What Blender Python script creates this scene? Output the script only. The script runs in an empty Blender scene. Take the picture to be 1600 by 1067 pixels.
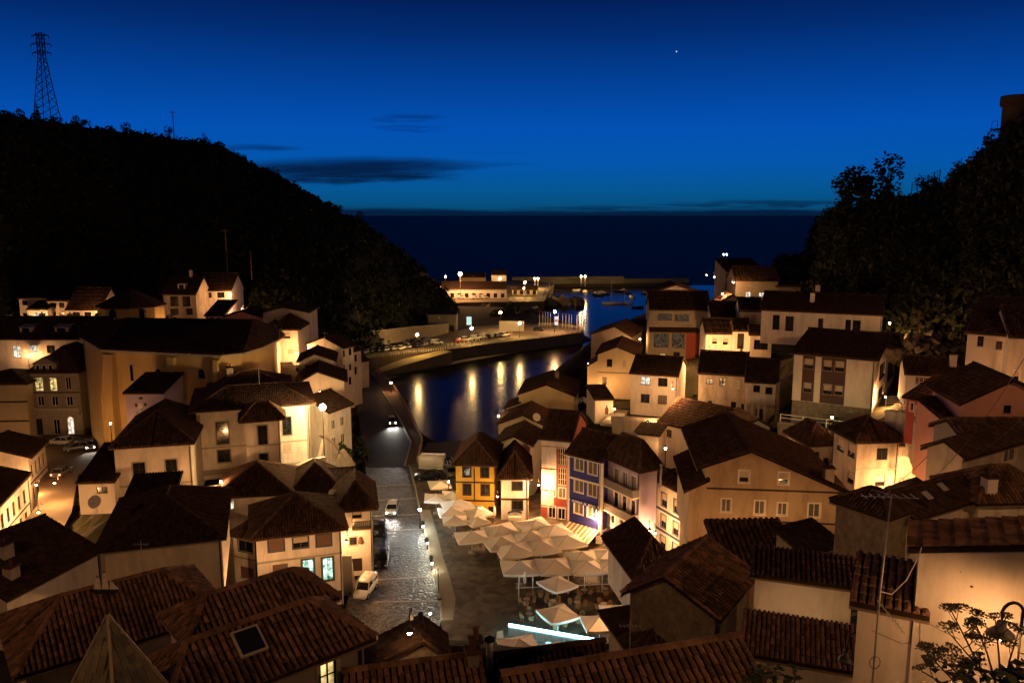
import bpy, bmesh, math, random
import numpy as np
from mathutils import Vector, Matrix
from mathutils.geometry import tessellate_polygon
random.seed(7)
R = math.radians
V = Vector
sc = bpy.context.scene
COL = sc.collection

# ---------------------------------------------------------------- camera
CAMZ = 42.0
FP = 1250.0                       # focal length in pixels of the 1600 wide photograph
PITCH = math.atan(198.5 / FP)
SP, CP = math.sin(PITCH), math.cos(PITCH)
cam_data = bpy.data.cameras.new('camera')
cam_data.sensor_width = 36
cam_data.lens = 36 * FP / 1600
cam_data.clip_start = 0.2
cam_data.clip_end = 30000
cam = bpy.data.objects.new('camera', cam_data)
COL.objects.link(cam)
cam.location = (0, 0, CAMZ)
cam.rotation_euler = (math.pi / 2 - PITCH, 0, 0)
sc.camera = cam

EXPO = 2.1                        # a long night exposure
SKY = 1 / 2 ** EXPO
# ---------------------------------------------------------------- world: clear sky long after sunset, glow to the north
world = bpy.data.worlds.new('World')
sc.world = world
world.use_nodes = True
wn, wl = world.node_tree.nodes, world.node_tree.links
wn.clear()


def wnode(t, **k):
    n = wn.new(t)
    for a, b in k.items():
        setattr(n, a, b)
    return n


def wmath(op, a, b=None, c=None, clamp=False):
    n = wn.new('ShaderNodeMath')
    n.operation = op
    n.use_clamp = clamp
    for i, x in enumerate((a, b, c)):
        if x is None:
            continue
        if isinstance(x, (int, float)):
            n.inputs[i].default_value = x
        else:
            wl.new(x, n.inputs[i])
    return n.outputs[0]


def wstep(x, lo, hi):
    n = wn.new('ShaderNodeMapRange')
    n.interpolation_type = 'SMOOTHSTEP'
    wl.new(x, n.inputs[0])
    n.inputs[1].default_value = lo
    n.inputs[2].default_value = hi
    return n.outputs[0]


tc = wnode('ShaderNodeTexCoord')
sep = wnode('ShaderNodeSeparateXYZ')
wl.new(tc.outputs['Generated'], sep.inputs[0])
sx, sy, sz = sep.outputs
ramp = wnode('ShaderNodeValToRGB')
wl.new(wmath('MULTIPLY', wmath('ABSOLUTE', sz), 1.6, clamp=True), ramp.inputs[0])
cr = ramp.color_ramp
stops = [(0.0, (.002, .055, .150)), (0.012, (.002, .072, .190)), (0.045, (.0015, .092, .285)), (0.095, (.001, .093, .415)), (0.16, (.0008, .081, .450)),
         (0.25, (.0006, .050, .300)), (0.33, (.0006, .025, .165)), (0.41, (.0008, .009, .075)), (0.55, (.0008, .006, .045)), (1.0, (.0008, .003, .022))]
while len(cr.elements) < len(stops):
    cr.elements.new(0.5)
for e, (p, c) in zip(cr.elements, stops):
    e.position = p
    e.color = (*c, 1)
az = wstep(sy, -0.9, 1.0)
azf = wmath('MULTIPLY', wmath('ADD', wmath('MULTIPLY', az, 0.75), 0.25), SKY)
# thin dark cloud streaks, laid out over azimuth and elevation
syc = wmath('MAXIMUM', sy, 0.05)
ax_ = wmath('DIVIDE', sx, syc)
el_ = wmath('DIVIDE', sz, syc)
comb = wnode('ShaderNodeCombineXYZ')
wl.new(wmath('MULTIPLY', ax_, 5.0), comb.inputs[0])
wl.new(wmath('MULTIPLY', el_, 62.0), comb.inputs[1])
ns = wnode('ShaderNodeTexNoise')
ns.inputs['Scale'].default_value = 1.0
ns.inputs['Detail'].default_value = 6
ns.inputs['Roughness'].default_value = 0.62
wl.new(comb.outputs[0], ns.inputs['Vector'])
nf = ns.outputs['Fac']


nbig = wnode('ShaderNodeTexNoise')
nbig.inputs['Scale'].default_value = .55
nbig.inputs['Detail'].default_value = 3
wl.new(comb.outputs[0], nbig.inputs['Vector'])
el2 = wmath('ADD', el_, wmath('MULTIPLY', wmath('SUBTRACT', nf, .5), .030))
ax2 = wmath('ADD', ax_, wmath('MULTIPLY', wmath('SUBTRACT', nbig.outputs['Fac'], .5), .30))


def cloud(cx, cy, rx, ry):
    dx = wmath('DIVIDE', wmath('SUBTRACT', ax2, cx), rx)
    dy = wmath('DIVIDE', wmath('SUBTRACT', el2, cy), ry)
    d = wmath('ADD', wmath('MULTIPLY', dx, dx), wmath('MULTIPLY', dy, dy))
    return wmath('SUBTRACT', 1.0, d, clamp=True)


m = wmath('MULTIPLY', cloud(-.19, .054, .21, .020), 1.15)
for c, k in (((-.30, .078, .09, .008), .8), ((-.11, .104, .08, .008), .55), ((-.05, .060, .12, .007), .5), ((-.12, .118, .06, .005), .5), ((.33, .012, .22, .007), .9), ((.08, .006, .16, .006), .8), ((-.02, .074, .07, .005), .4)):
    m = wmath('MAXIMUM', m, wmath('MULTIPLY', cloud(*c), k))
cover = wstep(wmath('ADD', wmath('MULTIPLY', nf, 1.05), wmath('MULTIPLY', m, 0.62)), 0.66, 1.22)
hz = wstep(wmath('ADD', el_, wmath('MULTIPLY', nf, -.016)), 0.001, -0.006)
cover = wmath('MULTIPLY', wmath('MAXIMUM', cover, wmath('MULTIPLY', hz, .97)), wstep(sy, .1, .4))
mixc = wnode('ShaderNodeMix', data_type='RGBA')
wl.new(wmath('MULTIPLY', cover, 0.90), mixc.inputs['Factor'])
wl.new(ramp.outputs[0], mixc.inputs[6])
mixc.inputs[7].default_value = (.0012, .006, .028, 1)
# one bright planet
dv = wnode('ShaderNodeVectorMath', operation='DOT_PRODUCT')
_px = V(((1057 - 800) / FP, CP + (533.5 - 81) / FP * SP, -SP + (533.5 - 81) / FP * CP)).normalized()
wl.new(tc.outputs['Generated'], dv.inputs[0])
dv.inputs[1].default_value = _px
star = wmath('MULTIPLY', wmath('GREATER_THAN', dv.outputs['Value'], math.cos(0.0007)), .8)
addm = wnode('ShaderNodeMix', data_type='RGBA', blend_type='ADD')
addm.inputs['Factor'].default_value = 1
wl.new(mixc.outputs[2], addm.inputs[6])
wl.new(star, addm.inputs[7])
bg = wnode('ShaderNodeBackground')
wl.new(addm.outputs[2], bg.inputs[0])
wl.new(azf, bg.inputs[1])
wo = wnode('ShaderNodeOutputWorld')
wl.new(bg.outputs[0], wo.inputs[0])

sc.view_settings.view_transform = 'Standard'
sc.view_settings.look = 'None'
sc.view_settings.exposure = EXPO
sc.view_settings.gamma = 1.0
cy = sc.cycles
cy.max_bounces = 5
cy.diffuse_bounces = 3
cy.glossy_bounces = 3
cy.transmission_bounces = 2
cy.sample_clamp_indirect = 2.0
cy.caustics_reflective = False
cy.caustics_refractive = False
cy.use_denoising = True
cy.use_light_tree = True


# ---------------------------------------------------------------- pixels to places
def ray(px, py):
    x, y = (px - 800) / FP, (533.5 - py) / FP
    return V((x, CP + y * SP, -SP + y * CP))


def at(px, py, Y):
    d = ray(px, py)
    return V((0, 0, CAMZ)) + d * (Y / d.y)


def atz(px, py, z):
    d = ray(px, py)
    return V((0, 0, CAMZ)) + d * ((z - CAMZ) / d.z)


def proj(p):
    d = p.y * CP + (CAMZ - p.z) * SP
    return 800 + FP * p.x / d, 533.5 - FP * (p.y * SP + (p.z - CAMZ) * CP) / d


def solve_w(P, u, px):
    k = (px - 800) / FP
    return (k * (P.y * CP + (CAMZ - P.z) * SP) - P.x) / (u.x - k * u.y * CP)


# ---------------------------------------------------------------- materials
MATS = {}


def mat(name, col, rough=.85, spec=.25, var=.22, scale=1.2, bump=0.0, bscale=20., streak=0., island=0., dirt=None, metal=0., dirt_amt=.5, dscale=.6):
    if name in MATS:
        return MATS[name]
    m = bpy.data.materials.new(name)
    m.use_nodes = True
    n, l = m.node_tree.nodes, m.node_tree.links
    b = n['Principled BSDF']
    b.inputs['Roughness'].default_value = rough
    b.inputs['Specular IOR Level'].default_value = spec
    b.inputs['Metallic'].default_value = metal
    geo = n.new('ShaderNodeNewGeometry')
    nz = n.new('ShaderNodeTexNoise')
    nz.inputs['Scale'].default_value = scale
    nz.inputs['Detail'].default_value = 5
    nz.inputs['Roughness'].default_value = .65
    mp = n.new('ShaderNodeMapping')
    l.new(geo.outputs['Position'], mp.inputs[0])
    if streak:
        mp.inputs['Scale'].default_value = (1, 1, streak)
    l.new(mp.outputs[0], nz.inputs['Vector'])
    mr = n.new('ShaderNodeMapRange')
    mr.inputs[1].default_value = .25
    mr.inputs[2].default_value = .75
    mr.inputs[3].default_value = 1 - var
    mr.inputs[4].default_value = 1 + var * .6
    l.new(nz.outputs['Fac'], mr.inputs[0])
    fac = mr.outputs[0]
    if island:
        oi = n.new('ShaderNodeObjectInfo')
        ad = n.new('ShaderNodeMath')
        ad.operation = 'ADD'
        l.new(geo.outputs['Random Per Island'], ad.inputs[0])
        l.new(oi.outputs['Random'], ad.inputs[1])
        fr = n.new('ShaderNodeMath')
        fr.operation = 'FRACT'
        l.new(ad.outputs[0], fr.inputs[0])
        m2 = n.new('ShaderNodeMapRange')
        m2.inputs[3].default_value = 1 - island
        m2.inputs[4].default_value = 1 + island
        l.new(fr.outputs[0], m2.inputs[0])
        mu = n.new('ShaderNodeMath')
        mu.operation = 'MULTIPLY'
        l.new(fac, mu.inputs[0])
        l.new(m2.outputs[0], mu.inputs[1])
        fac = mu.outputs[0]
    mx = n.new('ShaderNodeMix')
    mx.data_type = 'RGBA'
    mx.blend_type = 'MULTIPLY'
    mx.inputs['Factor'].default_value = 1
    mx.inputs[6].default_value = (*col, 1)
    l.new(fac, mx.inputs[7])
    out = mx.outputs[2]
    if dirt:
        dz = n.new('ShaderNodeTexNoise')
        dz.inputs['Scale'].default_value = dscale
        dz.inputs['Detail'].default_value = 7
        dz.inputs['Roughness'].default_value = .7
        mp2 = n.new('ShaderNodeMapping')
        mp2.inputs['Scale'].default_value = (1, 1, .28)
        mp2.inputs['Location'].default_value = (3.3, 7.1, 1.7)
        l.new(geo.outputs['Position'], mp2.inputs[0])
        l.new(mp2.outputs[0], dz.inputs['Vector'])
        dr = n.new('ShaderNodeMapRange')
        dr.inputs[1].default_value = .46
        dr.inputs[2].default_value = .70
        dr.inputs[4].default_value = dirt_amt
        l.new(dz.outputs['Fac'], dr.inputs[0])
        m3 = n.new('ShaderNodeMix')
        m3.data_type = 'RGBA'
        l.new(dr.outputs[0], m3.inputs['Factor'])
        l.new(out, m3.inputs[6])
        m3.inputs[7].default_value = (*dirt, 1)
        out = m3.outputs[2]
    l.new(out, b.inputs['Base Color'])
    if bump:
        bz = n.new('ShaderNodeTexNoise')
        bz.inputs['Scale'].default_value = bscale
        bz.inputs['Detail'].default_value = 4
        l.new(geo.outputs['Position'], bz.inputs['Vector'])
        bp = n.new('ShaderNodeBump')
        bp.inputs['Strength'].default_value = 1.0
        bp.inputs['Distance'].default_value = bump
        l.new(bz.outputs['Fac'], bp.inputs['Height'])
        l.new(bp.outputs[0], b.inputs['Normal'])
    MATS[name] = m
    return m


def emis(name, col, strength, sample=False):
    if name in MATS:
        return MATS[name]
    m = bpy.data.materials.new(name)
    m.use_nodes = True
    n, l = m.node_tree.nodes, m.node_tree.links
    n.clear()
    e = n.new('ShaderNodeEmission')
    e.inputs[0].default_value = (*col, 1)
    e.inputs[1].default_value = strength
    o = n.new('ShaderNodeOutputMaterial')
    l.new(e.outputs[0], o.inputs[0])
    m.cycles.emission_sampling = 'AUTO' if sample else 'NONE'
    MATS[name] = m
    return m


def litpane(name, col, strength):
    """a lit room behind glass: uneven emission"""
    m = emis(name, col, strength)
    n, l = m.node_tree.nodes, m.node_tree.links
    if len(n) > 2:
        return m
    e = [x for x in n if x.type == 'EMISSION'][0]
    geo = n.new('ShaderNodeNewGeometry')
    nz = n.new('ShaderNodeTexNoise')
    nz.inputs['Scale'].default_value = 2.2
    nz.inputs['Detail'].default_value = 3
    l.new(geo.outputs['Position'], nz.inputs['Vector'])
    mr = n.new('ShaderNodeMapRange')
    mr.inputs[1].default_value = .35
    mr.inputs[2].default_value = .68
    mr.inputs[3].default_value = .12 * strength
    mr.inputs[4].default_value = 1.3 * strength
    l.new(nz.outputs['Fac'], mr.inputs[0])
    l.new(mr.outputs[0], e.inputs[1])
    return m


WALL = {
    'white': mat('white_plaster', (.62, .56, .49), .9, .2, .10, .9, .004, 14, .4, dirt=(.26, .21, .165), dirt_amt=.55, dscale=.8),
    'white2': mat('off_white_plaster', (.54, .47, .40), .9, .2, .14, .7, .005, 12, .4, dirt=(.22, .18, .145), dirt_amt=.55),
    'old': mat('weathered_plaster', (.42, .35, .28), .92, .15, .25, .8, .008, 10, .5, dirt=(.14, .115, .09), dirt_amt=.75, dscale=.9),
    'flake': mat('flaking_limewash', (.55, .49, .42), .92, .15, .2, 1.2, .012, 9, .5, dirt=(.20, .17, .13), dirt_amt=.9, dscale=1.6),
    'cream': mat('cream_plaster', (.56, .45, .28), .9, .2, .10, .8, .004, 14, .4, dirt=(.33, .26, .17), dirt_amt=.3),
    'ochre': mat('ochre_plaster', (.40, .29, .185), .9, .2, .16, .55, .005, 12, .35, dirt=(.19, .13, .085), dirt_amt=.75, dscale=.8),
    'church': mat('church_ochre', (.42, .29, .12), .9, .2, .14, .5, .005, 12, .35, dirt=(.26, .18, .09), dirt_amt=.4),
    'yellow': mat('yellow_paint', (.62, .39, .055), .85, .25, .10, .8, .003, 14, .4, dirt=(.42, .25, .05), dirt_amt=.3),
    'blue': mat('ultramarine_paint', (.020, .022, .155), .8, .3, .12, .8, .003, 14, .4),
    'purple': mat('lilac_paint', (.36, .30, .42), .88, .2, .10, .8, .003, 14, .4, dirt=(.24, .19, .26), dirt_amt=.3),
    'red': mat('red_brown_paint', (.24, .055, .035), .85, .25, .14, .9, .003, 14, .4),
    'pink': mat('salmon_paint', (.56, .29, .22), .9, .2, .10, .6, .003, 14, .4, dirt=(.40, .21, .16), dirt_amt=.3),
    'rose': mat('rose_red_paint', (.42, .10, .085), .88, .2, .12, .8),
    'stone': mat('rubble_stone', (.19, .155, .115), .95, .15, .45, 2.2, .05, 3.5, 0, dirt=(.08, .065, .05), dirt_amt=.7, dscale=2.5),
    'greystone': mat('dressed_grey_stone', (.24, .21, .165), .92, .2, .22, 1.1, .01, 8, 0, dirt=(.13, .11, .09), dirt_amt=.5),
    'grey': mat('grey_render', (.17, .155, .15), .92, .2, .14, .8, .006, 10, .4),
    'panel': mat('brown_panel', (.055, .026, .020), .7, .3, .15, .8),
}
M_TILE = mat('roof_tile_terracotta', (.082, .044, .030), .92, .12, .35, 2.0, 0, 20, 0, island=.42, dirt=(.045, .034, .022), dirt_amt=.55, dscale=1.1)
M_TILE2 = mat('roof_tile_old_orange', (.165, .090, .056), .92, .12, .4, 3.0, .004, 30, 0, island=.45, dirt=(.055, .042, .026), dirt_amt=.7, dscale=1.6)
M_TILE3 = mat('roof_tile_dark_brown', (.052, .029, .021), .93, .10, .35, 2.0, 0, 20, 0, island=.4)
M_ROOF = mat('roof_bed_dark', (.026, .016, .012), .95, .1, .3, 2)
M_EAVE = mat('eave_timber', (.17, .115, .08), .85, .2, .2, 2)
M_SLATE = mat('mossy_slate', (.085, .068, .024), .55, .35, .35, 4, .002, 40, 0, island=.4)
M_LEAD = mat('pale_lead_strip', (.28, .23, .15), .6, .4, .2, 3)
M_DARKW = mat('dark_wood', (.022, .014, .010), .6, .3, .2, 3)
M_WHITEW = mat('white_wood', (.62, .57, .50), .6, .3, .1, 3)
M_BLUEW = mat('blue_wood', (.035, .045, .10), .6, .3, .1, 3)
M_GREENW = mat('green_wood', (.06, .09, .07), .6, .3, .1, 3)
M_BROWNW = mat('brown_wood', (.12, .065, .035), .65, .3, .2, 3)
M_GLASS = mat('window_glass', (.012, .012, .013), .12, .5, .1, 1)
M_CURT = mat('net_curtain', (.13, .11, .085), .9, .1, .25, 5, 0, 20, 0)
M_BLIND = mat('roller_blind', (.44, .36, .28), .8, .2, .1, 4)
M_BLINDB = mat('brown_blind', (.15, .09, .065), .8, .2, .1, 4)
M_TRIM = mat('grey_stone_trim', (.30, .26, .215), .9, .2, .15, 2)
M_BAND = mat('dark_band', (.045, .032, .026), .85, .2, .2, 2)
M_IRON = mat('black_iron', (.014, .012, .011), .5, .4, .1, 3)
M_STEEL = mat('galvanised_steel', (.32, .31, .30), .45, .4, .1, 3, metal=.6)
M_POST = mat('white_painted_steel', (.60, .56, .50), .5, .4, .08, 3)
M_CONC = mat('pale_concrete', (.34, .30, .25), .92, .2, .2, .5, .01, 6, 0, dirt=(.17, .15, .12), dirt_amt=.5)
def cobble(m, sc_, dist):
    n, l = m.node_tree.nodes, m.node_tree.links
    b = n['Principled BSDF']
    g = n.new('ShaderNodeNewGeometry')
    vo = n.new('ShaderNodeTexVoronoi')
    vo.inputs['Scale'].default_value = sc_
    l.new(g.outputs['Position'], vo.inputs['Vector'])
    old = b.inputs['Base Color'].links[0].from_socket
    sp_ = n.new('ShaderNodeSeparateColor')
    l.new(vo.outputs['Color'], sp_.inputs[0])
    mr = n.new('ShaderNodeMapRange')
    mr.inputs[3].default_value = .45
    mr.inputs[4].default_value = 1.45
    l.new(sp_.outputs[0], mr.inputs[0])
    mx = n.new('ShaderNodeMix')
    mx.data_type = 'RGBA'
    mx.blend_type = 'MULTIPLY'
    mx.inputs['Factor'].default_value = 1
    l.new(old, mx.inputs[6])
    l.new(mr.outputs[0], mx.inputs[7])
    l.new(mx.outputs[2], b.inputs['Base Color'])
    bp = n.new('ShaderNodeBump')
    bp.invert = True
    bp.inputs['Distance'].default_value = dist
    l.new(vo.outputs['Distance'], bp.inputs['Height'])
    l.new(bp.outputs[0], b.inputs['Normal'])


M_ASPH = mat('dark_asphalt', (.050, .047, .046), .72, .35, .25, .6, .01, 14)
M_COBB = mat('worn_cobbles', (.095, .090, .088), .48, .5, .35, 1.6, .045, 5.0)
cobble(M_COBB, 3.2, .10)
M_PLAZA = mat('plaza_flagstones', (.095, .072, .050), .62, .4, .25, .45, .010, 3.0, dirt=(.07, .058, .046), dirt_amt=.5, dscale=.3)
cobble(M_PLAZA, 1.1, .01)
M_KERB = mat('granite_kerb', (.36, .34, .30), .8, .3, .15, 1.5)
M_WALK = mat('pale_paving', (.26, .23, .17), .8, .3, .18, .8, .01, 6)
M_EARTH = mat('dark_earth_and_scrub', (.045, .040, .022), .95, .1, .5, .35, .08, 1.5)
M_HILL = mat('hillside_scrub', (.026, .026, .012), .97, .08, .5, .08, .2, .6)
M_SAND = mat('wet_sand', (.11, .075, .042), .75, .3, .25, .25)
M_CANV = mat('cream_canvas', (.72, .68, .64), .9, .15, .10, .7, 0, 20, 0)
M_WICK = mat('wicker', (.26, .16, .075), .75, .25, .3, 12)
M_TTOP = mat('pale_table_top', (.48, .38, .32), .5, .4, .1, 4)
M_PLANK = mat('varnished_plank', (.16, .085, .035), .6, .3, .25, 4, island=.3)
M_LEAF = mat('dark_foliage', (.024, .030, .010), .8, .2, .5, .9, island=.5)
M_LEAF2 = mat('bush_foliage', (.040, .043, .015), .8, .2, .5, .9, island=.5)
M_BARK = mat('bark', (.06, .045, .032), .95, .1, .3, 3)
M_RUB = mat('tyre_rubber', (.012, .012, .012), .9, .2, .1, 3)
WARM = (1.0, .47, .17)
M_BULB = emis('warm_bulb', (1.0, .62, .28), 40)
M_BULBW = emis('cool_bulb', (.72, .95, 1.0), 60)
M_BULBY = emis('yellow_bulb', (1.0, .80, .42), 60)


# ---------------------------------------------------------------- mesh helpers
class MB:
    def __init__(s):
        s.v, s.f = [], []

    def poly(s, pts):
        i = len(s.v)
        s.v += [tuple(p) for p in pts]
        s.f.append(tuple(range(i, i + len(pts))))
        return s

    def box(s, x0, x1, y0, y1, z0, z1, M=None):
        c = [(x0, y0, z0), (x1, y0, z0), (x1, y1, z0), (x0, y1, z0), (x0, y0, z1), (x1, y0, z1), (x1, y1, z1), (x0, y1, z1)]
        if M is not None:
            c = [tuple(M @ V(p)) for p in c]
        i = len(s.v)
        s.v += c
        s.f += [tuple(i + k for k in q) for q in ((3, 2, 1, 0), (4, 5, 6, 7), (0, 1, 5, 4), (1, 2, 6, 5), (2, 3, 7, 6), (3, 0, 4, 7))]
        return s

    def bar(s, p, q, w, h=None, up=V((0, 0, 1))):
        p, q = V(p), V(q)
        h = h or w
        d = (q - p).normalized()
        a = d.cross(up)
        if a.length < 1e-4:
            a = d.cross(V((1, 0, 0)))
        a.normalize()
        b = a.cross(d)
        i = len(s.v)
        for o in (p, q):
            for x, y in ((-1, -1), (1, -1), (1, 1), (-1, 1)):
                s.v.append(tuple(o + a * x * w / 2 + b * y * h / 2))
        s.f += [tuple(i + k for k in f) for f in ((0, 1, 2, 3), (7, 6, 5, 4), (0, 4, 5, 1), (1, 5, 6, 2), (2, 6, 7, 3), (3, 7, 4, 0))]
        return s

    def tube(s, pts, rad, n=6, cap=True):
        pts = [V(p) for p in pts]
        if isinstance(rad, (int, float)):
            rad = [rad] * len(pts)
        i0 = len(s.v)
        for k, p in enumerate(pts):
            d = (pts[min(k + 1, len(pts) - 1)] - pts[max(k - 1, 0)]).normalized()
            a = d.cross(V((0, 0, 1)))
            if a.length < 1e-3:
                a = V((1, 0, 0))
            a.normalize()
            b = d.cross(a)
            for j in range(n):
                t = 2 * math.pi * j / n
                s.v.append(tuple(p + (a * math.cos(t) + b * math.sin(t)) * rad[k]))
        for k in range(len(pts) - 1):
            for j in range(n):
                s.f.append((i0 + k * n + j, i0 + k * n + (j + 1) % n, i0 + (k + 1) * n + (j + 1) % n, i0 + (k + 1) * n + j))
        if cap:
            s.f.append(tuple(i0 + j for j in range(n))[::-1])
            s.f.append(tuple(i0 + (len(pts) - 1) * n + j for j in range(n)))
        return s

    def lathe(s, prof, n=10, c=(0, 0, 0)):
        i0 = len(s.v)
        for r, z in prof:
            for j in range(n):
                t = 2 * math.pi * j / n
                s.v.append((c[0] + r * math.cos(t), c[1] + r * math.sin(t), c[2] + z))
        for k in range(len(prof) - 1):
            for j in range(n):
                s.f.append((i0 + k * n + j, i0 + k * n + (j + 1) % n, i0 + (k + 1) * n + (j + 1) % n, i0 + (k + 1) * n + j))
        s.f.append(tuple(i0 + j for j in range(n))[::-1])
        s.f.append(tuple(i0 + (len(prof) - 1) * n + j for j in range(n)))
        return s

    def ball(s, c, r, n=8, m=5):
        return s.lathe([(max(.001, r * math.sin(math.pi * k / m)), -r * math.cos(math.pi * k / m)) for k in range(m + 1)], n, c)

    def mesh(s, name, m, smooth=False):
        me = bpy.data.meshes.new(name)
        me.from_pydata(s.v, [], s.f)
        me.materials.append(m)
        if smooth:
            me.polygons.foreach_set('use_smooth', [True] * len(me.polygons))
        me.update()
        return me

    def build(s, name, m, parent=None, smooth=False, kind=None):
        return link(name, s.mesh(name, m, smooth), parent, kind)


def link(name, me, parent=None, kind=None):
    o = bpy.data.objects.new(name, me)
    COL.objects.link(o)
    if parent is not None:
        o.parent = parent
    if kind:
        o['kind'] = kind
    return o


def tag(o, label, cat, group=None):
    o['label'] = label
    o['category'] = cat
    if group:
        o['group'] = group
    return o


def thing(name, label, cat, loc=(0, 0, 0), rotz=0, group=None):
    o = bpy.data.objects.new(name, None)
    COL.objects.link(o)
    o.location = loc
    o.rotation_euler = (0, 0, rotz)
    o.empty_display_size = .3
    return tag(o, label, cat, group)


def structure(name, mb, m):
    o = mb.build(name, m)
    o['kind'] = 'structure'
    return o


def copy_tree(root, loc=None, rotz=None, label=None, group=None):
    def cp(o, parent):
        c = o.copy()
        COL.objects.link(c)
        c.parent = parent
        for ch in o.children:
            cp(ch, c)
        return c
    r = cp(root, None)
    if loc is not None:
        r.location = loc
    if rotz is not None:
        r.rotation_euler = (0, 0, rotz)
    if label:
        r['label'] = label
    if group:
        r['group'] = group
    return r


def lightobj(name, loc, power, col=WARM, radius=.2, parent=None, spot=None):
    ld = bpy.data.lights.new(name, 'SPOT' if spot else 'POINT')
    ld.energy = power
    ld.color = col
    ld.shadow_soft_size = radius
    if spot:
        ld.spot_size = spot
        ld.spot_blend = .6
    o = bpy.data.objects.new(name, ld)
    COL.objects.link(o)
    o.location = loc
    if parent is not None:
        o.parent = parent
    return o

# ---------------------------------------------------------------- roofs and houses
HOUSES = []
TER = []                               # places where the ground height is known


def tile_rows(poly, pitch, length):
    """yield (origin, e, s, n, length) for every barrel tile of a sloping roof plane; poly[0]->poly[1] is the eave"""
    p0, p1 = V(poly[0]), V(poly[1])
    e = (p1 - p0).normalized()
    n = None
    for k in range(2, len(poly)):
        n = (p1 - p0).cross(V(poly[k]) - p0)
        if n.length > 1e-5:
            break
    n.normalize()
    if n.z < 0:
        n = -n
    s = n.cross(e)
    if s.z < 0:
        s = -s
    q = [((V(p) - p0).dot(e), (V(p) - p0).dot(s)) for p in poly]
    c0, c1 = min(a for a, b in q), max(a for a, b in q)
    k = max(1, int((c1 - c0) / pitch))
    st = (c1 - c0) / k
    for i in range(k):
        c = c0 + (i + .5) * st
        hits = []
        for (a, b), (a2, b2) in zip(q, q[1:] + q[:1]):
            if (a - c) * (a2 - c) < 0:
                hits.append(b + (b2 - b) * (c - a) / (a2 - a))
        if len(hits) < 2:
            continue
        lo, hi = min(hits), max(hits)
        if hi - lo < .12:
            continue
        m = max(1, round((hi - lo) / length))
        dl = (hi - lo) / m
        for j in range(m):
            yield p0 + e * c + s * (lo + j * dl), e, s, n, dl, st


def tile_geo(mb, o, e, s, n, dl, st, seg=4, jit=.0):
    i = len(mb.v)
    r0, r1 = st * .43, st * .35
    jx = random.uniform(-jit, jit)
    jz = random.uniform(0, jit)
    for d, r, up in ((-.03, r0, .045 + jz), (dl + .03, r1, .008)):
        for k in range(seg + 1):
            t = math.pi * k / seg
            mb.v.append(tuple(o + e * (r * math.cos(t) + jx) + s * d + n * (up + r * 1.0 * math.sin(t))))
    for k in range(seg):
        mb.f.append((i + k, i + k + 1, i + seg + 2 + k, i + seg + 1 + k))
    mb.f.append(tuple(i + k for k in range(seg, -1, -1)))


def ridge_caps(mb, p, q, r=.16, L=.45):
    p, q = V(p), V(q)
    d = q - p
    if d.length < .2:
        return
    m = max(1, int(d.length / L))
    d.normalize()
    a = d.cross(V((0, 0, 1))).normalized()
    b = a.cross(d)
    l = (q - p).length / m
    for j in range(m):
        i = len(mb.v)
        for t0, rr in ((j * l - .02, r * 1.08), ((j + 1) * l + .03, r * .95)):
            for k in range(5):
                t = math.pi * k / 4
                mb.v.append(tuple(p + d * t0 + a * rr * math.cos(t) + b * (rr * math.sin(t) * .9 + .02)))
        for k in range(4):
            mb.f.append((i + k, i + k + 1, i + 6 + k, i + 5 + k))


def solid_plane(mb, poly, th):
    """a thin slab under a roof plane"""
    t = [V(p) for p in poly]
    b = [p - V((0, 0, th)) for p in t]
    mb.poly(t)
    mb.poly(b[::-1])
    for k in range(len(t)):
        j = (k + 1) % len(t)
        mb.poly([b[k], b[j], t[j], t[k]])


def face_mesh(mb, pts2, holes, to3, depth=.14, inward=None):
    """wall face with real openings; pts2 outline in (u,z), holes as (u0,z0,u1,z1)"""
    loops = [[V((a, b, 0)) for a, b in pts2]]
    for (a, b, c, d) in holes:
        loops.append([V((a, b, 0)), V((a, d, 0)), V((c, d, 0)), V((c, b, 0))])
    flat = [p for lp in loops for p in lp]
    base = len(mb.v)
    mb.v += [tuple(to3(p.x, p.y, 0)) for p in flat]
    for t in tessellate_polygon(loops):
        mb.f.append(tuple(base + k for k in t))
    for (a, b, c, d) in holes:
        o = [to3(a, b, 0), to3(c, b, 0), to3(c, d, 0), to3(a, d, 0)]
        n = [to3(a, b, depth), to3(c, b, depth), to3(c, d, depth), to3(a, d, depth)]
        for k in range(4):
            j = (k + 1) % 4
            mb.poly([o[k], o[j], n[j], n[k]])


LIT = {
    'lw': lambda: litpane('lit_room_white', (1.0, .86, .66), .3),
    'ly': lambda: litpane('lit_room_yellow', (1.0, .72, .26), .25),
    'lo': lambda: litpane('lit_room_orange', (1.0, .58, .24), .2),
    'lg': lambda: litpane('lit_shop_green', (.62, 1.0, .78), .4),
    'ld': lambda: litpane('dim_lit_room', (1.0, .75, .42), .016),
}
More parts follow.
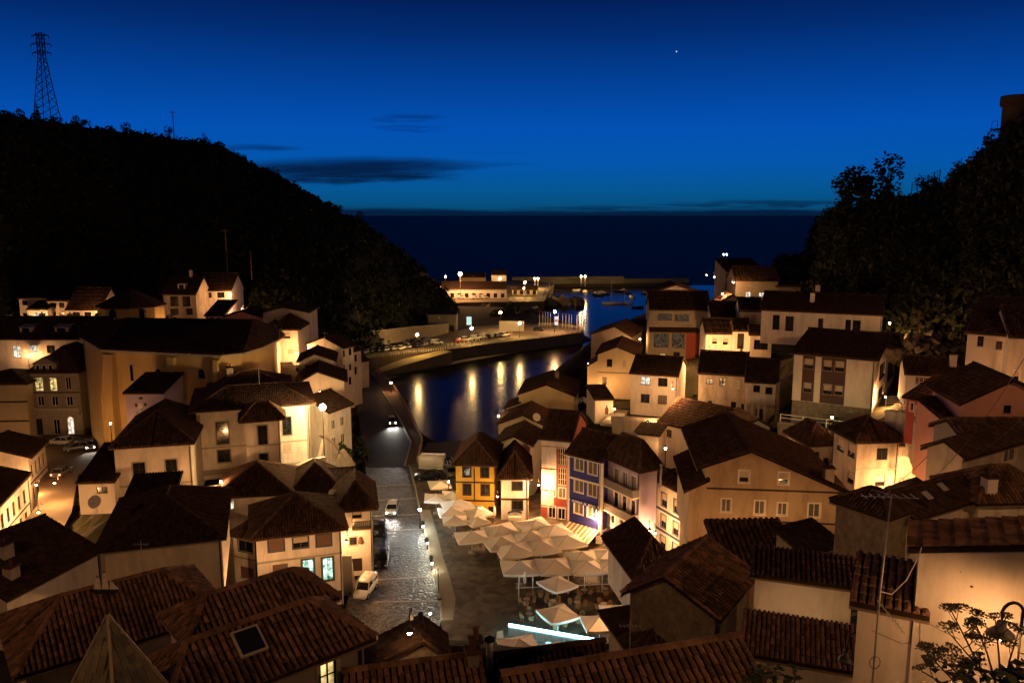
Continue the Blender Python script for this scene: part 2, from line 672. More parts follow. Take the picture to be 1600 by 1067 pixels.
# style: frame material, surround material, pane, panes across, panes high, blind fraction
STY = {
    'd': (M_DARKW, None, None, 2, 1, 0), 'w': (M_WHITEW, None, None, 2, 1, 0), 'W': (M_WHITEW, M_WHITEW, None, 1, 1, 0), 'W2': (M_WHITEW, M_WHITEW, None, 2, 1, 0),
    't': (M_DARKW, M_TRIM, None, 2, 3, 0), 'b': (M_WHITEW, None, None, 1, 1, 1), 'bb': (M_BLUEW, M_BLUEW, None, 1, 1, 1), 'bl': (M_BLUEW, M_BLUEW, None, 2, 1, .5),
    'db': (M_DARKW, None, None, 1, 1, .6), 'wb': (M_WHITEW, M_WHITEW, None, 1, 1, .55), 'g': (M_GREENW, M_GREENW, None, 2, 1, 0), 'l': (M_DARKW, None, 'lw', 2, 1, 0),
    'y': (M_DARKW, M_TRIM, 'ly', 2, 2, 0), 'o': (M_DARKW, None, 'lo', 2, 2, 0), 'sg': (M_GREENW, M_GREENW, 'lg', 2, 1, 0), 'c': (M_DARKW, None, 'cu', 2, 1, 0),
    'Wc': (M_WHITEW, M_WHITEW, 'cu', 2, 1, 0), 'ga': (M_WHITEW, None, None, 4, 3, 0), 'gd': (M_BROWNW, None, 'ld', 5, 3, 0), 'ldm': (M_DARKW, M_TRIM, 'ld', 2, 3, 0),
    'dn': (M_DARKW, M_DARKW, None, 2, 1, 0), 'dt': (M_DARKW, M_TRIM, None, 2, 2, 0), 'br': (M_BROWNW, None, None, 1, 1, 1), 'lwd': (M_WHITEW, None, 'lw', 2, 3, 0),
    'ws': (M_WHITEW, None, 'lw', 1, 1, 0), 'do': (M_BROWNW, None, 'door', 1, 1, 0), 'dod': (M_DARKW, None, 'door', 1, 1, 0), 'pc': (M_DARKW, None, 'cu', 1, 1, 0),
}


class House:
    def __init__(s, label, A, B, Y, yaw, D, h, wall='white', ref='A', name='house', cat='house', O=None, W=None, group=None):
        s.yaw = R(yaw)
        s.u = V((math.cos(s.yaw), math.sin(s.yaw), 0))
        s.v = V((-math.sin(s.yaw), math.cos(s.yaw), 0))
        if O is not None:
            P = V(O)
            s.W = W
        elif ref == 'A':
            P = at(*A, Y)
            s.W = solve_w(P, s.u, B[0] if isinstance(B, tuple) else B)
        else:
            P = at(*B, Y)
            s.W = solve_w(P, -s.u, A[0] if isinstance(A, tuple) else A)
            P = P - s.u * s.W
        if s.W < .5 or s.W > 60:
            print('HOUSE WIDTH', label, s.W)
            s.W = min(max(s.W, 1), 30)
        s.h, s.D = h, D
        if D < 0:                        # -D is the pixel column of the far corner
            px = -D
            c = P + (s.u * s.W if px > proj(P + s.u * s.W * .5)[0] else V((0, 0, 0)))
            s.D = solve_w(c, s.v, px)
            if not 1 < s.D < 40:
                print('HOUSE DEPTH', label, s.D)
                s.D = 8
        s.O = V((P.x, P.y, P.z - h))
        s.root = thing(name, label, cat, s.O, s.yaw, group)
        s.wallmat = WALL[wall] if isinstance(wall, str) else wall
        s.holes = {k: [] for k in 'FRLK'}
        s.Yref = s.O.y
        s.wins = []
        s.lift = O is None
        s.label = label
        s.planes = []
        HOUSES.append(s)
        for a in (0, .5, 1):
            for b in (0, .5, 1):
                p = s.O + s.u * s.W * a + s.v * s.D * b
                TER.append((p.x, p.y, p.z))

    # --- faces
    def fr(s, f):
        return {'F': ((0, 0), (1, 0), (0, 1), s.W), 'R': ((s.W, 0), (0, 1), (-1, 0), s.D), 'L': ((0, s.D), (0, -1), (1, 0), s.D),
                'K': ((s.W, s.D), (-1, 0), (0, -1), s.W)}[f]

    def to3(s, f):
        (ox, oy), (dx, dy), (nx, ny), _ = s.fr(f)
        return lambda a, z, d: V((ox + dx * a + nx * d, oy + dy * a + ny * d, z))

    def hit(s, f, px, py):
        (ox, oy), (dx, dy), (nx, ny), _ = s.fr(f)
        o = s.O + s.u * ox + s.v * oy
        n = s.u * nx + s.v * ny
        d = s.u * dx + s.v * dy
        r = ray(px, py)
        t = n.dot(o - V((0, 0, CAMZ))) / n.dot(r)
        p = V((0, 0, CAMZ)) + r * t
        return (p - o).dot(d), p.z - s.O.z

    def win(s, f, rects, st='d', arch=False):
        L = s.fr(f)[3]
        for (x0, y0, x1, y1) in rects:
            cx, cy_ = (x0 + x1) / 2, (y0 + y1) / 2
            a0, _ = s.hit(f, x0, cy_)
            a1, _ = s.hit(f, x1, cy_)
            _, z1 = s.hit(f, cx, y0)
            _, z0 = s.hit(f, cx, y1)
            a0, a1 = max(.12, a0), min(L - .12, a1)
            z0 = max(.05, z0)
            if a1 - a0 < .2 or z1 - z0 < .2:
                print('WINDOW off', s.label[:40], f, (x0, y0, x1, y1), round(a0, 2), round(a1, 2), round(z0, 2), round(z1, 2))
                continue
            if not arch:
                s.holes[f].append((a0, z0, a1, z1))
            s.wins.append((f, a0, z0, a1, z1, st, arch))
        return s

    def grid(s, f, us, zs, w, h, st='d'):
        """windows laid out in metres: centres us along the face, sills zs"""
        for a in us:
            for z in zs:
                L = s.fr(f)[3]
                if a - w / 2 > .1 and a + w / 2 < L - .1:
                    s.holes[f].append((a - w / 2, z, a + w / 2, z + h))
                    s.wins.append((f, a - w / 2, z, a + w / 2, z + h, st, False))
        return s

    def build_windows(s):
        for (f, a0, z0, a1, z1, st, arch) in s.wins:
            fm, sm, pm, nx, nz, bl = STY[st]
            T = s.to3(f)
            w, h = a1 - a0, z1 - z0
            far = s.Yref > 140
            t = .07 if w > .6 else .05
            door = pm == 'door'
            mb = MB()

            def bx(m_, a, b, c, d, e0, e1):
                ps = [T(x, y, z) for z in (e1, e0) for x, y in ((a, c), (b, c), (b, d), (a, d))]
                i = len(m_.v)
                m_.v += [tuple(p) for p in ps]
                m_.f += [tuple(i + k for k in q) for q in ((0, 1, 2, 3), (7, 6, 5, 4), (0, 4, 5, 1), (1, 5, 6, 2), (2, 6, 7, 3), (3, 7, 4, 0))]
            if arch:
                n = 8
                zc = z1 - w / 2
                out = [(a0, z0)] + [((a0 + a1) / 2 - w / 2 * math.cos(math.pi * k / n), zc + w / 2 * math.sin(math.pi * k / n)) for k in range(n + 1)] + [(a1, z0)]
                c = ((a0 + a1) / 2, (z0 + z1) / 2)
                inn = [(c[0] + (x - c[0]) * .84, c[1] + (y - c[1]) * .92) for x, y in out]
                for k in range(len(out)):
                    j = (k + 1) % len(out)
                    for d0, d1, p, q in ((-.09, -.09, out, inn), (-.09, .0, out, out), (-.09, -.02, inn, inn)):
                        mb.poly([T(*p[k], d0), T(*p[j], d0), T(*q[j], d1), T(*q[k], d1)])
                mb.bar(T(c[0], z0, -.05), T(c[0], z1 - .1, -.05), .06)
                wo_ = mb.build('window', fm, s.root)
                g = MB().poly([T(*p, -.03) for p in inn])
                g.build('pane', LIT[pm]() if pm in LIT else M_GLASS, wo_)
                continue
            e0, e1 = .06, .12
            bx(mb, a0, a1, z0, z0 + t, e0, e1)
            bx(mb, a0, a1, z1 - t, z1, e0, e1)
            bx(mb, a0, a0 + t, z0 + t, z1 - t, e0, e1)
            bx(mb, a1 - t, a1, z0 + t, z1 - t, e0, e1)
            for k in range(1, nx):
                a = a0 + w * k / nx
                bx(mb, a - t * .45, a + t * .45, z0 + t, z1 - t, e0 + .01, e1)
            for k in range(1, nz):
                z = z0 + h * k / nz
                bx(mb, a0 + t, a1 - t, z - .022, z + .022, e0 + .015, e1 - .005)
            wo_ = mb.build('door' if door else 'window', fm, s.root)
            pane = MB().poly([T(a0, z0, .105), T(a1, z0, .105), T(a1, z1, .105), T(a0, z1, .105)])
            if door:
                pane.build('leaf', fm, wo_)
            else:
                pane.build('pane', LIT[pm]() if pm in LIT else (M_CURT if pm == 'cu' else M_GLASS), wo_)
            if bl:
                b = MB()
                zz = z0 + (h - t) * (1 - bl) + (t if bl == 1 else 0)
                for k in range(6):
                    za, zb = zz + (z1 - t - zz) * k / 6, zz + (z1 - t - zz) * (k + .9) / 6
                    bx(b, a0 + t, a1 - t, za, zb, .065, .10)
                b.build('blind', M_BLINDB if st in ('br', 'bb') else M_BLIND, wo_)
            if sm is not None:
                b = MB()
                q = .10 if st[0] in 'Wwbg' else .16
                bx(b, a0 - q, a0, z0 - q, z1 + q, -.035, .02)
                bx(b, a1, a1 + q, z0 - q, z1 + q, -.035, .02)
                bx(b, a0, a1, z1, z1 + q, -.035, .02)
                bx(b, a0, a1, z0 - q, z0, -.035, .02)
                b.build('surround', sm, wo_)
            elif not door and not far:
                b = MB()
                bx(b, a0 - .06, a1 + .06, z0 - .07, z0, -.07, .1)
                b.build('sill', M_TRIM, wo_)

    def band(s, f, py=None, z=None, hgt=.22, m=None, out=.05, px=None):
        (ox, oy), (dx, dy), (nx, ny), L = s.fr(f)
        if z is None:
            z = s.hit(f, px if px else proj(s.O + s.u * (ox + dx * L / 2) + s.v * (oy + dy * L / 2) + V((0, 0, s.h)))[0], py)[1]
        T = s.to3(f)
        mb = MB()
        ps = [T(x, y, d) for d in (0.003, -out) for x, y in ((-.004, z), (L + .004, z), (L + .004, z + hgt), (-.004, z + hgt))]
        mb.v = [tuple(p) for p in ps]
        mb.f = [(3, 2, 1, 0), (4, 5, 6, 7), (0, 1, 5, 4), (1, 2, 6, 5), (2, 3, 7, 6), (3, 0, 4, 7)]
        mb.build('band', m or M_BAND, s.root)
        return s

    def strip(s, f, a, wd, z0, z1, m, out=.06, name='pilaster'):
        T = s.to3(f)
        mb = MB()
        ps = [T(x, y, d) for d in (0.003, -out) for x, y in ((a, z0), (a + wd, z0), (a + wd, z1), (a, z1))]
        mb.v = [tuple(p) for p in ps]
        mb.f = [(3, 2, 1, 0), (4, 5, 6, 7), (0, 1, 5, 4), (1, 2, 6, 5), (2, 3, 7, 6), (3, 0, 4, 7)]
        mb.build(name, m, s.root)
        return s

    def balcony(s, f, a0, a1, z, dep=1.0, hgt=1.0, m=None, bars=True, panel=None, slabm=None):
        """slab, handrail, balusters"""
        T = s.to3(f)
        slab = MB()
        pts = [T(x, y, d) for y in (z - .16, z) for x, d in ((a0, 0.002), (a1, 0.002), (a1, -dep), (a0, -dep))]
        slab.v = [tuple(p) for p in pts]
        slab.f = [(3, 2, 1, 0), (4, 5, 6, 7), (0, 1, 5, 4), (1, 2, 6, 5), (2, 3, 7, 6), (3, 0, 4, 7)]
        so = slab.build('balcony', slabm or M_TRIM, s.root)
        m = m or M_IRON
        r = MB()
        c = [(a0 + .04, 0.0), (a0 + .04, -dep + .04), (a1 - .04, -dep + .04), (a1 - .04, 0.0)]
        for k in range(3):
            r.bar(T(c[k][0], z + hgt, c[k][1]), T(c[k + 1][0], z + hgt, c[k + 1][1]), .06)
        r.build('handrail', m, so)
        if panel:
            p = MB()
            for k in range(3):
                p.bar(T(c[k][0], z + hgt / 2 - .02, c[k][1]), T(c[k + 1][0], z + hgt / 2 - .02, c[k + 1][1]), .03, hgt - .08)
            p.build('railing_panel', panel, so)
        if bars:
            n = max(3, min(40, int((a1 - a0) / .22)))
            bm_ = None
            for k in range(n + 1):
                a = a0 + .05 + (a1 - a0 - .1) * k / n
                if bm_ is None:
                    bm_ = MB().box(-.025, .025, -.025, .025, 0, hgt - .02).mesh('baluster', m)
                b = link('baluster', bm_, so)
                b.location = T(a, z, -dep + .04)
        return so

    def chim(s, fu, fv, w=.7, hgt=1.2, wall='white2', z=None):
        x, y = s.W * fu, s.D * fv
        z = z if z is not None else s.roof_z(x, y)
        mb = MB().box(x - w / 2, x + w / 2, y - w / 2, y + w / 2, z - .4, z + hgt)
        c = mb.build('chimney', WALL[wall], s.root)
        MB().box(x - w / 2 - .09, x + w / 2 + .09, y - w / 2 - .09, y + w / 2 + .09, z + hgt, z + hgt + .12).lathe([(.13, .12), (.11, .55), (.16, .56)], 8, (x, y, z + hgt)).build('chimney_cap', M_TILE, c)
        return s

    def roof_z(s, x, y):
        zs = []
        for pl in s.planes:
            p0, p1, p2 = V(pl[0]), V(pl[1]), V(pl[2])
            n = (p1 - p0).cross(p2 - p0)
            if abs(n.z) > 1e-6:
                zs.append(p0.z - (n.x * (x - p0.x) + n.y * (y - p0.y)) / n.z)
        return min(zs) if zs else s.h

    def roof(s, kind='gx', rise=1.8, ov=.4, og=.25, rf=.5, hr=None, tm=None, tiles=True, pitch=None, single=0, hipf=1.0, eave=None):
        W, D = s.W, s.D
        if kind in ('gx', 'hip', 'shed') and s.lift:       # the given line is the lower edge of the roof, not the wall top
            run = D * rf if kind == 'gx' else D if kind == 'shed' else min(W, D) / 2 * hipf
            s.h += ov * (rise / run) + ov * .3
        h = s.h
        tm = tm or M_TILE
        zr = h + rise
        P = []
        caps = []
        F = [(0, 0), (W, 0), (W, h), (0, h)]
        K = [(0, 0), (W, 0), (W, h), (0, h)]
        Lf = [(0, 0), (D, 0), (D, h), (0, h)]
        Rf = [(0, 0), (D, 0), (D, h), (0, h)]
        if kind == 'gx':
            d1, d2 = D * rf, D * (1 - rf)
            s1, s2 = rise / d1, rise / d2
            P.append([(-og, -ov, h - ov * s1), (W + og, -ov, h - ov * s1), (W + og, d1, zr), (-og, d1, zr)])
            P.append([(W + og, D + ov, h - ov * s2), (-og, D + ov, h - ov * s2), (-og, d1, zr), (W + og, d1, zr)])
            caps.append(((-og, d1, zr), (W + og, d1, zr)))
            Rf = [(0, 0), (D, 0), (D, h), (d1, zr), (0, h)]
            Lf = [(0, 0), (D, 0), (D, h), (d2, zr), (0, h)]
        elif kind == 'gy':
            hr = h if hr is None else hr
            w1, w2 = W * rf, W * (1 - rf)
            s1, s2 = (zr - h) / w1, (zr - hr) / w2
            P.append([(-ov, D + og, h - ov * s1), (-ov, -og, h - ov * s1), (w1, -og, zr), (w1, D + og, zr)])
            P.append([(W + ov, -og, hr - ov * s2), (W + ov, D + og, hr - ov * s2), (w1, D + og, zr), (w1, -og, zr)])
            caps.append(((w1, -og, zr), (w1, D + og, zr)))
            F = [(0, 0), (W, 0), (W, hr), (w1, zr), (0, h)]
            K = [(0, 0), (W, 0), (W, h), (w2, zr), (0, hr)]
            Rf = [(0, 0), (D, 0), (D, hr), (0, hr)]
        elif kind == 'hip':
            r = min(W, D) / 2 * hipf
            if W >= D:
                a, b = (r, D * rf), (W - r, D * rf)
            else:
                a, b = (W / 2, r), (W / 2, D - r)
            sF = rise / max(a[1], .1)
            sL = rise / max(a[0], .1)
            o = ov
            zF, zL = h - o * min(sF, sL), h - o * min(sF, sL)
            c = [(-o, -o, zF), (W + o, -o, zF), (W + o, D + o, zF), (-o, D + o, zF)]
            A_, B_ = (*a, zr), (*b, zr)
            if W >= D:
                P += [[c[0], c[1], B_, A_], [c[1], c[2], B_], [c[2], c[3], A_, B_], [c[3], c[0], A_]]
                hips = ((c[0], A_), (c[1], B_), (c[2], B_), (c[3], A_))
            else:
                P += [[c[0], c[1], A_], [c[1], c[2], B_, A_], [c[2], c[3], B_], [c[3], c[0], A_, B_]]
                hips = ((c[0], A_), (c[1], A_), (c[2], B_), (c[3], B_))
            caps += list(hips) + [(A_, B_)]
        elif kind == 'shed':            # low in front, high behind
            sl = rise / D
            P.append([(-og, -ov, h - ov * sl), (W + og, -ov, h - ov * sl), (W + og, D + og, zr + og * sl), (-og, D + og, zr + og * sl)])
            K = [(0, 0), (W, 0), (W, zr), (0, zr)]
            Rf = [(0, 0), (D, 0), (D, zr), (0, h)]
            Lf = [(0, 0), (D, 0), (D, h), (0, zr)]
        elif kind == 'sr':              # low at left, high at right
            sl = rise / W
            P.append([(-ov, D + og, h - ov * sl), (-ov, -og, h - ov * sl), (W + og, -og, zr + og * sl), (W + og, D + og, zr + og * sl)])
            F = [(0, 0), (W, 0), (W, zr), (0, h)]
            K = [(0, 0), (W, 0), (W, h), (0, zr)]
            Rf = [(0, 0), (D, 0), (D, zr), (0, zr)]
        elif kind == 'sl':              # low at right, high at left
            sl = rise / W
            P.append([(W + ov, -og, h - ov * sl), (W + ov, D + og, h - ov * sl), (-og, D + og, zr + og * sl), (-og, -og, zr + og * sl)])
            F = [(0, 0), (W, 0), (W, h), (0, zr)]
            K = [(0, 0), (W, 0), (W, zr), (0, h)]
            Lf = [(0, 0), (D, 0), (D, zr), (0, zr)]
        elif kind == 'sb':              # high in front, low behind
            sl = rise / D
            P.append([(W + og, D + ov, h - ov * sl), (-og, D + ov, h - ov * sl), (-og, -og, zr + og * sl), (W + og, -og, zr + og * sl)])
            F = [(0, 0), (W, 0), (W, zr), (0, zr)]
            Rf = [(0, 0), (D, 0), (D, h), (0, zr)]
            Lf = [(0, 0), (D, 0), (D, zr), (0, h)]
        s.planes = P
        wmb = MB()
        for f, pts in (('F', F), ('R', Rf), ('K', K), ('L', Lf)):
            face_mesh(wmb, pts, s.holes[f], s.to3(f))
        wall = wmb.build('wall', s.wallmat, s.root)
        s.wall = wall
        if kind != 'flat':
            smb = MB()
            for pl in P:
                solid_plane(smb, [V(p) + V((0, 0, .07)) for p in pl], .16)
            ro = smb.build('roof', M_ROOF if tiles else tm, s.root)
            s.roofobj = ro
            # pale timber edge under the eaves
            emb = MB()
            for pl in P:
                a, b = V(pl[0]), V(pl[1])
                emb.bar(a + V((0, 0, -.12)), b + V((0, 0, -.12)), .07, .09)
            emb.build('gutter', eave or M_EAVE, ro)
            if tiles:
                Yr = s.Yref
                pitch = pitch or (.24 if Yr < 70 else .28 if Yr < 135 else .36)
                tl = .42 if Yr < 70 else .55 if Yr < 135 else 1.3
                seg = 5 if Yr < 40 else 4 if Yr < 70 else 3
                tmb = MB()
                rows = []
                for pl in P:
                    rows += list(tile_rows([V(p) + V((0, 0, .07)) for p in pl], pitch, tl))
                if single:
                    def vis(r):
                        p = s.root_m() @ (r[0] + r[2] * r[4] / 2)
                        x, y = proj(p)
                        if not (-15 < x < 1615 and 0 < y < 1082):
                            return 1e9
                        return (p - V((0, 0, CAMZ))).length
                    rows.sort(key=vis)
                    n_in = sum(1 for r in rows if vis(r) < 1e8)
                    n1 = min(single, n_in)
                    cache = {}
                    for o, e, sd, n, dl, st in rows[:n1]:
                        key = (round(dl, 2), round(st, 2))
                        if key not in cache:
                            cache[key] = []
                            for q in range(3):
                                t1 = MB()
                                tile_geo(t1, V((0, 0, 0)), V((1, 0, 0)), V((0, 1, 0)), V((0, 0, 1)), dl, st, 6, .012)
                                cache[key].append(t1.mesh('tile', tm, False))
                        t = link('tile', random.choice(cache[key]), ro)
                        M4 = Matrix((e, sd, n)).transposed().to_4x4()
                        M4.translation = o
                        t.matrix_local = M4 @ Matrix.Rotation(random.gauss(0, .022), 4, 'Z') @ Matrix.Rotation(random.gauss(0, .012), 4, 'X')
                    rows = rows[n1:]
                for r_ in rows:
                    tile_geo(tmb, *r_, seg, .014 if Yr < 70 else .02)
                for a, b in caps:
                    ridge_caps(tmb, V(a) + V((0, 0, .1)), V(b) + V((0, 0, .1)), .15 if Yr < 90 else .18)
                if tmb.v:
                    tmb.build('roof_tiles', tm, ro, kind='stuff')
        s.build_windows()
        if s.Yref < 135 and tiles and s.h > 3.5 and kind in ('gx', 'hip'):
            a_ = s.W - .22
            if all(not (q[0] - .2 < a_ < q[2] + .2) for q in s.holes['F']):
                s.strip('F', a_, .09, -1.0, h - .25, M_IRON, .1, 'drainpipe')
        return s

    def root_m(s):
        M = Matrix.Rotation(s.yaw, 4, 'Z')
        M.translation = s.O
        return M

    def local(s, p):
        return s.root_m().inverted() @ V(p)


def ridge_house(label, p1, p2, Y1, run, drop, D, h, wall, yaw, **kw):
    """house given by the two visible ends of its ridge"""
    P1 = at(*p1, Y1)
    u = V((math.cos(R(yaw)), math.sin(R(yaw)), 0))
    v = V((-u.y, u.x, 0))
    W = solve_w(P1, u, p2[0])
    O = P1 - v * run - V((0, 0, drop))
    return House(label, None, None, 0, yaw, D, h, wall, O=O, W=W, **kw)

# ---------------------------------------------------------------- houses of the right bank, from the square uphill
h = House('yellow two-storey house with black shuttered windows beside the parasols', (712, 727), (772, 728), 107, -4, 9, 7.7, 'yellow')
h.win('F', [(724, 730, 735, 744), (752, 730, 763, 745), (724.5, 757, 735, 772), (752.5, 757.5, 764, 773)], 'dn')
h.win('F', [(744, 790, 755.5, 800)], 'l').win('F', [(763, 791, 771, 807)], 'dod')
h.roof('hip', 2.3, .5, hipf=.9).band('F', 754.5, m=M_BAND).band('F', 783, m=M_BAND).strip('F', h.W * .47, .14, 2.6, 7.4, M_DARKW, name='drainpipe')
h.band('R', z=5.0).band('R', z=2.4)

h = House('narrow white house with arched sign board between the yellow house and stairs', (783, 749), (826, 749), 106, 0, 9, 6.0, 'white')
h.win('F', [(801, 753, 815.5, 765)], 'dn').win('F', [(801, 783, 816, 796)], 'dn').roof('hip', 2.4, .55, hipf=.9).band('F', 781, hgt=.28)
narrow = h

h = House('white gabled house with one dark window behind the yellow house', (774, 692), (829, 695), 119, -12, 9, 9, 'white')
h.win('F', [(796, 699, 809, 710)], 'd').roof('gy', 1.3, .4, rf=.5)

h = House('tall red and white house with glazed galleries beside the stairs', (846, 686), (893, 693), 107, -18, 9, 12.0, 'red')
h.win('F', [(858, 698, 868, 725), (872, 700, 885, 727), (858, 729, 868, 756), (872, 731, 885, 758)], 'ga')
h.win('F', [(858.5, 761, 868, 775), (873, 762, 884, 778)], 'Wc').win('F', [(857, 790, 868, 809), (872, 793, 883, 811)], 'W2')
h.win('L', [(838, 690, 841, 699)], 'd')
h.roof('gx', 2.6, .5)
h.strip('F', .05, 2.1, 8.0, 11.0, WALL['white'], name='white_panel').strip('F', .05, 2.1, 4.9, 7.8, WALL['white'], name='white_panel')
h.strip('F', .05, 1.8, 2.6, 4.6, WALL['white'], name='white_panel').strip('F', 0, h.W, 11.15, 11.95, WALL['white'], name='cornice')
h.band('F', z=2.3, m=WALL['white'], hgt=.12)
T = h.to3('F')
for k in range(int(h.W / .35)):
    MB().box(-.06, .06, -.16, 0, -.18, 0).build('corbel', M_WHITEW, h.root).location = T(.2 + k * .35, 11.1, -.06)

h = House('ultramarine blue corner house with white window frames and striped awning', (887.5, 709), (940.5, 723), 97.5, -41, 7, 12, 'blue', ref='B')
h.win('F', [(898, 716, 911.8, 735), (918.6, 721, 933, 741.5), (897.4, 749, 911.4, 769), (918.3, 755.5, 932.2, 775.5), (897, 782.5, 911, 802.5), (917.8, 789, 931.7, 808.5)], 'Wc')
h.roof('gx', 2.2, .55, eave=M_WHITEW)
for f in 'FR':
    for z in (8.9, 5.9, 2.7):
        h.band(f, z=z, m=M_WHITEW, hgt=.24, out=.07)
h.strip('F', h.W - .32, .32, 0, 11.9, M_WHITEW, .09).strip('F', 0, .3, 0, 11.9, M_WHITEW, .09).strip('R', 0, .3, 0, 11.9, M_WHITEW, .09)
blue = h

h = House('lilac house with two long balconies next to the blue house', (950, 715), (1000, 739), 93, -60, -1027, 11.5, 'purple', ref='B')
h.grid('F', [h.W - x for x in (1.2, 2.9, 4.6, 6.3)], (8.9,), .95, 1.9, 'Wc').grid('F', [h.W - x for x in (1.2, 2.9, 4.6, 6.3)], (5.7,), .95, 2.0, 'W')
h.grid('F', [h.W - x for x in (1.6, 3.4, 5.2)], (3.3,), .8, 1.4, 'W').grid('F', [h.W - x for x in (2.2, 5.2)], (.2,), 1.5, 2.1, 'd')
h.grid('R', [1.2], (.2,), 1.3, 2.0, 'lwd')
h.roof('hip', 2.2, .6, hipf=.9)
for z in (8.4, 5.2):
    h.balcony('F', .2, h.W - .1, z, 1.0, 1.0, M_BROWNW, True, WALL['grey'], M_WHITEW)
h.band('F', z=2.75, m=M_WHITEW).band('R', z=2.75, m=M_WHITEW)
lilac = h

h = House('white house with dark blue bands facing the alley', (1027, 750), (1064, 773), 97, -66, 7, 9.5, 'white')
h.grid('F', [1.6, 4.2], (6.6, 3.8, 1.0), 1.1, 1.7, 'bl')
h.roof('hip', 1.8, .5)
for z in (5.9, 3.2):
    h.band('F', z=z, m=M_BLUEW, hgt=.3)

h = House('large ochre gabled house with white framed windows and stained plaster', (1103, 726), (1316, 766), 69, -6, 13, 8.0, 'ochre')
hr = 6.1
h.win('F', [(1154.4, 735, 1170.7, 754), (1216.3, 738, 1232.8, 757)], 'wb')
h.win('F', [(1127, 779, 1142, 799.6), (1178.8, 782, 1195, 803.4), (1214.8, 785.4, 1229.8, 804.7), (1262.8, 786.3, 1281.3, 808)], 'Wc')
h.roof('gy', 1.45, .8, .5, rf=.325, hr=hr)
h.band('F', 767, hgt=.16, px=1200, out=.04).band('F', 816, hgt=.16, px=1200, out=.04)
h.chim(.93, .08, .8, 1.3, 'old')
ochre = h
h = House('low lean-to wing on the left flank of the ochre house', (1077, 764), (1104, 764), 68.8, -6, 10, 5.6, 'ochre')
h.roof('sr', .8, .45)

# ---------------- upper right
h = House('white two-storey house lit by a lamp on its corner', (986, 584), (1059, 586), 125, -20, 9, 6.6, 'white')
h.win('F', [(1001, 588.5, 1016, 601)], 'l').win('F', [(1028, 590.5, 1043, 603.5), (1001, 615.5, 1015, 629)], 'd').win('F', [(1028, 617.5, 1042, 631)], 'pc')
h.win('R', [(1075, 588, 1079, 601)], 'd').roof('gx', 1.9, .5, tm=M_TILE3)
lampwhite = h
h = House('cream gabled house with two upper windows above the inlet', (934, 553), (996, 558), 140, -12, 12, 8, 'cream')
h.win('F', [(948, 561, 956.5, 573)], 'd').win('F', [(971, 562, 979.5, 574)], 'b').win('F', [(941, 589, 948, 601)], 'd')
h.roof('gy', 1.4, .4, rf=.48).band('F', 583, hgt=.12)
h = House('cream shed wing below the gabled house over the inlet', (918, 572), (934, 572), 141, -12, 6, 6, 'cream')
h.roof('sr', 1.2, .3)
h = House('tiled waterside house with pale gable above the inlet', (924, 522), (985, 528), 165, -20, 12, 7, 'old')
h.roof('gy', 1.8, .4, rf=.6, tm=M_TILE)
h = House('long cream house with chimney at the edge of the inlet', (811, 616), (897, 618), 150, -8, 14, 9, 'cream')
h.roof('gy', 2.0, .45, rf=.5, tm=M_TILE).chim(.62, .6, .8, 1.6, 'old')
h = House('small cream wing of the inlet house', (791, 637), (812, 636), 150, -8, 6, 6, 'cream')
h.roof('sr', 1.0, .35)
h = House('low cream gabled house with roof dish nearest the beach', (779, 662), (852, 668), 134, -10, 10, 6, 'cream')
h.roof('gy', 1.7, .4, rf=.52, tm=M_TILE).win('F', [(800, 668, 806, 676)], 'd')
h = House('white walled cottage with a painted wall beside the lit stairs', (930, 625), (958, 622), 128, 6, 7, 4, 'white')
h.roof('shed', .8, .3).win('F', [(934, 630, 938, 646)], 'dod')
muralhouse = h
h = House('low shed with porthole windows behind the blue house', (992, 677), (1029, 684), 108, -25, 4, 3, 'white2')
h.roof('shed', .5, .2).win('F', [(1004, 680, 1011, 690)], 'dod').win('F', [(995.5, 678, 998.5, 682), (1015.5, 681, 1019, 685)], 'd')

h = House('old house with cracked plaster and long tiled roof on the terrace', (1092, 584), (1166, 591), 118, -18, 9, 7.5, 'old')
h.win('F', [(1103, 592, 1114, 600)], 'o').win('F', [(1124, 590.5, 1134, 603)], 'o').win('F', [(1144, 594.5, 1155.5, 607.5)], 'b')
h.win('F', [(1106, 626, 1112.5, 634), (1142, 627.5, 1150, 637.5), (1158, 631, 1165, 641)], 'd')
h.roof('gx', 2.4, .4).chim(.85, .55, .4, 1.0, 'old')
h = House('white jettied wing with porch and fretwork railing', (1165.5, 597), (1215, 604), 113.5, -18, 8, 3.2, 'white')
h.win('F', [(1177, 602, 1187.5, 612.5), (1196, 605, 1207, 616)], 'd')
h.roof('gx', 2.4, .4, rf=.55)
T = h.to3('F')
jw = h
for k in range(4):
    a = .15 + k * (h.W * .6) / 3
    MB().box(-.14, .14, -.14, .14, -3.4, 0).build('column', M_WHITEW, h.root).location = T(a, 0, .25)
p = MB()
for k in range(18):
    a = .2 + k * (h.W * .6) / 18
    p.bar(T(a, -3.3, .25), T(a + .2, -2.6, .25), .05).bar(T(a + .2, -3.3, .25), T(a, -2.6, .25), .05)
p.bar(T(.1, -2.5, .25), T(h.W * .62, -2.5, .25), .1).bar(T(.1, -3.35, .25), T(h.W * .62, -3.35, .25), .12)
p.build('fretwork_railing', M_WHITEW, h.root)
wmb = MB().box(0.03, h.W - .03, 1.6, h.D - .05, -4.5, -.02)
wmb.build('lower_wall', WALL['old'], h.root)
MB().box(h.W * .35, h.W * .35 + .95, 1.55, 1.62, -3.3, -1.0).build('door', M_DARKW, h.root)

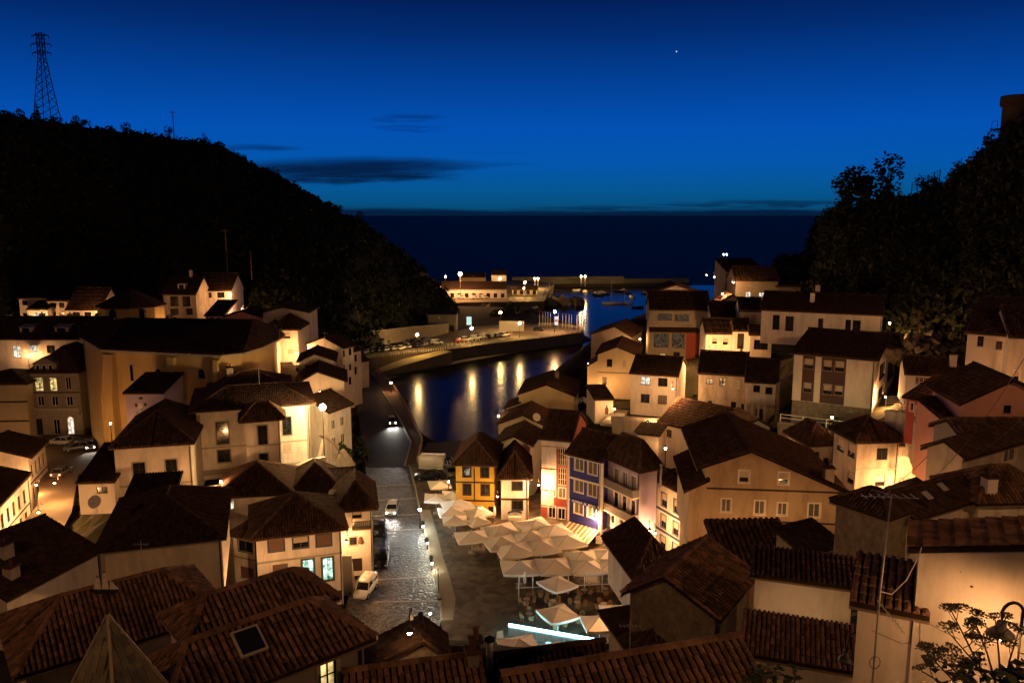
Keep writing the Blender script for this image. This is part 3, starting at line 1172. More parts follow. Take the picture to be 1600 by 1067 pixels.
h = House('modern white house with brown panel strips above a stone base', (1241, 553), (1368, 565), 101, -32, -1401, 6.0, 'white')
h.win('F', [(1256, 560, 1271, 576), (1286, 562.5, 1300, 579), (1304.5, 564, 1319.5, 580.5)], 'db')
h.win('F', [(1255.5, 597.5, 1268, 612.5), (1286, 601, 1300, 616), (1304, 602, 1317, 617.5)], 'db')
h.win('R', [(1374.5, 567, 1383, 589), (1387.5, 561, 1400, 587.5), (1372.5, 604, 1381, 625)], 'd')
h.roof('gx', 1.7, .6, .5)
for a, b in ((1253, 1272.5), (1282.5, 1321)):
    u0, u1 = h.hit('F', a, 590)[0], h.hit('F', b, 590)[0]
    hs = sorted([q for q in h.holes['F'] if u0 - .3 < (q[0] + q[2]) / 2 < u1 + .3], key=lambda q: q[1])
    zb = 0.05
    lows = [q for q in hs if q[1] < 3]
    ups = [q for q in hs if q[1] >= 3]
    for z0, z1 in ((.05, min(q[1] for q in lows) - .02), (max(q[3] for q in lows) + .02, min(q[1] for q in ups) - .02), (max(q[3] for q in ups) + .02, 5.9)):
        if z1 - z0 > .1:
            h.strip('F', u0, u1 - u0, z0, z1, WALL['panel'], .035, 'wall_panel')
    for rowq in (lows, ups):
        xs = [u0] + sorted(sum([[q[0] - .02, q[2] + .02] for q in rowq], [])) + [u1]
        z0, z1 = min(q[1] for q in rowq) - .02, max(q[3] for q in rowq) + .02
        for k in range(0, len(xs) - 1, 2):
            if xs[k + 1] - xs[k] > .05:
                h.strip('F', xs[k], xs[k + 1] - xs[k], z0, z1, WALL['panel'], .035, 'wall_panel')
modern = h
MB().box(.05, h.W - .05, .06, h.D - .1, -5, 0).build('stone_base', WALL['stone'], h.root)

h = House('long white house with tall dark windows and two chimneys', (1190, 485), (1379, 497), 128, -24, 9, 5.3, 'white')
h.win('F', [(1207, 492, 1218, 515), (1227, 494, 1240, 517), (1278, 497.5, 1286, 521), (1320.5, 499.5, 1329, 524), (1332, 500.5, 1344.5, 524.5)], 'd')
h.roof('gx', 2.2, .5, tm=M_TILE3).chim(.42, .25, .7, 1.4, 'white').chim(.45, .6, .7, 1.8, 'white')
h = House('dark stone house with two storeys of glazed galleries', (1016, 485), (1110, 487), 152, -6, 10, 9.6, 'greystone')
h.win('F', [(1027, 489.5, 1050, 501), (1054, 491, 1077, 502.5)], 'gd').win('F', [(1021, 521, 1045, 543), (1049.5, 521, 1070, 544)], 'gd').win('F', [(1080, 525, 1091, 545)], 'c')
h.win('F', [(1030, 552, 1040, 561)], 'o').win('F', [(1052, 550, 1062, 562), (1078, 553, 1087, 563)], 'd')
h.roof('gx', 2.8, .5, tm=M_TILE3)
p2 = MB()
T = h.to3('F')
z = h.hit('F', 1050, 516)[1]
solid_plane(p2, [T(-.2, z - .1, -1.5), T(h.W + .2, z - .1, -1.5), T(h.W + .2, z + .6, 0), T(-.2, z + .6, 0)], .15)
p2.build('pent_roof', M_TILE3, h.root)
h.strip('F', h.hit('F', 1072, 530)[0], h.hit('F', 1100, 530)[0] - h.hit('F', 1072, 530)[0], 0, z - .2, WALL['red'], .03, 'painted_bay')
h = House('white gabled house with plain end wall behind the galleries', (1017, 458), (1095, 459), 176, -4, 10, 7, 'white2')
h.roof('gy', 1.8, .5, rf=.5)
h = House('stone house with two lit windows high on the right slope', (1150, 440), (1216, 440), 172, -3, 9, 7, 'greystone')
h.win('F', [(1165, 456, 1173, 466), (1185.5, 457, 1194, 464)], 'l').roof('gx', 2.4, .5, tm=M_TILE3)
h = House('flat stone extension beside the high stone house', (1214, 448), (1251, 448), 171, -3, 7, 6, 'greystone')
h.roof('shed', .4, .2)
h.win('F', [(1230, 457, 1236, 462)], 'l')
h = House('pale house behind the high stone house on the ridge', (1134, 424), (1192, 421), 190, 2, 9, 8, 'old')
h.roof('shed', 2.2, .5)
h = House('small white gable between the galleries and the stone house', (1125, 473), (1164, 473), 158, -4, 7, 5, 'white2')
h.roof('gy', 1.5, .3)
h = House('white house with two small dark windows under the street lamp', (1112, 495), (1158, 496), 146, -5, 7, 5.5, 'white')
h.win('F', [(1122.5, 498.5, 1132, 507.5), (1139, 499, 1148, 507.5)], 'd').roof('gx', 2.0, .4)
h = House('low white house with two shuttered windows beside the bright corner lamp', (1103, 522), (1146, 523), 138, -5, 7, 5, 'white')
h.win('F', [(1112, 527.5, 1121, 538), (1129, 528, 1138, 539)], 'wb').roof('gx', 1.9, .4)
h = House('white house with two blinds at the head of the lane', (1157, 487), (1191, 488), 140, -8, 7, 8, 'white2')
h.win('F', [(1161, 491, 1171, 504), (1173, 492.5, 1183, 504.5)], 'b').roof('gx', 1.8, .3, tm=M_TILE3)
h = House('white porch block with tall dark door', (1146, 518), (1171, 518), 136, -8, 5, 5, 'white')
h.win('F', [(1152, 521, 1162.5, 545)], 'dod').roof('gx', 1.4, .5)
h = House('garage with dark opening between the white houses', (1172, 524), (1206, 528), 131, -14, 6, 4, 'white2')
h.win('F', [(1178, 531, 1200, 546)], 'd').roof('shed', .7, .5)

h = House('white house on the right edge below the wooded slope', (1512, 521), (1579, 529), 86, -38, 13, 4.0, 'white2')
h.win('F', [(1527, 525, 1537, 541), (1556, 533, 1566, 546)], 'd').roof('gx', 3.0, .5, rf=.6)
MB().box(.1, h.W, .5, h.D, -4.2, 0).build('lower_storey', WALL['grey'], h.root)
h = House('white wing at the right edge with a pale window', (1578, 528), (1660, 540), 82, -20, 9, 8.0, 'white2')
h.win('F', [(1584, 579, 1593, 595)], 'wb').roof('gx', 2.4, .5)
h = House('low white house with a wide window and chimney', (1415.5, 585), (1507, 590), 90, -18, 4.6, 3.6, 'white')
h.win('F', [(1429.5, 589.5, 1457, 600.5)], 'ga').roof('gx', 1.3, .5).chim(.82, .25, .7, 1.3, 'white2')
h = House('salmon pink gabled house with one small barred window', (1507, 626), (1660, 632), 66, -8, 7, 8, 'pink')
h.win('F', [(1568, 633, 1580, 645.5)], 'd').roof('gy', 1.9, .5, .5, rf=.46)
h = House('rose red wing with three white framed windows', (1417, 622), (1456, 652), 79, -58, 7, 4.6, 'rose')
h.win('F', [(1422, 629, 1427, 642), (1430.5, 635, 1435.5, 650), (1438.5, 640, 1444, 655)], 'W').roof('gx', 1.4, .5, rf=.7)
h = House('pink annex with dark doorway below the gabled house', (1478, 664), (1512, 660), 67, 0, 5, 6, 'pink')
h.roof('shed', .9, .7).win('F', [(1484, 674, 1491, 692)], 'dod')

h = House('weathered grey corner house with stained walls above the bright lamp', (1340, 692), (1405, 690), 80, 6, -1304, 7.4, 'old')
h.win('F', [(1370, 700, 1387, 718)], 'd').win('F', [(1367.5, 742, 1383, 759)], 'db')
h.win('L', [(1308, 685, 1319, 705), (1324.5, 692.5, 1336, 714), (1324, 737, 1334, 755)], 'db')
h.roof('hip', 1.6, .5).band('F', 733, hgt=.14, m=M_TRIM)
corner = h
h = House('rounded grey house end with cream ground floor', (1405, 696), (1479, 697), 81, 0, 7, 6.6, 'old')
h.roof('hip', 1.2, .4).win('F', [(1406, 702, 1415, 722)], 'd').strip('F', 1.4, h.W - 1.6, 1.2, 3.2, WALL['cream'], .06, 'cream_panel')
h = House('small hipped annex left of the grey corner house', (1264, 697), (1304, 692), 87, 8, 5, 5, 'white2')
h.win('F', [(1272, 706, 1280, 724), (1286, 715, 1294, 734)], 'd').roof('hip', 1.6, .4)
h = House('tiny tiled shed behind the ochre roof', (1232, 722), (1274, 723), 92, -6, 3, 3, 'white2')
h.roof('shed', .7, .2, pitch=.4)
h = House('second tiny tiled shed behind the ochre roof', (1218, 708), (1250, 709), 97, -6, 3, 3, 'white2')
h.roof('shed', .7, .2, pitch=.4)
h = House('old tiled cottage with laundry window behind the blue house', (1031, 661), (1113, 685), 113, -46, 9, 6.4, 'white')
h.win('F', [(1041.5, 671, 1049.4, 683), (1068.5, 674, 1077, 686), (1089, 679, 1097, 691)], 'd').roof('gx', 2.6, .4, tm=M_TILE)
h = House('grey gabled shed with weathered plaster behind the ochre house', (1158, 668), (1203, 668), 103, 8, 6, 5, 'flake')
h.roof('gy', 1.0, .2, rf=.55)

h = House('plain house with white framed window at the right edge', (1504, 718), (1612, 686), 55, 32, 2.6, 4.6, 'old')
h.win('F', [(1568, 702, 1587, 721)], 'Wc').roof('gx', .7, .4, pitch=.3)
h = House('dark low house with heavy tile roof at the right edge', (1503, 690), (1625, 686), 62, 2, 4, 5, 'grey')
h.roof('gx', .9, .5, pitch=.34, tm=M_TILE2)
h = House('flaking white house with skylights in its dark hipped roof', (1424, 812), (1528, 781), 46, 30, 2.8, 6, 'flake')
h.roof('gx', .85, .4, .3, tm=M_TILE3)
for a, b in ((.34, .22), (.62, .30)):
    x, y = h.W * a, h.D * b
    z = h.roof_z(x, y) + .14
    sl = .85 / 1.4
    M4 = Matrix.Translation((x, y, z)) @ Matrix.Rotation(math.atan(sl), 4, 'X') @ Matrix.Scale(.75, 4)
    o = MB().box(-.45, .45, -.5, .5, 0, .12).build('skylight', M_DARKW, h.root)
    o.matrix_local = M4
    g = MB().poly([(-.38, -.43, .125), (.38, -.43, .125), (.38, .43, .125), (-.38, .43, .125)]).build('pane', mat('skylight_glass', (.35, .33, .30), .2, .6), o)
h = House('tile roofed right wing of the flaking house with stub chimney', (1530, 788), (1650, 796), 48.5, 4, 4, 6, 'flake')
h.roof('hip', 1.3, .5, tm=M_TILE2).chim(.16, .1, .7, .9, 'white')
h = House('dark stone block with plain sloping roof', (1386, 812), (1428, 803), 45, 33, -1307, 4.2, 'stone')
h.roof('hip', .8, .3, tm=M_TILE3)
h = House('dark shed with low roof beside the stone block', (1256, 868), (1312, 845), 50, 28, 2.4, 3.5, 'stone')
h.roof('shed', .7, .3, tm=M_TILE3)
h = House('shed with corrugated ribbed roof in front of the ochre house', (1131, 889), (1248, 883), 56, 3, 4.4, 3.5, 'ochre')
h.roof('shed', 1.7, .2, pitch=.44, tm=M_TILE)
h = House('house with broad brown shingled roof and ragged hole', (985, 921), (1118, 975), 43, -34, 6, 3.4, 'stone')
h.roof('gy', 1.4, .4, .4, rf=.42, tm=M_TILE2, pitch=.30)
h = House('dark hipped house beside the terrace', (995, 905), (1060, 890), 62, 10, 8, 4, 'white2')
h.roof('hip', 2.0, .5, tm=M_TILE3)
h = House('low dark roofed house in front of the terrace parasols', (1003, 1034), (1150, 1008), 41, 14, 5, 3, 'old')
h.roof('hip', 1.5, .5, tm=M_TILE3)
h = House('house with plain white side wall and dark roof', (1180, 899), (1332, 916), 38.5, -18, 2.0, 4.4, 'white')
h.roof('shed', .45, .25, tm=M_TILE3)
h = House('low house with red brown roof and white wall at the bottom', (1165, 1021), (1338, 1064), 32, -19, 2.2, 3.2, 'white')
h.roof('shed', .55, .3, tm=M_TILE2, pitch=.2, single=300)
h = House('big white walled house with tiled verge in the right foreground', (1437, 856), (1700, 895), 23, -27, 1.9, 9.0, 'white2')
h.roof('sr', .95, .3, .2, tm=M_TILE2, single=300)
fgwall = h
h = House('low white annex with a small tiled roof against the foreground house', (1341, 948), (1438, 962), 23, -27, 1.8, 6.0, 'white2', ref='B')
h.roof('shed', .55, .3, tm=M_TILE2, single=120)
annex = h

# ---------------------------------------------------------------- houses of the left bank
h = House('white corner house with blue framed blinds beside the road', (400, 844), (533, 827), 82, 18, 9, 8.6, 'white', ref='B')
h.win('F', [(419, 841.5, 444, 861), (494, 834.5, 518, 853)], 'bb').win('F', [(457.5, 838, 482, 856)], 'bl').win('F', [(426, 881, 450, 899.5)], 'br')
h.win('F', [(472.5, 874, 490.5, 900), (504, 871, 520.5, 906)], 'sg')
h.roof('hip', 2.4, .7).band('F', 873, m=M_TRIM, hgt=.2)
h.strip('F', h.W - .9, .7, .6, 1.7, M_BLUEW, .05, 'notice_board')
wcorner = h
h = House('white bay with green window joined to the blue framed corner house', (364, 836), (401, 846), 85, -24, 5, 9.0, 'white')
h.win('F', [(372.5, 845, 394, 862)], 'g').win('F', [(376, 886, 396, 903)], 'br').roof('hip', 1.2, .5).band('F', 873, m=M_TRIM, hgt=.2)
h = House('tall white rear block with one lit window and hipped roof', (340, 778), (452, 767), 92, 10, 9, 11.5, 'white')
h.win('F', [(354, 782.5, 366, 796)], 'l').roof('hip', 2.3, .6)
h = House('white roadside wing with balcony, wall lantern and ornament', (531, 799), (581, 793), 88, 12, 8, 8.0, 'white')
h.win('F', [(550, 796, 565, 809)], 'db').win('F', [(546, 839, 557.5, 851)], 't').win('F', [(549, 872, 566, 892)], 'dod')
h.roof('hip', 1.9, .7)
h.balcony('F', 1.3, h.W - .1, h.hit('F', 562, 822)[1], .9, .9, M_GREENW, True, None, M_BROWNW)
wing = h
h = House('tiled link roof between the roadside wing and the rear block', (452, 778), (535, 765), 94, 14, 8, 8.5, 'white')
h.roof('hip', 2.6, .5)
h = House('small white roof dormer block above the roadside wing', (517, 758), (552, 752), 97, 12, 5, 9, 'white')
h.roof('gx', 1.0, .4, tm=M_TILE3)

# big floodlit house
h = House('large white mansion with floodlit right end and stone trim', (306, 646), (483, 631), 106, 18, 13, 9.5, 'white')
h.win('F', [(338, 659, 357.5, 694), (340, 702.5, 360, 722)], 't').win('F', [(441, 651, 455.5, 680)], 'ldm').win('F', [(441, 692.5, 456, 706)], 'b')
h.roof('hip', 1.5, .9, hipf=.6).band('F', 695, m=M_TRIM, px=400).band('F', 736, m=M_TRIM, hgt=.8, px=400)
h.strip('F', 0, .5, 0, 9.3, M_TRIM, .05).strip('F', h.W - .5, .5, 0, 9.3, M_TRIM, .05)
mansion = h
h = House('projecting white bay of the mansion under its own canopy roof', (383, 661), (437, 656), 103, 18, 3, 8.5, 'white')
h.win('F', [(403, 664.5, 418, 695), (405, 708, 419, 722.5)], 't').roof('hip', 1.3, .8, hipf=.9).band('F', 697, m=M_TRIM)
h = House('upper storey of the mansion with a strip of small windows', (328, 618), (450, 607), 113, 17, 9, 9, 'white')
h.win('F', [(339, 614.5, 362, 622)], 'ga').win('F', [(420, 606.5, 441, 615)], 'ga').roof('hip', 1.8, .7, hipf=.9)
h.chim(.25, .5, .9, 1.4, 'old')

h = House('white house with grey stone window frames and lit panes', (178, 701), (298, 689), 96, 14, 15, 8.6, 'white2')
h.win('F', [(208, 722.5, 227.5, 756), (259, 717.5, 277, 750)], 't').win('F', [(261, 762.5, 278, 793)], 'ldm').win('F', [(211, 768, 228, 790)], 't')
h.roof('hip', 3.0, .5).band('F', 758, m=M_TRIM)
h = House('low white annex with dark tiled roof beside the bend', (122, 755), (178, 750), 94, 6, 9, 4, 'white2')
h.win('F', [(151, 760.5, 168, 770)], 'd').roof('shed', 2.2, .3, tm=M_TILE3)

h = House('wide dark roofed house with a pale wall strip', (156, 862), (346, 861), 62, 17, 12, 5, 'white2')
h.roof('hip', 2.3, .4, tm=M_TILE3)
h = House('dark low roof with white gable strip behind the wide dark roof', (186, 806), (262, 793), 72, 12, 7, 5, 'white2')
h.roof('shed', 1.5, .3, tm=M_TILE3)
h = House('long dark roof running toward the camera on the left', (10, 946), (155, 862), 62, 74, 11, 4.0, 'white2', ref='B')
h.roof('gx', 2.2, .3, tm=M_TILE3, rf=.5)
h.chim(.35, .3, .9, 1.1, 'old').chim(.2, .12, .8, .9, 'old')

h = House('pale street house with arched lanterns at the left bend', (44, 735), (71, 691), 121, 106, 10, 8, 'white2', ref='B')
h.grid('F', [1.2 + 2.0 * k for k in range(8)], (4.9, 1.4), 1.0, 1.9, 't')
h.roof('gx', 1.8, .5, tm=M_TILE3, rf=.5).band('F', z=4.1)
sth = h
h = House('nearer pale street house with tall windows at the left edge', (-25, 838), (43, 742), 103, 106, 11, 9.5, 'white2', ref='B')
h.grid('F', [1.3 + 2.2 * k for k in range(14)], (6.3, 3.3, .4), 1.0, 1.8, 'd')
h.roof('gx', 1.8, .5, tm=M_TILE3, rf=.5).band('F', z=5.6).band('F', z=2.7)
sth2 = h

h = House('cream apartment block with dark bands at the left edge', (-50, 602), (40, 596), 138, 4, 10, 15, 'cream')
h.roof('hip', 1.4, .6).band('F', 629, px=20, hgt=.3).band('F', 659, px=20, hgt=.3)
h.win('R', [(41.5, 608, 45, 622), (42, 630, 46, 645)], 'd')
h = House('ornate stone house with balustraded balcony, dormer and arched doors', (48, 584), (123, 583), 141, 2, 12, 11.3, 'greystone')
h.win('F', [(54.5, 590, 67.5, 611), (77.5, 590, 89, 611)], 'y').win('F', [(102.5, 589, 111, 609)], 'w').win('F', [(59, 619, 69, 634), (81, 619, 91, 634), (104, 619, 114, 634)], 'w')
h.win('F', [(84, 655, 94, 679)], 'w').win('F', [(57, 654, 67, 680)], 'd')
h.win('F', [(106, 650, 116.5, 680)], 'lwd', arch=True)
h.roof('hip', 3.6, .5, hipf=.8, tm=M_TILE3)
h.band('F', 587, m=M_TRIM, hgt=.35, out=.2).band('F', 614, m=M_BAND).band('F', 647, m=M_TRIM, hgt=.2)
h.balcony('F', .5, h.W - .1, h.hit('F', 85, 645)[1], 1.0, .95, M_WHITEW, True)
d = MB()
T = h.to3('F')
u0, u1 = h.hit('F', 52, 570)[0], h.hit('F', 88, 570)[0]
d.box(u0, u1, -.1, 3, 11.4, 13.2)
d.poly([(u0, -.1, 13.2), (u1, -.1, 13.2), ((u0 + u1) / 2, -.1, 14.3)]).poly([(u0 - .2, -.3, 13.15), ((u0 + u1) / 2, -.3, 14.4), ((u0 + u1) / 2, 3, 14.4), (u0 - .2, 3, 13.15)]).poly([((u0 + u1) / 2, -.3, 14.4), (u1 + .2, -.3, 13.15), (u1 + .2, 3, 13.15), ((u0 + u1) / 2, 3, 14.4)])
dm = d.build('dormer', WALL['greystone'], h.root)
for k in range(3):
    a = u0 + .35 + k * (u1 - u0 - .7) / 3 + .1
    f = MB().box(a, a + .75, -.16, -.11, 11.7, 12.95)
    f.build('dormer_window', M_WHITEW, dm)
    MB().poly([(a + .1, -.165, 11.8), (a + .65, -.165, 11.8), (a + .65, -.165, 12.85), (a + .1, -.165, 12.85)]).build('dormer_pane', M_GLASS, dm)
ornate = h
h = House('long white house with three dormers in a dark roof', (-20, 531), (160, 529), 152, 0, 10, 13, 'white')
h.win('F', [(20, 540.5, 32.5, 559), (46, 539.5, 59, 550)], 'l').win('F', [(73, 539.5, 86, 552), (101, 539.5, 113, 552), (128, 540, 139, 552)], 'd')
h.roof('gx', 3.2, .6, tm=M_TILE3)
for (x0, x1) in ((26, 45), (81, 102), (122, 140)):
    a, b = h.hit('F', x0, 520)[0], h.hit('F', x1, 520)[0]
    d = MB().box(a, b, 1.0, 4.2, h.h, h.h + 1.75)
    d.poly([(a - .25, .7, h.h + 1.78), (b + .25, .7, h.h + 1.78), (b + .25, 4.5, h.h + 2.4), (a - .25, 4.5, h.h + 2.4)])
    dm = d.build('dormer', WALL['white2'], h.root)
    MB().box(a + .5, b - .5, .95, .99, h.h + .75, h.h + 1.6).build('dormer_window', M_GLASS, dm)
for k in (.05, .35, .6, .85):
    h.chim(k, .55, .8, .8, 'old')

for (lab, A, B, Y, wins, rise, st, wm) in (
    ('white house with lit arched door at the left end of the upper row', (29.5, 467), (76, 466), 186, [(34.5, 469.5, 43, 477), (59, 469, 72, 476), (36, 489, 43, 498)], .8, 'd', 'white'),
    ('white house with four square windows in the upper row', (74, 471), (105, 471), 184, [(79, 473, 87.5, 481), (92.5, 473, 100.5, 481), (80, 488, 88, 497.5), (93, 488, 101, 497.5)], 1.2, 'd', 'white2'),
    ('white house with big dark roof at the right end of the upper row', (104, 485), (157, 484), 182, [(114, 487.5, 125, 497), (132, 487.5, 142.5, 497)], 4.2, 'd', 'white'),
    ('white house with two balcony doors and small dormer on the hillside', (255, 461), (306, 461), 192, [(266, 463, 279, 479), (285, 463, 297.5, 479), (266, 482, 279, 492), (291, 482, 301, 492)], 3.6, 'd', 'old'),
    ('white house with two windows lit by the hillside lamp', (309, 455), (361, 455), 200, [(319, 457, 331, 465.5), (339.5, 456.5, 351, 465.5)], 3.6, 'd', 'white'),
):
    h = House(lab, A, B, Y, 0, 9, 7.5, wm)
    h.win('F', wins, st)
    h.roof('gx', rise, .4, tm=M_TILE3, rf=.6)
    if 'dormer' in lab:
        d = MB().box(h.W * .4, h.W * .62, 1.2, 4, h.h + .6, h.h + 2.2).build('dormer', WALL['white2'], h.root)
        MB().box(h.W * .44, h.W * .58, 1.15, 1.19, h.h + 1.0, h.h + 2.0).build('dormer_window', M_GLASS, d)
        h.chim(.62, .6, .7, 1.6)
    if 'arched door' in lab:
        h.win('F', [], 'w')
h = House('small porch building with lit arch below the upper row', (43, 484), (74, 483), 182, -2, 4, 4, 'white')
h.win('F', [(53, 488, 66, 500)], 'lwd').roof('shed', 1.2, .3, tm=M_TILE3)
h = House('grey blue house side with tall slits under the hillside lamp', (321, 494), (351, 495), 172, 2, 9, 6, 'purple')
h.win('F', [(329, 496, 333, 508), (340, 496, 344, 508)], 'd').roof('shed', 2.2, .4, tm=M_TILE3)
h = House('pink gabled house in the middle of the left slope', (351, 495), (405, 491), 170, 2, 9, 7, 'pink')
h.roof('gy', 1.2, .4, rf=.5, tm=M_TILE3).win('F', [(392, 510, 399, 517)], 'd')
h = House('pinkish white house with hipped roof beside the church apse', (404, 532), (432, 531), 152, 4, 9, 7, 'white2')
h.win('F', [(419, 535, 426, 545)], 'd').roof('hip', 2.0, .6, tm=M_TILE3)
h = House('tall white gabled house at the top of the stepped lane', (411, 488), (480, 488), 166, 2, 10, 12, 'white2')
h.win('R', [(471, 492, 477, 502), (471, 514, 477, 524)], 'd').roof('gy', 1.0, .5, rf=.46, tm=M_TILE3).win('F', [(469, 494, 477, 503), (470, 516, 477, 524)], 'd')
h = House('white house with shuttered window lit by the lane lamp', (424, 516), (465, 515), 157, 2, 8, 7, 'white')
h.win('F', [(440.5, 519.5, 454, 529.5)], 'wb').win('F', [(449, 544.5, 460, 554)], 'b').win('F', [(431, 546, 438, 560)], 'dod').roof('hip', 2.0, .5, tm=M_TILE3)
h = House('tall narrow house with rows of windows above the road', (535, 545), (552, 540.5), 150, 62, -480, 12, 'white')
h.win('F', [(536, 547, 539, 558), (545, 544, 549, 555), (536, 570, 539, 582), (545.5, 569, 549, 579), (536.5, 592, 539.5, 602), (545, 589, 549, 601)], 'd')
h.roof('gx', 1.6, .4, tm=M_TILE3)
h = House('slim house end behind the tall narrow house', (552, 550), (564, 547), 158, 62, 6, 11, 'white2')
h.win('F', [(554, 554, 557.5, 565), (554, 573, 557.5, 585)], 'd').roof('gx', 1.2, .3, tm=M_TILE3)
h = House('white gabled house with dark window below the tall narrow house', (467, 565), (522, 571), 141, 10, 9, 8, 'white2')
h.win('F', [(477, 570, 487, 580)], 'd').roof('gy', 1.3, .4, rf=.45, tm=M_TILE3)
h = House('white gabled house partly hidden by the floodlight', (466, 598), (538, 604), 130, 12, 10, 8, 'white2')
h.roof('gy', 1.7, .5, rf=.42, tm=M_TILE3)
h = House('long pale house with many windows facing the harbour road', (512, 646), (549, 619), 119, 66, 8, 10, 'white')
h.grid('F', [1.3 + 2.3 * k for k in range(9)], (7.2, 4.4, 1.5), 1.0, 1.5, 'Wc')
h.roof('gx', 1.8, .4, tm=M_TILE3)
h = House('small house beside the harbour wall', (563, 566), (576, 563), 176, 50, 7, 6, 'white2')
h.roof('gx', 1.4, .3, tm=M_TILE3)

# ---------------- church
ch = thing('church', 'ochre church with dark roof, apse and buttresses', 'church', at(240, 700, 125))
CZ = at(168, 543, 124).z
foot = [at(133, 540, 136), at(167, 543, 124), at(343, 548, 119), at(376, 548, 121), at(404, 548, 126), at(428, 548, 134), at(432, 548, 146), at(130, 540, 150)]
foot = [V((p.x, p.y, CZ)) for p in foot]
ob = ch.location
mb = MB()
for k in range(len(foot)):
    a, b = foot[k], foot[(k + 1) % len(foot)]
    mb.poly([V((a.x, a.y, 1.5)) - ob, V((b.x, b.y, 1.5)) - ob, b - ob, a - ob])
mb.build('wall', WALL['church'], ch)
mb = MB()
tm_ = MB()
ridge = [V((at(196, 510, 136).x, 137, CZ + 3.0)), V((at(395, 520, 134).x, 135, CZ + 3.0))]
cen = sum(foot, V()) / len(foot)
eav = [p + (p - cen).normalized() * .8 - V((0, 0, .25)) for p in foot]
for k in range(len(eav)):
    a, b = eav[k], eav[(k + 1) % len(eav)]
    ra = min(ridge, key=lambda r: (r - a).length)
    rb = min(ridge, key=lambda r: (r - b).length)
    pl = [a - ob, b - ob, rb - ob] + ([ra - ob] if ra != rb else [])
    solid_plane(mb, pl, .2)
    tm_rows = list(tile_rows(pl, .34, 1.2))
    for r_ in tm_rows:
        tile_geo(tm_, *r_, 3, .02)
ro = mb.build('roof', M_ROOF, ch)
tm_.build('roof_tiles', M_TILE3, ro, kind='stuff')
mb = MB()
for k in range(len(eav)):
    mb.bar(eav[k] - ob + V((0, 0, -.15)), eav[(k + 1) % len(eav)] - ob + V((0, 0, -.15)), .25, .3)
mb.build('cornice', M_TRIM, ch)
for k, (i, t, w) in enumerate(((0, .98, 1.5), (1, .04, 1.4), (1, .59, 1.2), (1, .98, .8))):
    a, b = foot[i], foot[i + 1]
    p = a.lerp(b, t)
    dd = (b - a).normalized()
    nn = V((dd.y, -dd.x, 0))
    M4 = Matrix.Translation(V((p.x, p.y, 0)) - V((ob.x, ob.y, ob.z)))
    bm = MB()
    q = [p - dd * w / 2, p + dd * w / 2]
    zt = CZ - 1.0
    for (z0, z1, o0, o1) in ((1.5, CZ - 8, 1.5, 1.5), (CZ - 8, zt, 1.5, .7)):
        c0 = [q[0] + nn * -.02, q[1] + nn * -.02, q[1] + nn * o0, q[0] + nn * o0]
        c1 = [q[0] + nn * -.02, q[1] + nn * -.02, q[1] + nn * o1, q[0] + nn * o1]
        lo = [V((c.x, c.y, z0)) - ob for c in c0]
        hi = [V((c.x, c.y, z1)) - ob for c in c1]
        bm.poly(hi)
        for j in range(4):
            bm.poly([lo[j], lo[(j + 1) % 4], hi[(j + 1) % 4], hi[j]])
    bm.build('buttress', WALL['church'], ch)


def church_window(i, px, y0, y1, wpx, arch=True):
    a, b = foot[i], foot[i + 1]
    dd = (b - a).normalized()
    nn = V((dd.y, -dd.x, 0))

    def hp(x, y):
        r = ray(x, y)
        t = nn.dot(a - V((0, 0, CAMZ))) / nn.dot(r)
        return V((0, 0, CAMZ)) + r * t
    L, Rr = hp(px - wpx / 2, (y0 + y1) / 2), hp(px + wpx / 2, (y0 + y1) / 2)
    z1, z0 = hp(px, y0).z, hp(px, y1).z
    w = (Rr - L).length
    c = (L + Rr) / 2
    n = 8
    out = [(-w / 2, z0)] + ([(-w / 2 * math.cos(math.pi * k / n), z1 - w / 2 + w / 2 * math.sin(math.pi * k / n)) for k in range(n + 1)] if arch else [(-w / 2, z1), (w / 2, z1)]) + [(w / 2, z0)]

    def P3(x, z, d):
        q = c + dd * x + nn * d
        return V((q.x, q.y, z)) - ob
    inn = [(x * .72, (z0 + z1) / 2 + (z - (z0 + z1) / 2) * .9) for x, z in out]
    fm = MB()
    for k in range(len(out)):
        j = (k + 1) % len(out)
        fm.poly([P3(*out[k], .12), P3(*out[j], .12), P3(*inn[j], .05), P3(*inn[k], .05)])
        fm.poly([P3(*out[k], 0), P3(*out[j], 0), P3(*out[j], .12), P3(*out[k], .12)])
    wo_ = fm.build('window', M_TRIM, ch)
    MB().poly([P3(*p, .05) for p in inn]).build('pane', M_GLASS, wo_)


church_window(1, 206, 569, 596, 6, False)
church_window(1, 248, 575, 600, 11)
church_window(1, 315, 576, 592, 13)
church_window(0, 161, 568, 592, 5, False)
for p in foot:
    TER.append((p.x, p.y, 2.0))

# octagonal chapel behind
oc = thing('chapel', 'ochre polygonal chapel with two arched windows behind the church', 'church', at(206, 515, 170))
oz = at(206, 481, 166).z
c0 = at(206, 490, 172)
n = 8
rr = 6.6
pts = [V((c0.x + rr * math.cos(R(22.5 + 45 * k)), c0.y + rr * math.sin(R(22.5 + 45 * k)), oz)) for k in range(n)]
ob2 = oc.location
mb = MB()
mr_ = MB()
for k in range(n):
    a, b = pts[k], pts[(k + 1) % n]
    mb.poly([V((a.x, a.y, oz - 9)) - ob2, V((b.x, b.y, oz - 9)) - ob2, b - ob2, a - ob2])
    e1, e2 = a + (a - V((c0.x, c0.y, oz))) * .08, b + (b - V((c0.x, c0.y, oz))) * .08
    solid_plane(mr_, [e1 - ob2, e2 - ob2, V((c0.x, c0.y, oz + 3.6)) - ob2], .25)
mb.build('wall', WALL['church'], oc)
mr_.build('roof', M_TILE3, oc)
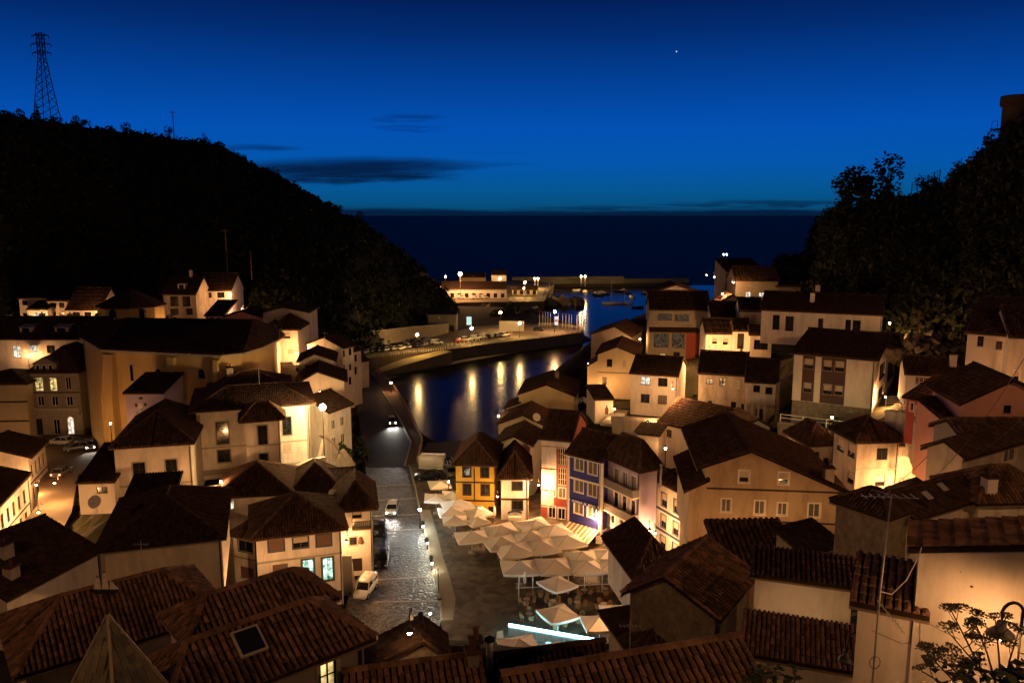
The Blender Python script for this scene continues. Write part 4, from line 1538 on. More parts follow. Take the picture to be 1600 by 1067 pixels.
for px in (177, 216):
    fm = MB()
    p = at(px, 494, c0.y - rr * .9)
    ax = V((0, -1, 0)) if px > 0 else None
    d0 = V((p.x - c0.x, 0, 0))
    w = 1.5
    yf = c0.y - rr * math.cos(R(22.5)) - .06
    if abs(p.x - c0.x) > rr * math.sin(R(22.5)):
        yf += (abs(p.x - c0.x) - rr * math.sin(R(22.5))) * 1.0 - .25
    prof = [(-w / 2, -1.3)] + [(-w / 2 * math.cos(math.pi * k / 8), .7 + w / 2 * math.sin(math.pi * k / 8)) for k in range(9)] + [(w / 2, -1.3)]
    q = [V((p.x + a, yf, p.z + b)) - ob2 for a, b in prof]
    q2 = [v_ + V((0, .9, 0)) for v_ in q]
    fm.poly(q)
    for k in range(len(q)):
        fm.poly([q[k], q[(k + 1) % len(q)], q2[(k + 1) % len(q)], q2[k]])
    fm.build('window', M_GLASS, oc)
TER.append((c0.x, c0.y, oz - 8))
h = House('small white building with faded mural beside the church wall', (196, 615), (255, 621), 113, 0, 7, 5, 'purple')
h.roof('shed', 1.4, .4, tm=M_TILE3)
muralb = h

# ---------------- near left roofs
h = House('house with the large mottled tile roof in the lower left', (40, 1056), (345, 950), 34.5, 38, 6.0, 4.0, 'old')
h.roof('hip', 1.55, .5, tm=M_TILE2, single=300, hipf=.7)
TER.append((-30, 30, 18))
h = House('house with long narrow tile roof and pale eave', (300, 1026), (517, 938), 34, 40, 2.8, 3.2, 'old', ref='B')
h.roof('hip', .85, .3, tm=M_TILE2, single=300, hipf=.8, rf=.55)
h = House('grey house with skylight and glowing yellow window in the lower left', (262, 1138), (568, 1004), 28.5, 41, 3.2, 4.5, 'grey', ref='B')
h.win('F', [(500, 1032, 526, 1078)], 'y')
h.roof('hip', 1.0, .35, tm=M_TILE2, single=300, hipf=.8, rf=.56)
x, y = h.hit('F', 400, 1000)[0], .9
xs_ = h.hit('F', 408, 1040)[0]
M4 = Matrix.Translation((xs_, .95, h.roof_z(xs_, .95) + .24)) @ Matrix.Rotation(math.atan(1.0 / 1.79), 4, 'X')
o = MB().box(-.5, .5, -.55, .55, 0, .1).build('skylight', M_TRIM, h.root)
o.matrix_local = M4
MB().poly([(-.42, -.47, .105), (.42, -.47, .105), (.42, .47, .105), (-.42, .47, .105)]).build('pane', M_GLASS, o)
h = ridge_house('house with ribbed tile roof at the bottom edge left of the chimneys', (545, 1052), (742, 1004), 27, 4, 1.9, 5, 4, 'old', 14)
h.roof('gx', 1.9, .4, tm=M_TILE2, single=300, rf=.8)
h.chim(.97, .74, .42, .55, 'grey').chim(1.04, .95, .36, .9, 'grey', z=h.h + 1.2)
h = House('small dark gabled roof with lamp at the edge of the square', (600, 1030), (692, 1014), 37, 8, 2.2, 3, 'stone')
h.roof('gy', .9, .3, rf=.65, tm=M_TILE3)
h = ridge_house('house with bold barrel tile roof at the bottom centre', (797, 1056), (1146, 996), 22.5, 4, 2.0, 5, 4, 'old', 16)
h.roof('gx', 2.0, .4, .3, tm=M_TILE2, single=300, pitch=.25, rf=.8)
h = House('dark tiled roof behind the bold barrel tiles', (720, 1122), (960, 1080), 28, 14, 3.5, 3, 'old')
h.roof('gx', 1.0, .3, tm=M_TILE3)

# slate spire with a ship weathervane
ap = at(168, 960, 23)
sp = thing('spire', 'pyramid spire of mossy slates with a ship weathervane', 'spire', (ap.x, ap.y, ap.z - 5.2), R(-18))
hw, hh = 2.05, 5.2
mb = MB()
cs = [V((-hw, -hw, 0)), V((hw, -hw, 0)), V((hw, hw, 0)), V((-hw, hw, 0))]
top = V((0, 0, hh))
for k in range(4):
    mb.poly([cs[k], cs[(k + 1) % 4], top])
mb.build('roof', M_SLATE, sp)
mb = MB()
for k in range(4):
    mb.bar(cs[k], top, .09, .09)
mb.build('hip_strip', M_LEAD, sp)
MB().box(-hw + .1, hw - .1, -hw + .1, hw - .1, -3.5, -.02).build('wall', WALL['greystone'], sp)
cache = MB().box(-.125, .125, -.2, .2, 0, .016).mesh('slate', M_SLATE)
cnt = 0
for k in range(4):
    a, b = cs[k], cs[(k + 1) % 4]
    e = (b - a).normalized()
    n = (b - a).cross(top - a).normalized()
    sd = n.cross(e)
    Ls = (top - (a + b) / 2).length
    lst = MB()
    for j in range(int(Ls / .26)):
        d = j * .26 + .2
        wrow = 2 * hw * (1 - d / Ls)
        m = int(wrow / .265)
        for i in range(m):
            c = (i - (m - 1) / 2) * .265 + (.06 if j % 2 else -.06)
            if abs(c) > wrow / 2 - .1:
                continue
            p = (a + b) / 2 + e * c + sd * d + n * .02
            M4 = Matrix((e, sd, n)).transposed().to_4x4()
            M4.translation = p
            M4 = M4 @ Matrix.Rotation(-.07, 4, 'X') @ Matrix.Rotation(random.gauss(0, .03), 4, 'Z')
            if k in (0, 1) and cnt < 290 and d > Ls * .32:
                t = link('slate', cache, sp)
                t.matrix_local = M4
                cnt += 1
            else:
                lst.box(-.125, .125, -.2, .2, 0, .016, M4)
    if lst.v:
        lst.build('lower_slates', M_SLATE, sp, kind='stuff')
vane = thing('weathervane', 'metal sailing ship weathervane on top of the slate spire', 'weathervane', (ap.x, ap.y, ap.z - .02))
MB().tube([(0, 0, 0), (0, 0, .75)], .025).ball((0, 0, .12), .07).build('rod', M_IRON, vane)
M4 = Matrix.Translation((0, 0, .75))
hull = MB()
hp_ = [(-.42, .12), (-.30, 0), (.32, 0), (.46, .16), (.36, .14), (-.34, .10)]
for s_ in (-.05, .05):
    hull.poly([(x, s_, .72 + z) for x, z in (hp_ if s_ < 0 else hp_[::-1])])
for k in range(6):
    (x0, z0), (x1, z1) = hp_[k], hp_[(k + 1) % 6]
    hull.poly([(x0, -.05, .72 + z0), (x0, .05, .72 + z0), (x1, .05, .72 + z1), (x1, -.05, .72 + z1)])
hull.build('hull', M_IRON, vane)
M_SAIL = mat('weathered_copper_sail', (.55, .46, .40), .6, .4, .2, 6)
for (x0, x1, z0, z1, sk) in ((-.34, -.12, .86, 1.06, .03), (-.30, -.13, 1.07, 1.22, .03), (-.10, .12, .86, 1.08, .03), (-.08, .10, 1.09, 1.26, .03), (-.06, .08, 1.27, 1.38, .02), (.14, .44, .86, 1.16, .28)):
    sl = MB()
    for s_ in (-.012, .012):
        sl.poly([(x0, s_, z0), (x1, s_, z0), (x1 - sk, s_, z1), (x0 + min(sk, .03), s_, z1)])
    sl.poly([(x0, -.012, z0), (x1, -.012, z0), (x1, .012, z0), (x0, .012, z0)])
    sl.build('sail', M_SAIL, vane)
MB().bar((-.22, 0, .84), (-.22, 0, 1.3), .02).bar((.0, 0, .84), (.0, 0, 1.45), .02).build('mast', M_IRON, vane)

# ---------------------------------------------------------------- ground, roads, square, water
def sheet(name, pix, z, m, thick=0, kind='structure'):
    pts = [atz(x, y, z) for x, y in pix]
    FLAT.append((pts, z))
    return slab(name, pts, m, thick)


FLAT = []


def slab(name, pts, m, thick=0):
    mb = MB()
    ar = sum(a.x * b.y - b.x * a.y for a, b in zip(pts, pts[1:] + pts[:1]))
    if ar < 0:
        pts = pts[::-1]
    base = len(mb.v)
    mb.v += [tuple(p) for p in pts]
    for t in tessellate_polygon([pts]):
        mb.f.append(tuple(t))
    if thick:
        for k in range(len(pts)):
            a, b = pts[k], pts[(k + 1) % len(pts)]
            mb.poly([V((a.x, a.y, a.z - thick)), V((b.x, b.y, b.z - thick)), b, a])
    o = mb.build(name, m)
    bm = bmesh.new()
    bm.from_mesh(o.data)
    bmesh.ops.recalc_face_normals(bm, faces=bm.faces)
    bm.to_mesh(o.data)
    bm.free()
    o['kind'] = 'structure'
    return o


KERB = [(690, 968), (688, 940), (681, 905), (673, 870), (664, 830), (656, 796), (650, 765), (640, 728)]
sheet('cobbled_road', KERB + [(571, 728), (576, 800), (574, 870), (545, 930), (538, 960), (470, 1010), (560, 1050), (660, 1050)], 0, M_COBB)
sheet('road', [(571, 730), (640, 730), (632.5, 727), (642.5, 691), (622, 650), (598, 612), (580, 585), (566, 590), (556, 620), (560, 650), (566, 690)], .004, M_ASPH)
sheet('promenade', [(632.5, 727), (642.5, 691), (622, 650), (598, 612), (580, 585), (586, 576), (612, 602), (632, 632), (660, 690), (652, 724)], .12, mat('promenade_brick', (.12, .072, .045), .8, .3, .2, .8), 4.5)
sheet('plaza', KERB + [(652, 724), (715, 728), (735, 760), (775, 790), (842, 770), (905, 800), (960, 835), (1010, 820), (1060, 850), (1060, 930), (960, 1060), (700, 1060)], .12, M_PLAZA, .5)
sheet('pavement', [(x, y) for x, y in KERB[:6]] + [(672, 796), (682, 830), (692, 870), (704, 905), (712, 935), (708, 968)], .125, M_WALK)
sheet('beach', [(652, 726), (658, 706), (668, 692), (720, 688), (772, 690), (768, 712), (716, 728)], -3.2, M_SAND)
sheet('left_street', [(66, 676), (190, 680), (182, 724), (122, 742), (112, 800), (78, 862), (-40, 960), (-60, 900), (58, 790), (66, 720)], 2.3, mat('sandy_asphalt', (.13, .095, .055), .85, .25, .2, .4))
kb = MB()
for a, b in zip(KERB, KERB[1:]):
    kb.bar(atz(*a, .10), atz(*b, .10), .22, .2)
o = kb.build('kerb', M_KERB)
o['kind'] = 'structure'
for (a, b) in (((576, 782), (650, 778)), ((578, 806), (657, 803)), ((580, 830), (664, 826)), ((578, 906), (678, 900)), ((586, 940), (686, 938)), ((575, 760), (645, 757))):
    o = MB().bar(atz(*a, .006), atz(*b, .006), .28, .012).build('granite_strip', M_KERB)
    o['kind'] = 'structure'
eb = [(632.5, 727), (642.5, 691), (622, 650), (598, 612)]
kb = MB()
for a, b in zip(eb, eb[1:]):
    kb.bar(atz(*a, .12), atz(*b, .12), .25, .26)
o = kb.build('kerb', M_KERB)
o['kind'] = 'structure'

for x, y in KERB + [(600, 960), (620, 900), (620, 820), (600, 760), (600, 700), (590, 640), (575, 600), (760, 880), (850, 900), (900, 960), (800, 980), (950, 880), (740, 820), (700, 760), (640, 670), (1000, 870), (860, 830)]:
    p = atz(x, y, 0)
    TER.append((p.x, p.y, -.45))
for x, y in ((100, 720), (90, 780), (150, 700), (60, 860)):
    p = atz(x, y, 2.3)
    TER.append((p.x, p.y, 1.9))
for x, y in ((700, 620), (760, 600), (660, 640), (850, 560), (720, 660), (760, 650), (690, 660), (800, 590), (880, 548), (640, 610), (930, 530), (770, 675), (980, 500), (960, 470), (1000, 470), (650, 655), (700, 600), (670, 668), (700, 674), (735, 676), (676, 654), (820, 620), (620, 590), (760, 560), (680, 570)):
    p = atz(x, y, -4)
    TER.append((p.x, p.y, -9))
for x, y, z in ((690, 700, -4.2), (720, 696, -4.2), (680, 715, -3.8), (745, 690, -4.2), (755, 700, -4.0)):
    p = atz(x, y, z)
    TER.append((p.x, p.y, z))
for p in ((0, 0, 37.5), (-20, 2, 37), (20, 2, 37), (0, -10, 39), (-40, 5, 34), (40, 5, 36), (10, 9, 35), (0, 14, 31), (14, 12, 33), (-8, 14, 30), (12, 17, 29), (60, 30, 32), (90, 40, 38), (-60, 20, 28), (-90, 60, 25), (95, 90, 40), (-130, 150, 20), (-100, 200, 22), (130, 120, 40), (110, 160, 36)):
    TER.append(p)
for x in range(-24, 25, 6):
    TER.extend(((x, 70, -.5), (x, 64, .5), (x, 57, 3)))
TER.append(tuple(at(1500, 660, 75) - V((0, 0, 3))))
TA = np.array(TER)


xs = np.arange(-150, 150, 2.0)
ys = np.arange(-14, 236, 2.0)
gx, gy = np.meshgrid(xs, ys)
flat = np.stack([gx.ravel(), gy.ravel()], 1)
zz = np.zeros(len(flat))
for i0 in range(0, len(flat), 4000):
    ch_ = flat[i0:i0 + 4000]
    d2 = (ch_[:, None, 0] - TA[None, :, 0]) ** 2 + (ch_[:, None, 1] - TA[None, :, 1]) ** 2 + .4
    w = d2 ** -2.0
    zz[i0:i0 + 4000] = (w * TA[None, :, 2]).sum(1) / w.sum(1)
zz -= .25
zz += (np.random.RandomState(3).rand(len(zz)) - .5) * .12
nx_, ny_ = len(xs), len(ys)


def inside(poly, x, y):
    r = np.zeros(len(x), bool)
    for a, b in zip(poly, poly[1:] + poly[:1]):
        if abs(b.y - a.y) < 1e-9:
            continue
        r ^= ((a.y > y) != (b.y > y)) & (x < (b.x - a.x) * (y - a.y) / (b.y - a.y) + a.x)
    return r


for pts_, z_ in FLAT:
    hit = np.zeros(len(zz), bool)
    for ox_ in (-2.3, 0, 2.3):
        for oy_ in (-2.3, 0, 2.3):
            hit |= inside(pts_, flat[:, 0] + ox_, flat[:, 1] + oy_)
    zz[hit] = np.minimum(zz[hit], z_ - .5)
for hs in sorted(HOUSES, key=lambda t: -t.O.z):       # every house stands on its own cut terrace
    e_ = 2.6
    pp = [hs.O + hs.u * a - hs.v * (-b) for a, b in ((-e_, -e_ - 1), (hs.W + e_, -e_ - 1), (hs.W + e_, hs.D), (-e_, hs.D))]
    hit = inside(pp, flat[:, 0], flat[:, 1])
    zz[hit] = np.minimum(zz[hit], hs.O.z + .05)


for it in range(4):                                    # wear down stray peaks between the terraces
    g2 = zz.reshape(ny_, nx_)
    pd = np.pad(g2, 1, mode='edge')
    mean = sum(pd[a:a + ny_, b:b + nx_] for a in range(3) for b in range(3)) / 9
    zz = np.minimum(g2, mean + .35).ravel()


def ground(x, y):
    i = min(nx_ - 1, max(0, int(round((x - xs[0]) / 2.0))))
    j = min(ny_ - 1, max(0, int(round((y - ys[0]) / 2.0))))
    return float(zz[j * nx_ + i])


mb = MB()
mb.v = [(float(a), float(b), float(c)) for (a, b), c in zip(flat, zz)]
mb.f = [(j * nx_ + i, j * nx_ + i + 1, (j + 1) * nx_ + i + 1, (j + 1) * nx_ + i) for j in range(ny_ - 1) for i in range(nx_ - 1)]
o = structure('ground', mb, M_EARTH)


def water_mat(name, rough, col, bump, sx, sy, spec=.5, ior=1.33):
    m = bpy.data.materials.new(name)
    m.use_nodes = True
    n, l = m.node_tree.nodes, m.node_tree.links
    b = n['Principled BSDF']
    b.inputs['Base Color'].default_value = (*col, 1)
    b.inputs['Roughness'].default_value = rough
    b.inputs['IOR'].default_value = ior
    b.inputs['Specular IOR Level'].default_value = spec
    g = n.new('ShaderNodeNewGeometry')
    mp = n.new('ShaderNodeMapping')
    mp.inputs['Scale'].default_value = (sx, sy, 1)
    l.new(g.outputs['Position'], mp.inputs[0])
    nz = n.new('ShaderNodeTexNoise')
    nz.inputs['Scale'].default_value = 1
    nz.inputs['Detail'].default_value = 3
    l.new(mp.outputs[0], nz.inputs['Vector'])
    bp = n.new('ShaderNodeBump')
    bp.inputs['Distance'].default_value = bump
    l.new(nz.outputs['Fac'], bp.inputs['Height'])
    l.new(bp.outputs[0], b.inputs['Normal'])
    return m


SEA = -4.0
mb = MB().poly([(-16000, 524, SEA), (16000, 524, SEA), (16000, 26000, SEA), (-16000, 26000, SEA)])
structure('sea', mb, water_mat('open_sea', .5, (.003, .016, .010), .5, .08, .25, .10))
mb = MB().poly([(-400, 292, SEA), (600, 292, SEA), (600, 524, SEA), (-400, 524, SEA)])
structure('harbour_water', mb, water_mat('calm_harbour_water', .14, (.001, .003, .006), .03, .35, .6, .5, 1.075))

mb = MB().poly([(-400, 100, SEA), (600, 100, SEA), (600, 292, SEA), (-400, 292, SEA)])
structure('inlet_water', mb, water_mat('murky_inlet_water', .2, (.004, .0035, .002), .02, .3, .5, .5, 1.12))
# quay with the car park, its ramp and wall
M_QW = mat('quay_stone_wall', (.085, .07, .05), .9, .25, .35, .6, .03, 2.5)
M_QF = mat('quay_concrete', (.14, .112, .074), .85, .3, .25, .15)
q = [atz(*p, 0) for p in ((566, 562), (640, 551), (700, 546), (780, 535), (850, 527), (908, 519), (912, 514), (868, 508), (800, 506), (745, 510), (700, 520), (620, 531), (560, 538), (480, 550), (480, 562))]
slab('quay', q, M_QF, 6)
a = [atz(588, 584, -2.6), atz(640, 568, -1.3), atz(706, 549, 0.02), atz(690, 546.5, 0.02), atz(632, 560, -1.3), atz(588, 576, -2.6)]
slab('ramp', a, mat('ramp_paving', (.30, .24, .11), .85, .3, .2, .3), 4)
wl_ = MB()
slab('quay_apron', [atz(*p, SEA + .3) for p in ((566, 600), (720, 566), (800, 552), (905, 534), (925, 530), (908, 521), (700, 548), (566, 566))], M_QW, 2)
slab('headland_foot', [atz(*p, -.6) for p in ((480, 556), (560, 540), (620, 533), (700, 522), (745, 512), (800, 508), (868, 510), (905, 508), (850, 494), (800, 480), (700, 478), (600, 490), (480, 520))], M_EARTH, 5)
# far harbour land, breakwater
slab('harbour_land', [atz(*p, 0) for p in ((560, 482), (690, 474), (760, 472), (850, 471), (858, 455), (866, 442), (800, 437), (690, 436), (560, 440))], M_QF, 6)
rk = MB()
for k in range(150):
    x = random.uniform(690, 905)
    y = random.uniform(472, 492 if x < 840 else 478)
    p = atz(x, y, SEA)
    r = random.uniform(1, 3.2)
    M4 = Matrix.Translation(p) @ Matrix.Rotation(random.random() * 6, 4, V((random.random(), random.random(), 1)).normalized())
    rk.box(-r, r, -r, r, -r * .8, r * .8, M4)
rk.build('rock_armour', WALL['stone'], None, kind='stuff')
tag(bpy.data.objects['rock_armour'], 'dark boulders below the far harbour apron', 'rocks')
bw = thing('breakwater', 'long concrete breakwater wall closing the harbour', 'wall', at(930, 445, 522))
b0 = bw.location
mb = MB()
P0, P1, P2 = at(800, 447, 515), at(975, 448, 520), at(1075, 449, 528)
for a, b, t in ((P0, P1, 436.5), (P1, P2, 437)):
    mb.poly([V((a.x, a.y, SEA - 2)) - b0, V((b.x, b.y, SEA - 2)) - b0, V((b.x, b.y, .6)) - b0, V((a.x, a.y, .6)) - b0])
    mb.poly([V((a.x, a.y, .6)) - b0, V((b.x, b.y, .6)) - b0, V((b.x, b.y + 5, .6)) - b0, V((a.x, a.y + 5, .6)) - b0])
mb.build('wall', mat('breakwater_concrete', (.22, .20, .15), .9, .2, .2, .1), bw)
mb = MB()
for a, b in ((P0, P1), (P1, P2)):
    q_ = [V((a.x, a.y - 9, SEA + .2)), V((b.x, b.y - 9, SEA + .2)), V((b.x, b.y - .1, SEA + 1.6)), V((a.x, a.y - .1, SEA + 1.6))]
    mb.poly([x - b0 for x in q_])
mb.build('rock_foot', WALL['stone'], bw)
mb = MB().poly([V((P0.x, P0.y + .5, .7)) - b0, V((P1.x, P1.y + .5, .7)) - b0, V((P1.x, P1.y + .5, 2.2)) - b0, V((P0.x, P0.y + .5, 2.2)) - b0])
mb.build('parapet', MATS['breakwater_concrete'], bw)


# ---------------------------------------------------------------- hills
def loft(name, ridge, base, back, m, rows=9, seed=1, bulge=.1, amp=1.6):
    rnd = random.Random(seed)
    rp = [at(*p) for p in ridge]
    bp_ = [at(*p) for p in base]
    n = 60

    def samp(pts, t):
        f = t * (len(pts) - 1)
        i = min(int(f), len(pts) - 2)
        return pts[i].lerp(pts[i + 1], f - i)
    mb = MB()
    cols = n + 1
    for j in range(rows + 4):
        for i in range(cols):
            a, b = samp(bp_, i / n), samp(rp, i / n)
            if j <= rows:
                t = j / rows
                p = a.lerp(b, t)
                p.z += math.sin(t * math.pi) * bulge * (b.z - a.z)
                jj = amp * (1 if 0 < j < rows else .4)
            else:
                k = j - rows
                p = b + V((0, back * k, -abs(b.z + 6) * .12 * k * k))
                jj = amp
            mb.v.append((p.x + rnd.uniform(-jj, jj), p.y + rnd.uniform(-jj, jj), p.z + rnd.uniform(-jj, jj) * .7))
    for j in range(rows + 3):
        for i in range(n):
            mb.f.append((j * cols + i, j * cols + i + 1, (j + 1) * cols + i + 1, (j + 1) * cols + i))
    o = mb.build(name, m, smooth=True)
    o['kind'] = 'structure'

    def surf(u, v):
        a, b = samp(bp_, u), samp(rp, u)
        p = a.lerp(b, v)
        p.z += math.sin(v * math.pi) * bulge * (b.z - a.z)
        return p
    return o, surf


LR = [(-420, 120, 200), (-150, 165, 225), (0, 178, 245), (90, 192, 258), (180, 204, 270), (270, 218, 285), (340, 226, 296), (400, 262, 306), (450, 286, 315), (520, 325, 328), (570, 352, 338), (620, 388, 350), (655, 415, 356), (690, 455, 362), (722, 498, 350)]
LB = [(-420, 560, 130), (-150, 520, 165), (0, 500, 190), (60, 490, 205), (120, 485, 208), (200, 485, 210), (260, 482, 214), (330, 480, 216), (400, 500, 205), (460, 520, 196), (520, 545, 200), (570, 548, 226), (620, 530, 262), (670, 512, 300), (724, 502, 330)]
hill_l, surf_l = loft('hill_west', LR, LB, 14, M_HILL, seed=4)
RR = [(1196, 440, 215), (1215, 420, 212), (1262, 398, 206), (1282, 360, 200), (1300, 338, 194), (1340, 322, 190), (1400, 312, 184), (1440, 306, 178), (1490, 282, 172), (1530, 246, 166), (1565, 216, 160), (1620, 200, 152), (1720, 170, 140), (1900, 120, 120)]
RB = [(1200, 452, 205), (1225, 460, 190), (1260, 470, 165), (1300, 478, 150), (1340, 490, 140), (1385, 520, 125), (1400, 556, 110), (1430, 570, 104), (1470, 575, 102), (1510, 560, 100), (1545, 530, 101), (1600, 500, 100), (1720, 500, 92), (1900, 520, 80)]
hill_r, surf_r = loft('hill_east', RR, RB, 10, mat('east_slope_scrub', (.050, .038, .018), .97, .08, .5, .12, .3, .5), seed=9, bulge=.05, amp=1.2)


# ---------------------------------------------------------------- trees
def make_tree(seed, rx, rz, nleaf, ls, lm, hgt=None, lobes=9):
    rnd = random.Random(seed)
    hgt = hgt or rz * 1.2
    lb = []
    for k in range(lobes):
        a = rnd.random() * 6.28
        d = rnd.uniform(.1, .75) * rx
        lb.append((V((d * math.cos(a), d * math.sin(a), hgt + rnd.uniform(-.6, .75) * rz)), rnd.uniform(.32, .6)))
    mb = MB()
    for k in range(nleaf):
        c, f = rnd.choice(lb)
        d = V((rnd.gauss(0, 1), rnd.gauss(0, 1), rnd.gauss(0, 1))).normalized()
        p = c + V((d.x * rx * f, d.y * rx * f, d.z * rz * f)) * rnd.uniform(.62, 1.08)
        a = V((rnd.gauss(0, 1), rnd.gauss(0, 1), rnd.gauss(0, .6))).normalized()
        b = a.cross(d)
        if b.length < .1:
            continue
        b.normalize()
        s_ = ls * rnd.uniform(.5, 1.3)
        mb.poly([p - a * s_, p - b * s_ * .55, p + a * s_, p + b * s_ * .55])
    crown = mb.mesh('crown', lm)
    tb = MB()
    r0 = rx * .09
    tb.tube([(0, 0, -1.5), (rx * .03, 0, hgt * .4), (-rx * .02, rx * .03, hgt), (0, 0, hgt + rz * .4)], [r0 * 1.3, r0, r0 * .7, r0 * .2], 6)
    for c, f in lb[:5]:
        tb.tube([(0, 0, hgt * .55), c * .55 + V((0, 0, hgt * .3)), c], [r0 * .5, r0 * .35, r0 * .1], 5)
    return crown, tb.mesh('trunk', M_BARK)


TREES = [make_tree(10 + k, 3.4, 3.0, 620, .42, M_LEAF) for k in range(4)] + [make_tree(30 + k, 2.2, 3.6, 520, .36, M_LEAF) for k in range(2)]
BUSH = [make_tree(50 + k, 1.4, 1.2, 420, .2, M_LEAF2, 1.1, 7) for k in range(2)]


def plant_tree(p, sc_, label, group=None, kind=None, cat='tree', name='tree'):
    crown, trunk = kind or random.choice(TREES)
    o = thing(name, label, cat, p, random.random() * 6.28, group)
    o.scale = (sc_ * random.uniform(.85, 1.15), sc_ * random.uniform(.85, 1.15), sc_ * random.uniform(.85, 1.15))
    link('trunk', trunk, o)
    link('crown', crown, o)
    return o


random.seed(21)
for k in range(74):
    u = (k + random.uniform(-.3, .3)) / 74
    u = min(.985, max(.12, u))
    p = surf_l(u, random.uniform(.955, 1.0))
    plant_tree(p - V((0, 0, 2.6)), random.uniform(.42, .85), 'dark tree in the silhouette along the left ridge', 'trees along the left ridge')
for k in range(34):
    u = (k + random.uniform(-.4, .4)) / 34
    u = min(.97, max(.03, u))
    p = surf_r(u, random.uniform(.93, 1.0))
    plant_tree(p - V((0, 0, 1.8)), random.uniform(.45, .85), 'dark tree in the silhouette along the right ridge', 'trees along the right ridge')
for (px, py, Y, s_, lab) in ((1320, 326, 186, 1.45, 'left half of the rounded tree clump on the right skyline'), (1350, 310, 185, 1.7, 'rounded tree clump standing up on the right skyline'), (1384, 314, 183, 1.5, 'right part of the rounded tree clump on the right skyline'),
                             (1303, 346, 190, .9, 'small tree at the seaward end of the right skyline'), (1496, 300, 168, 1.0, 'tree at the notch below the round tower'), (1530, 270, 164, .95, 'tree on the slope just below the round tower')):
    plant_tree(at(px, py, Y) - V((0, 0, 3.2)), s_, lab)
for k in range(46):
    u, v = random.uniform(.3, .97), random.uniform(.05, .9)
    p = surf_r(u, v)
    plant_tree(p - V((0, 0, 1.2)), random.uniform(.4, .8), 'dim brush covered tree on the right slope', 'trees on the right slope')


def leaf_mass(name, label, surf, n, ls, lm, seed, ulo=0.02, uhi=.98):
    rnd = random.Random(seed)
    mb = MB()
    for k in range(n // 14):
        c = surf(rnd.uniform(ulo, uhi), rnd.random())
        rr_ = rnd.uniform(.9, 2.2)
        for j in range(14):
            d = V((rnd.gauss(0, 1), rnd.gauss(0, 1), abs(rnd.gauss(0, .8)))).normalized()
            p = c + d * rr_ * rnd.uniform(.6, 1.1)
            a = V((rnd.gauss(0, 1), rnd.gauss(0, 1), rnd.gauss(0, 1))).normalized()
            b = a.cross(d)
            s_ = ls * rnd.uniform(.5, 1.3)
            mb.poly([p - a * s_, p - b * s_ * .6, p + a * s_, p + b * s_ * .6])
    o = mb.build(name, lm, None, kind='stuff')
    tag(o, label, 'wood')


leaf_mass('wood', 'black mass of woodland covering the left hillside', surf_l, 42000, .9, M_LEAF, 5)
leaf_mass('scrub', 'dim mass of scrub covering the right hillside', surf_r, 30000, .6, M_LEAF2, 6)
for (px, py, Y, s_, lab) in ((547, 700, 128, .95, 'lit leafy tree on the bank beside the harbour road'), (533, 716, 120, .6, 'small tree under the long pale house'), (1212, 690, 104, .75, 'dark bush left of the green lit path'),
                             (1294, 672, 96, .6, 'dark bush right of the green lit path'), (1236, 668, 110, .6, 'bush below the white railing'), (268, 506, 176, .7, 'tree in front of the balcony house on the left slope'), (797, 490, 345, 1.6, 'dark tree clump on the mound before the harbour'),
                             (775, 497, 340, 1.4, 'left tree of the dark mound before the harbour'), (820, 498, 345, 1.4, 'right tree of the dark mound before the harbour'), (1082, 628, 122, .45, 'shrub squeezed beside the lamp-lit white house'), (690, 470, 352, 1.2, 'tree at the foot of the left hill by the harbour')):
    P = at(px, py, Y)
    plant_tree(P - V((0, 0, 3.6 * s_)), s_, lab)

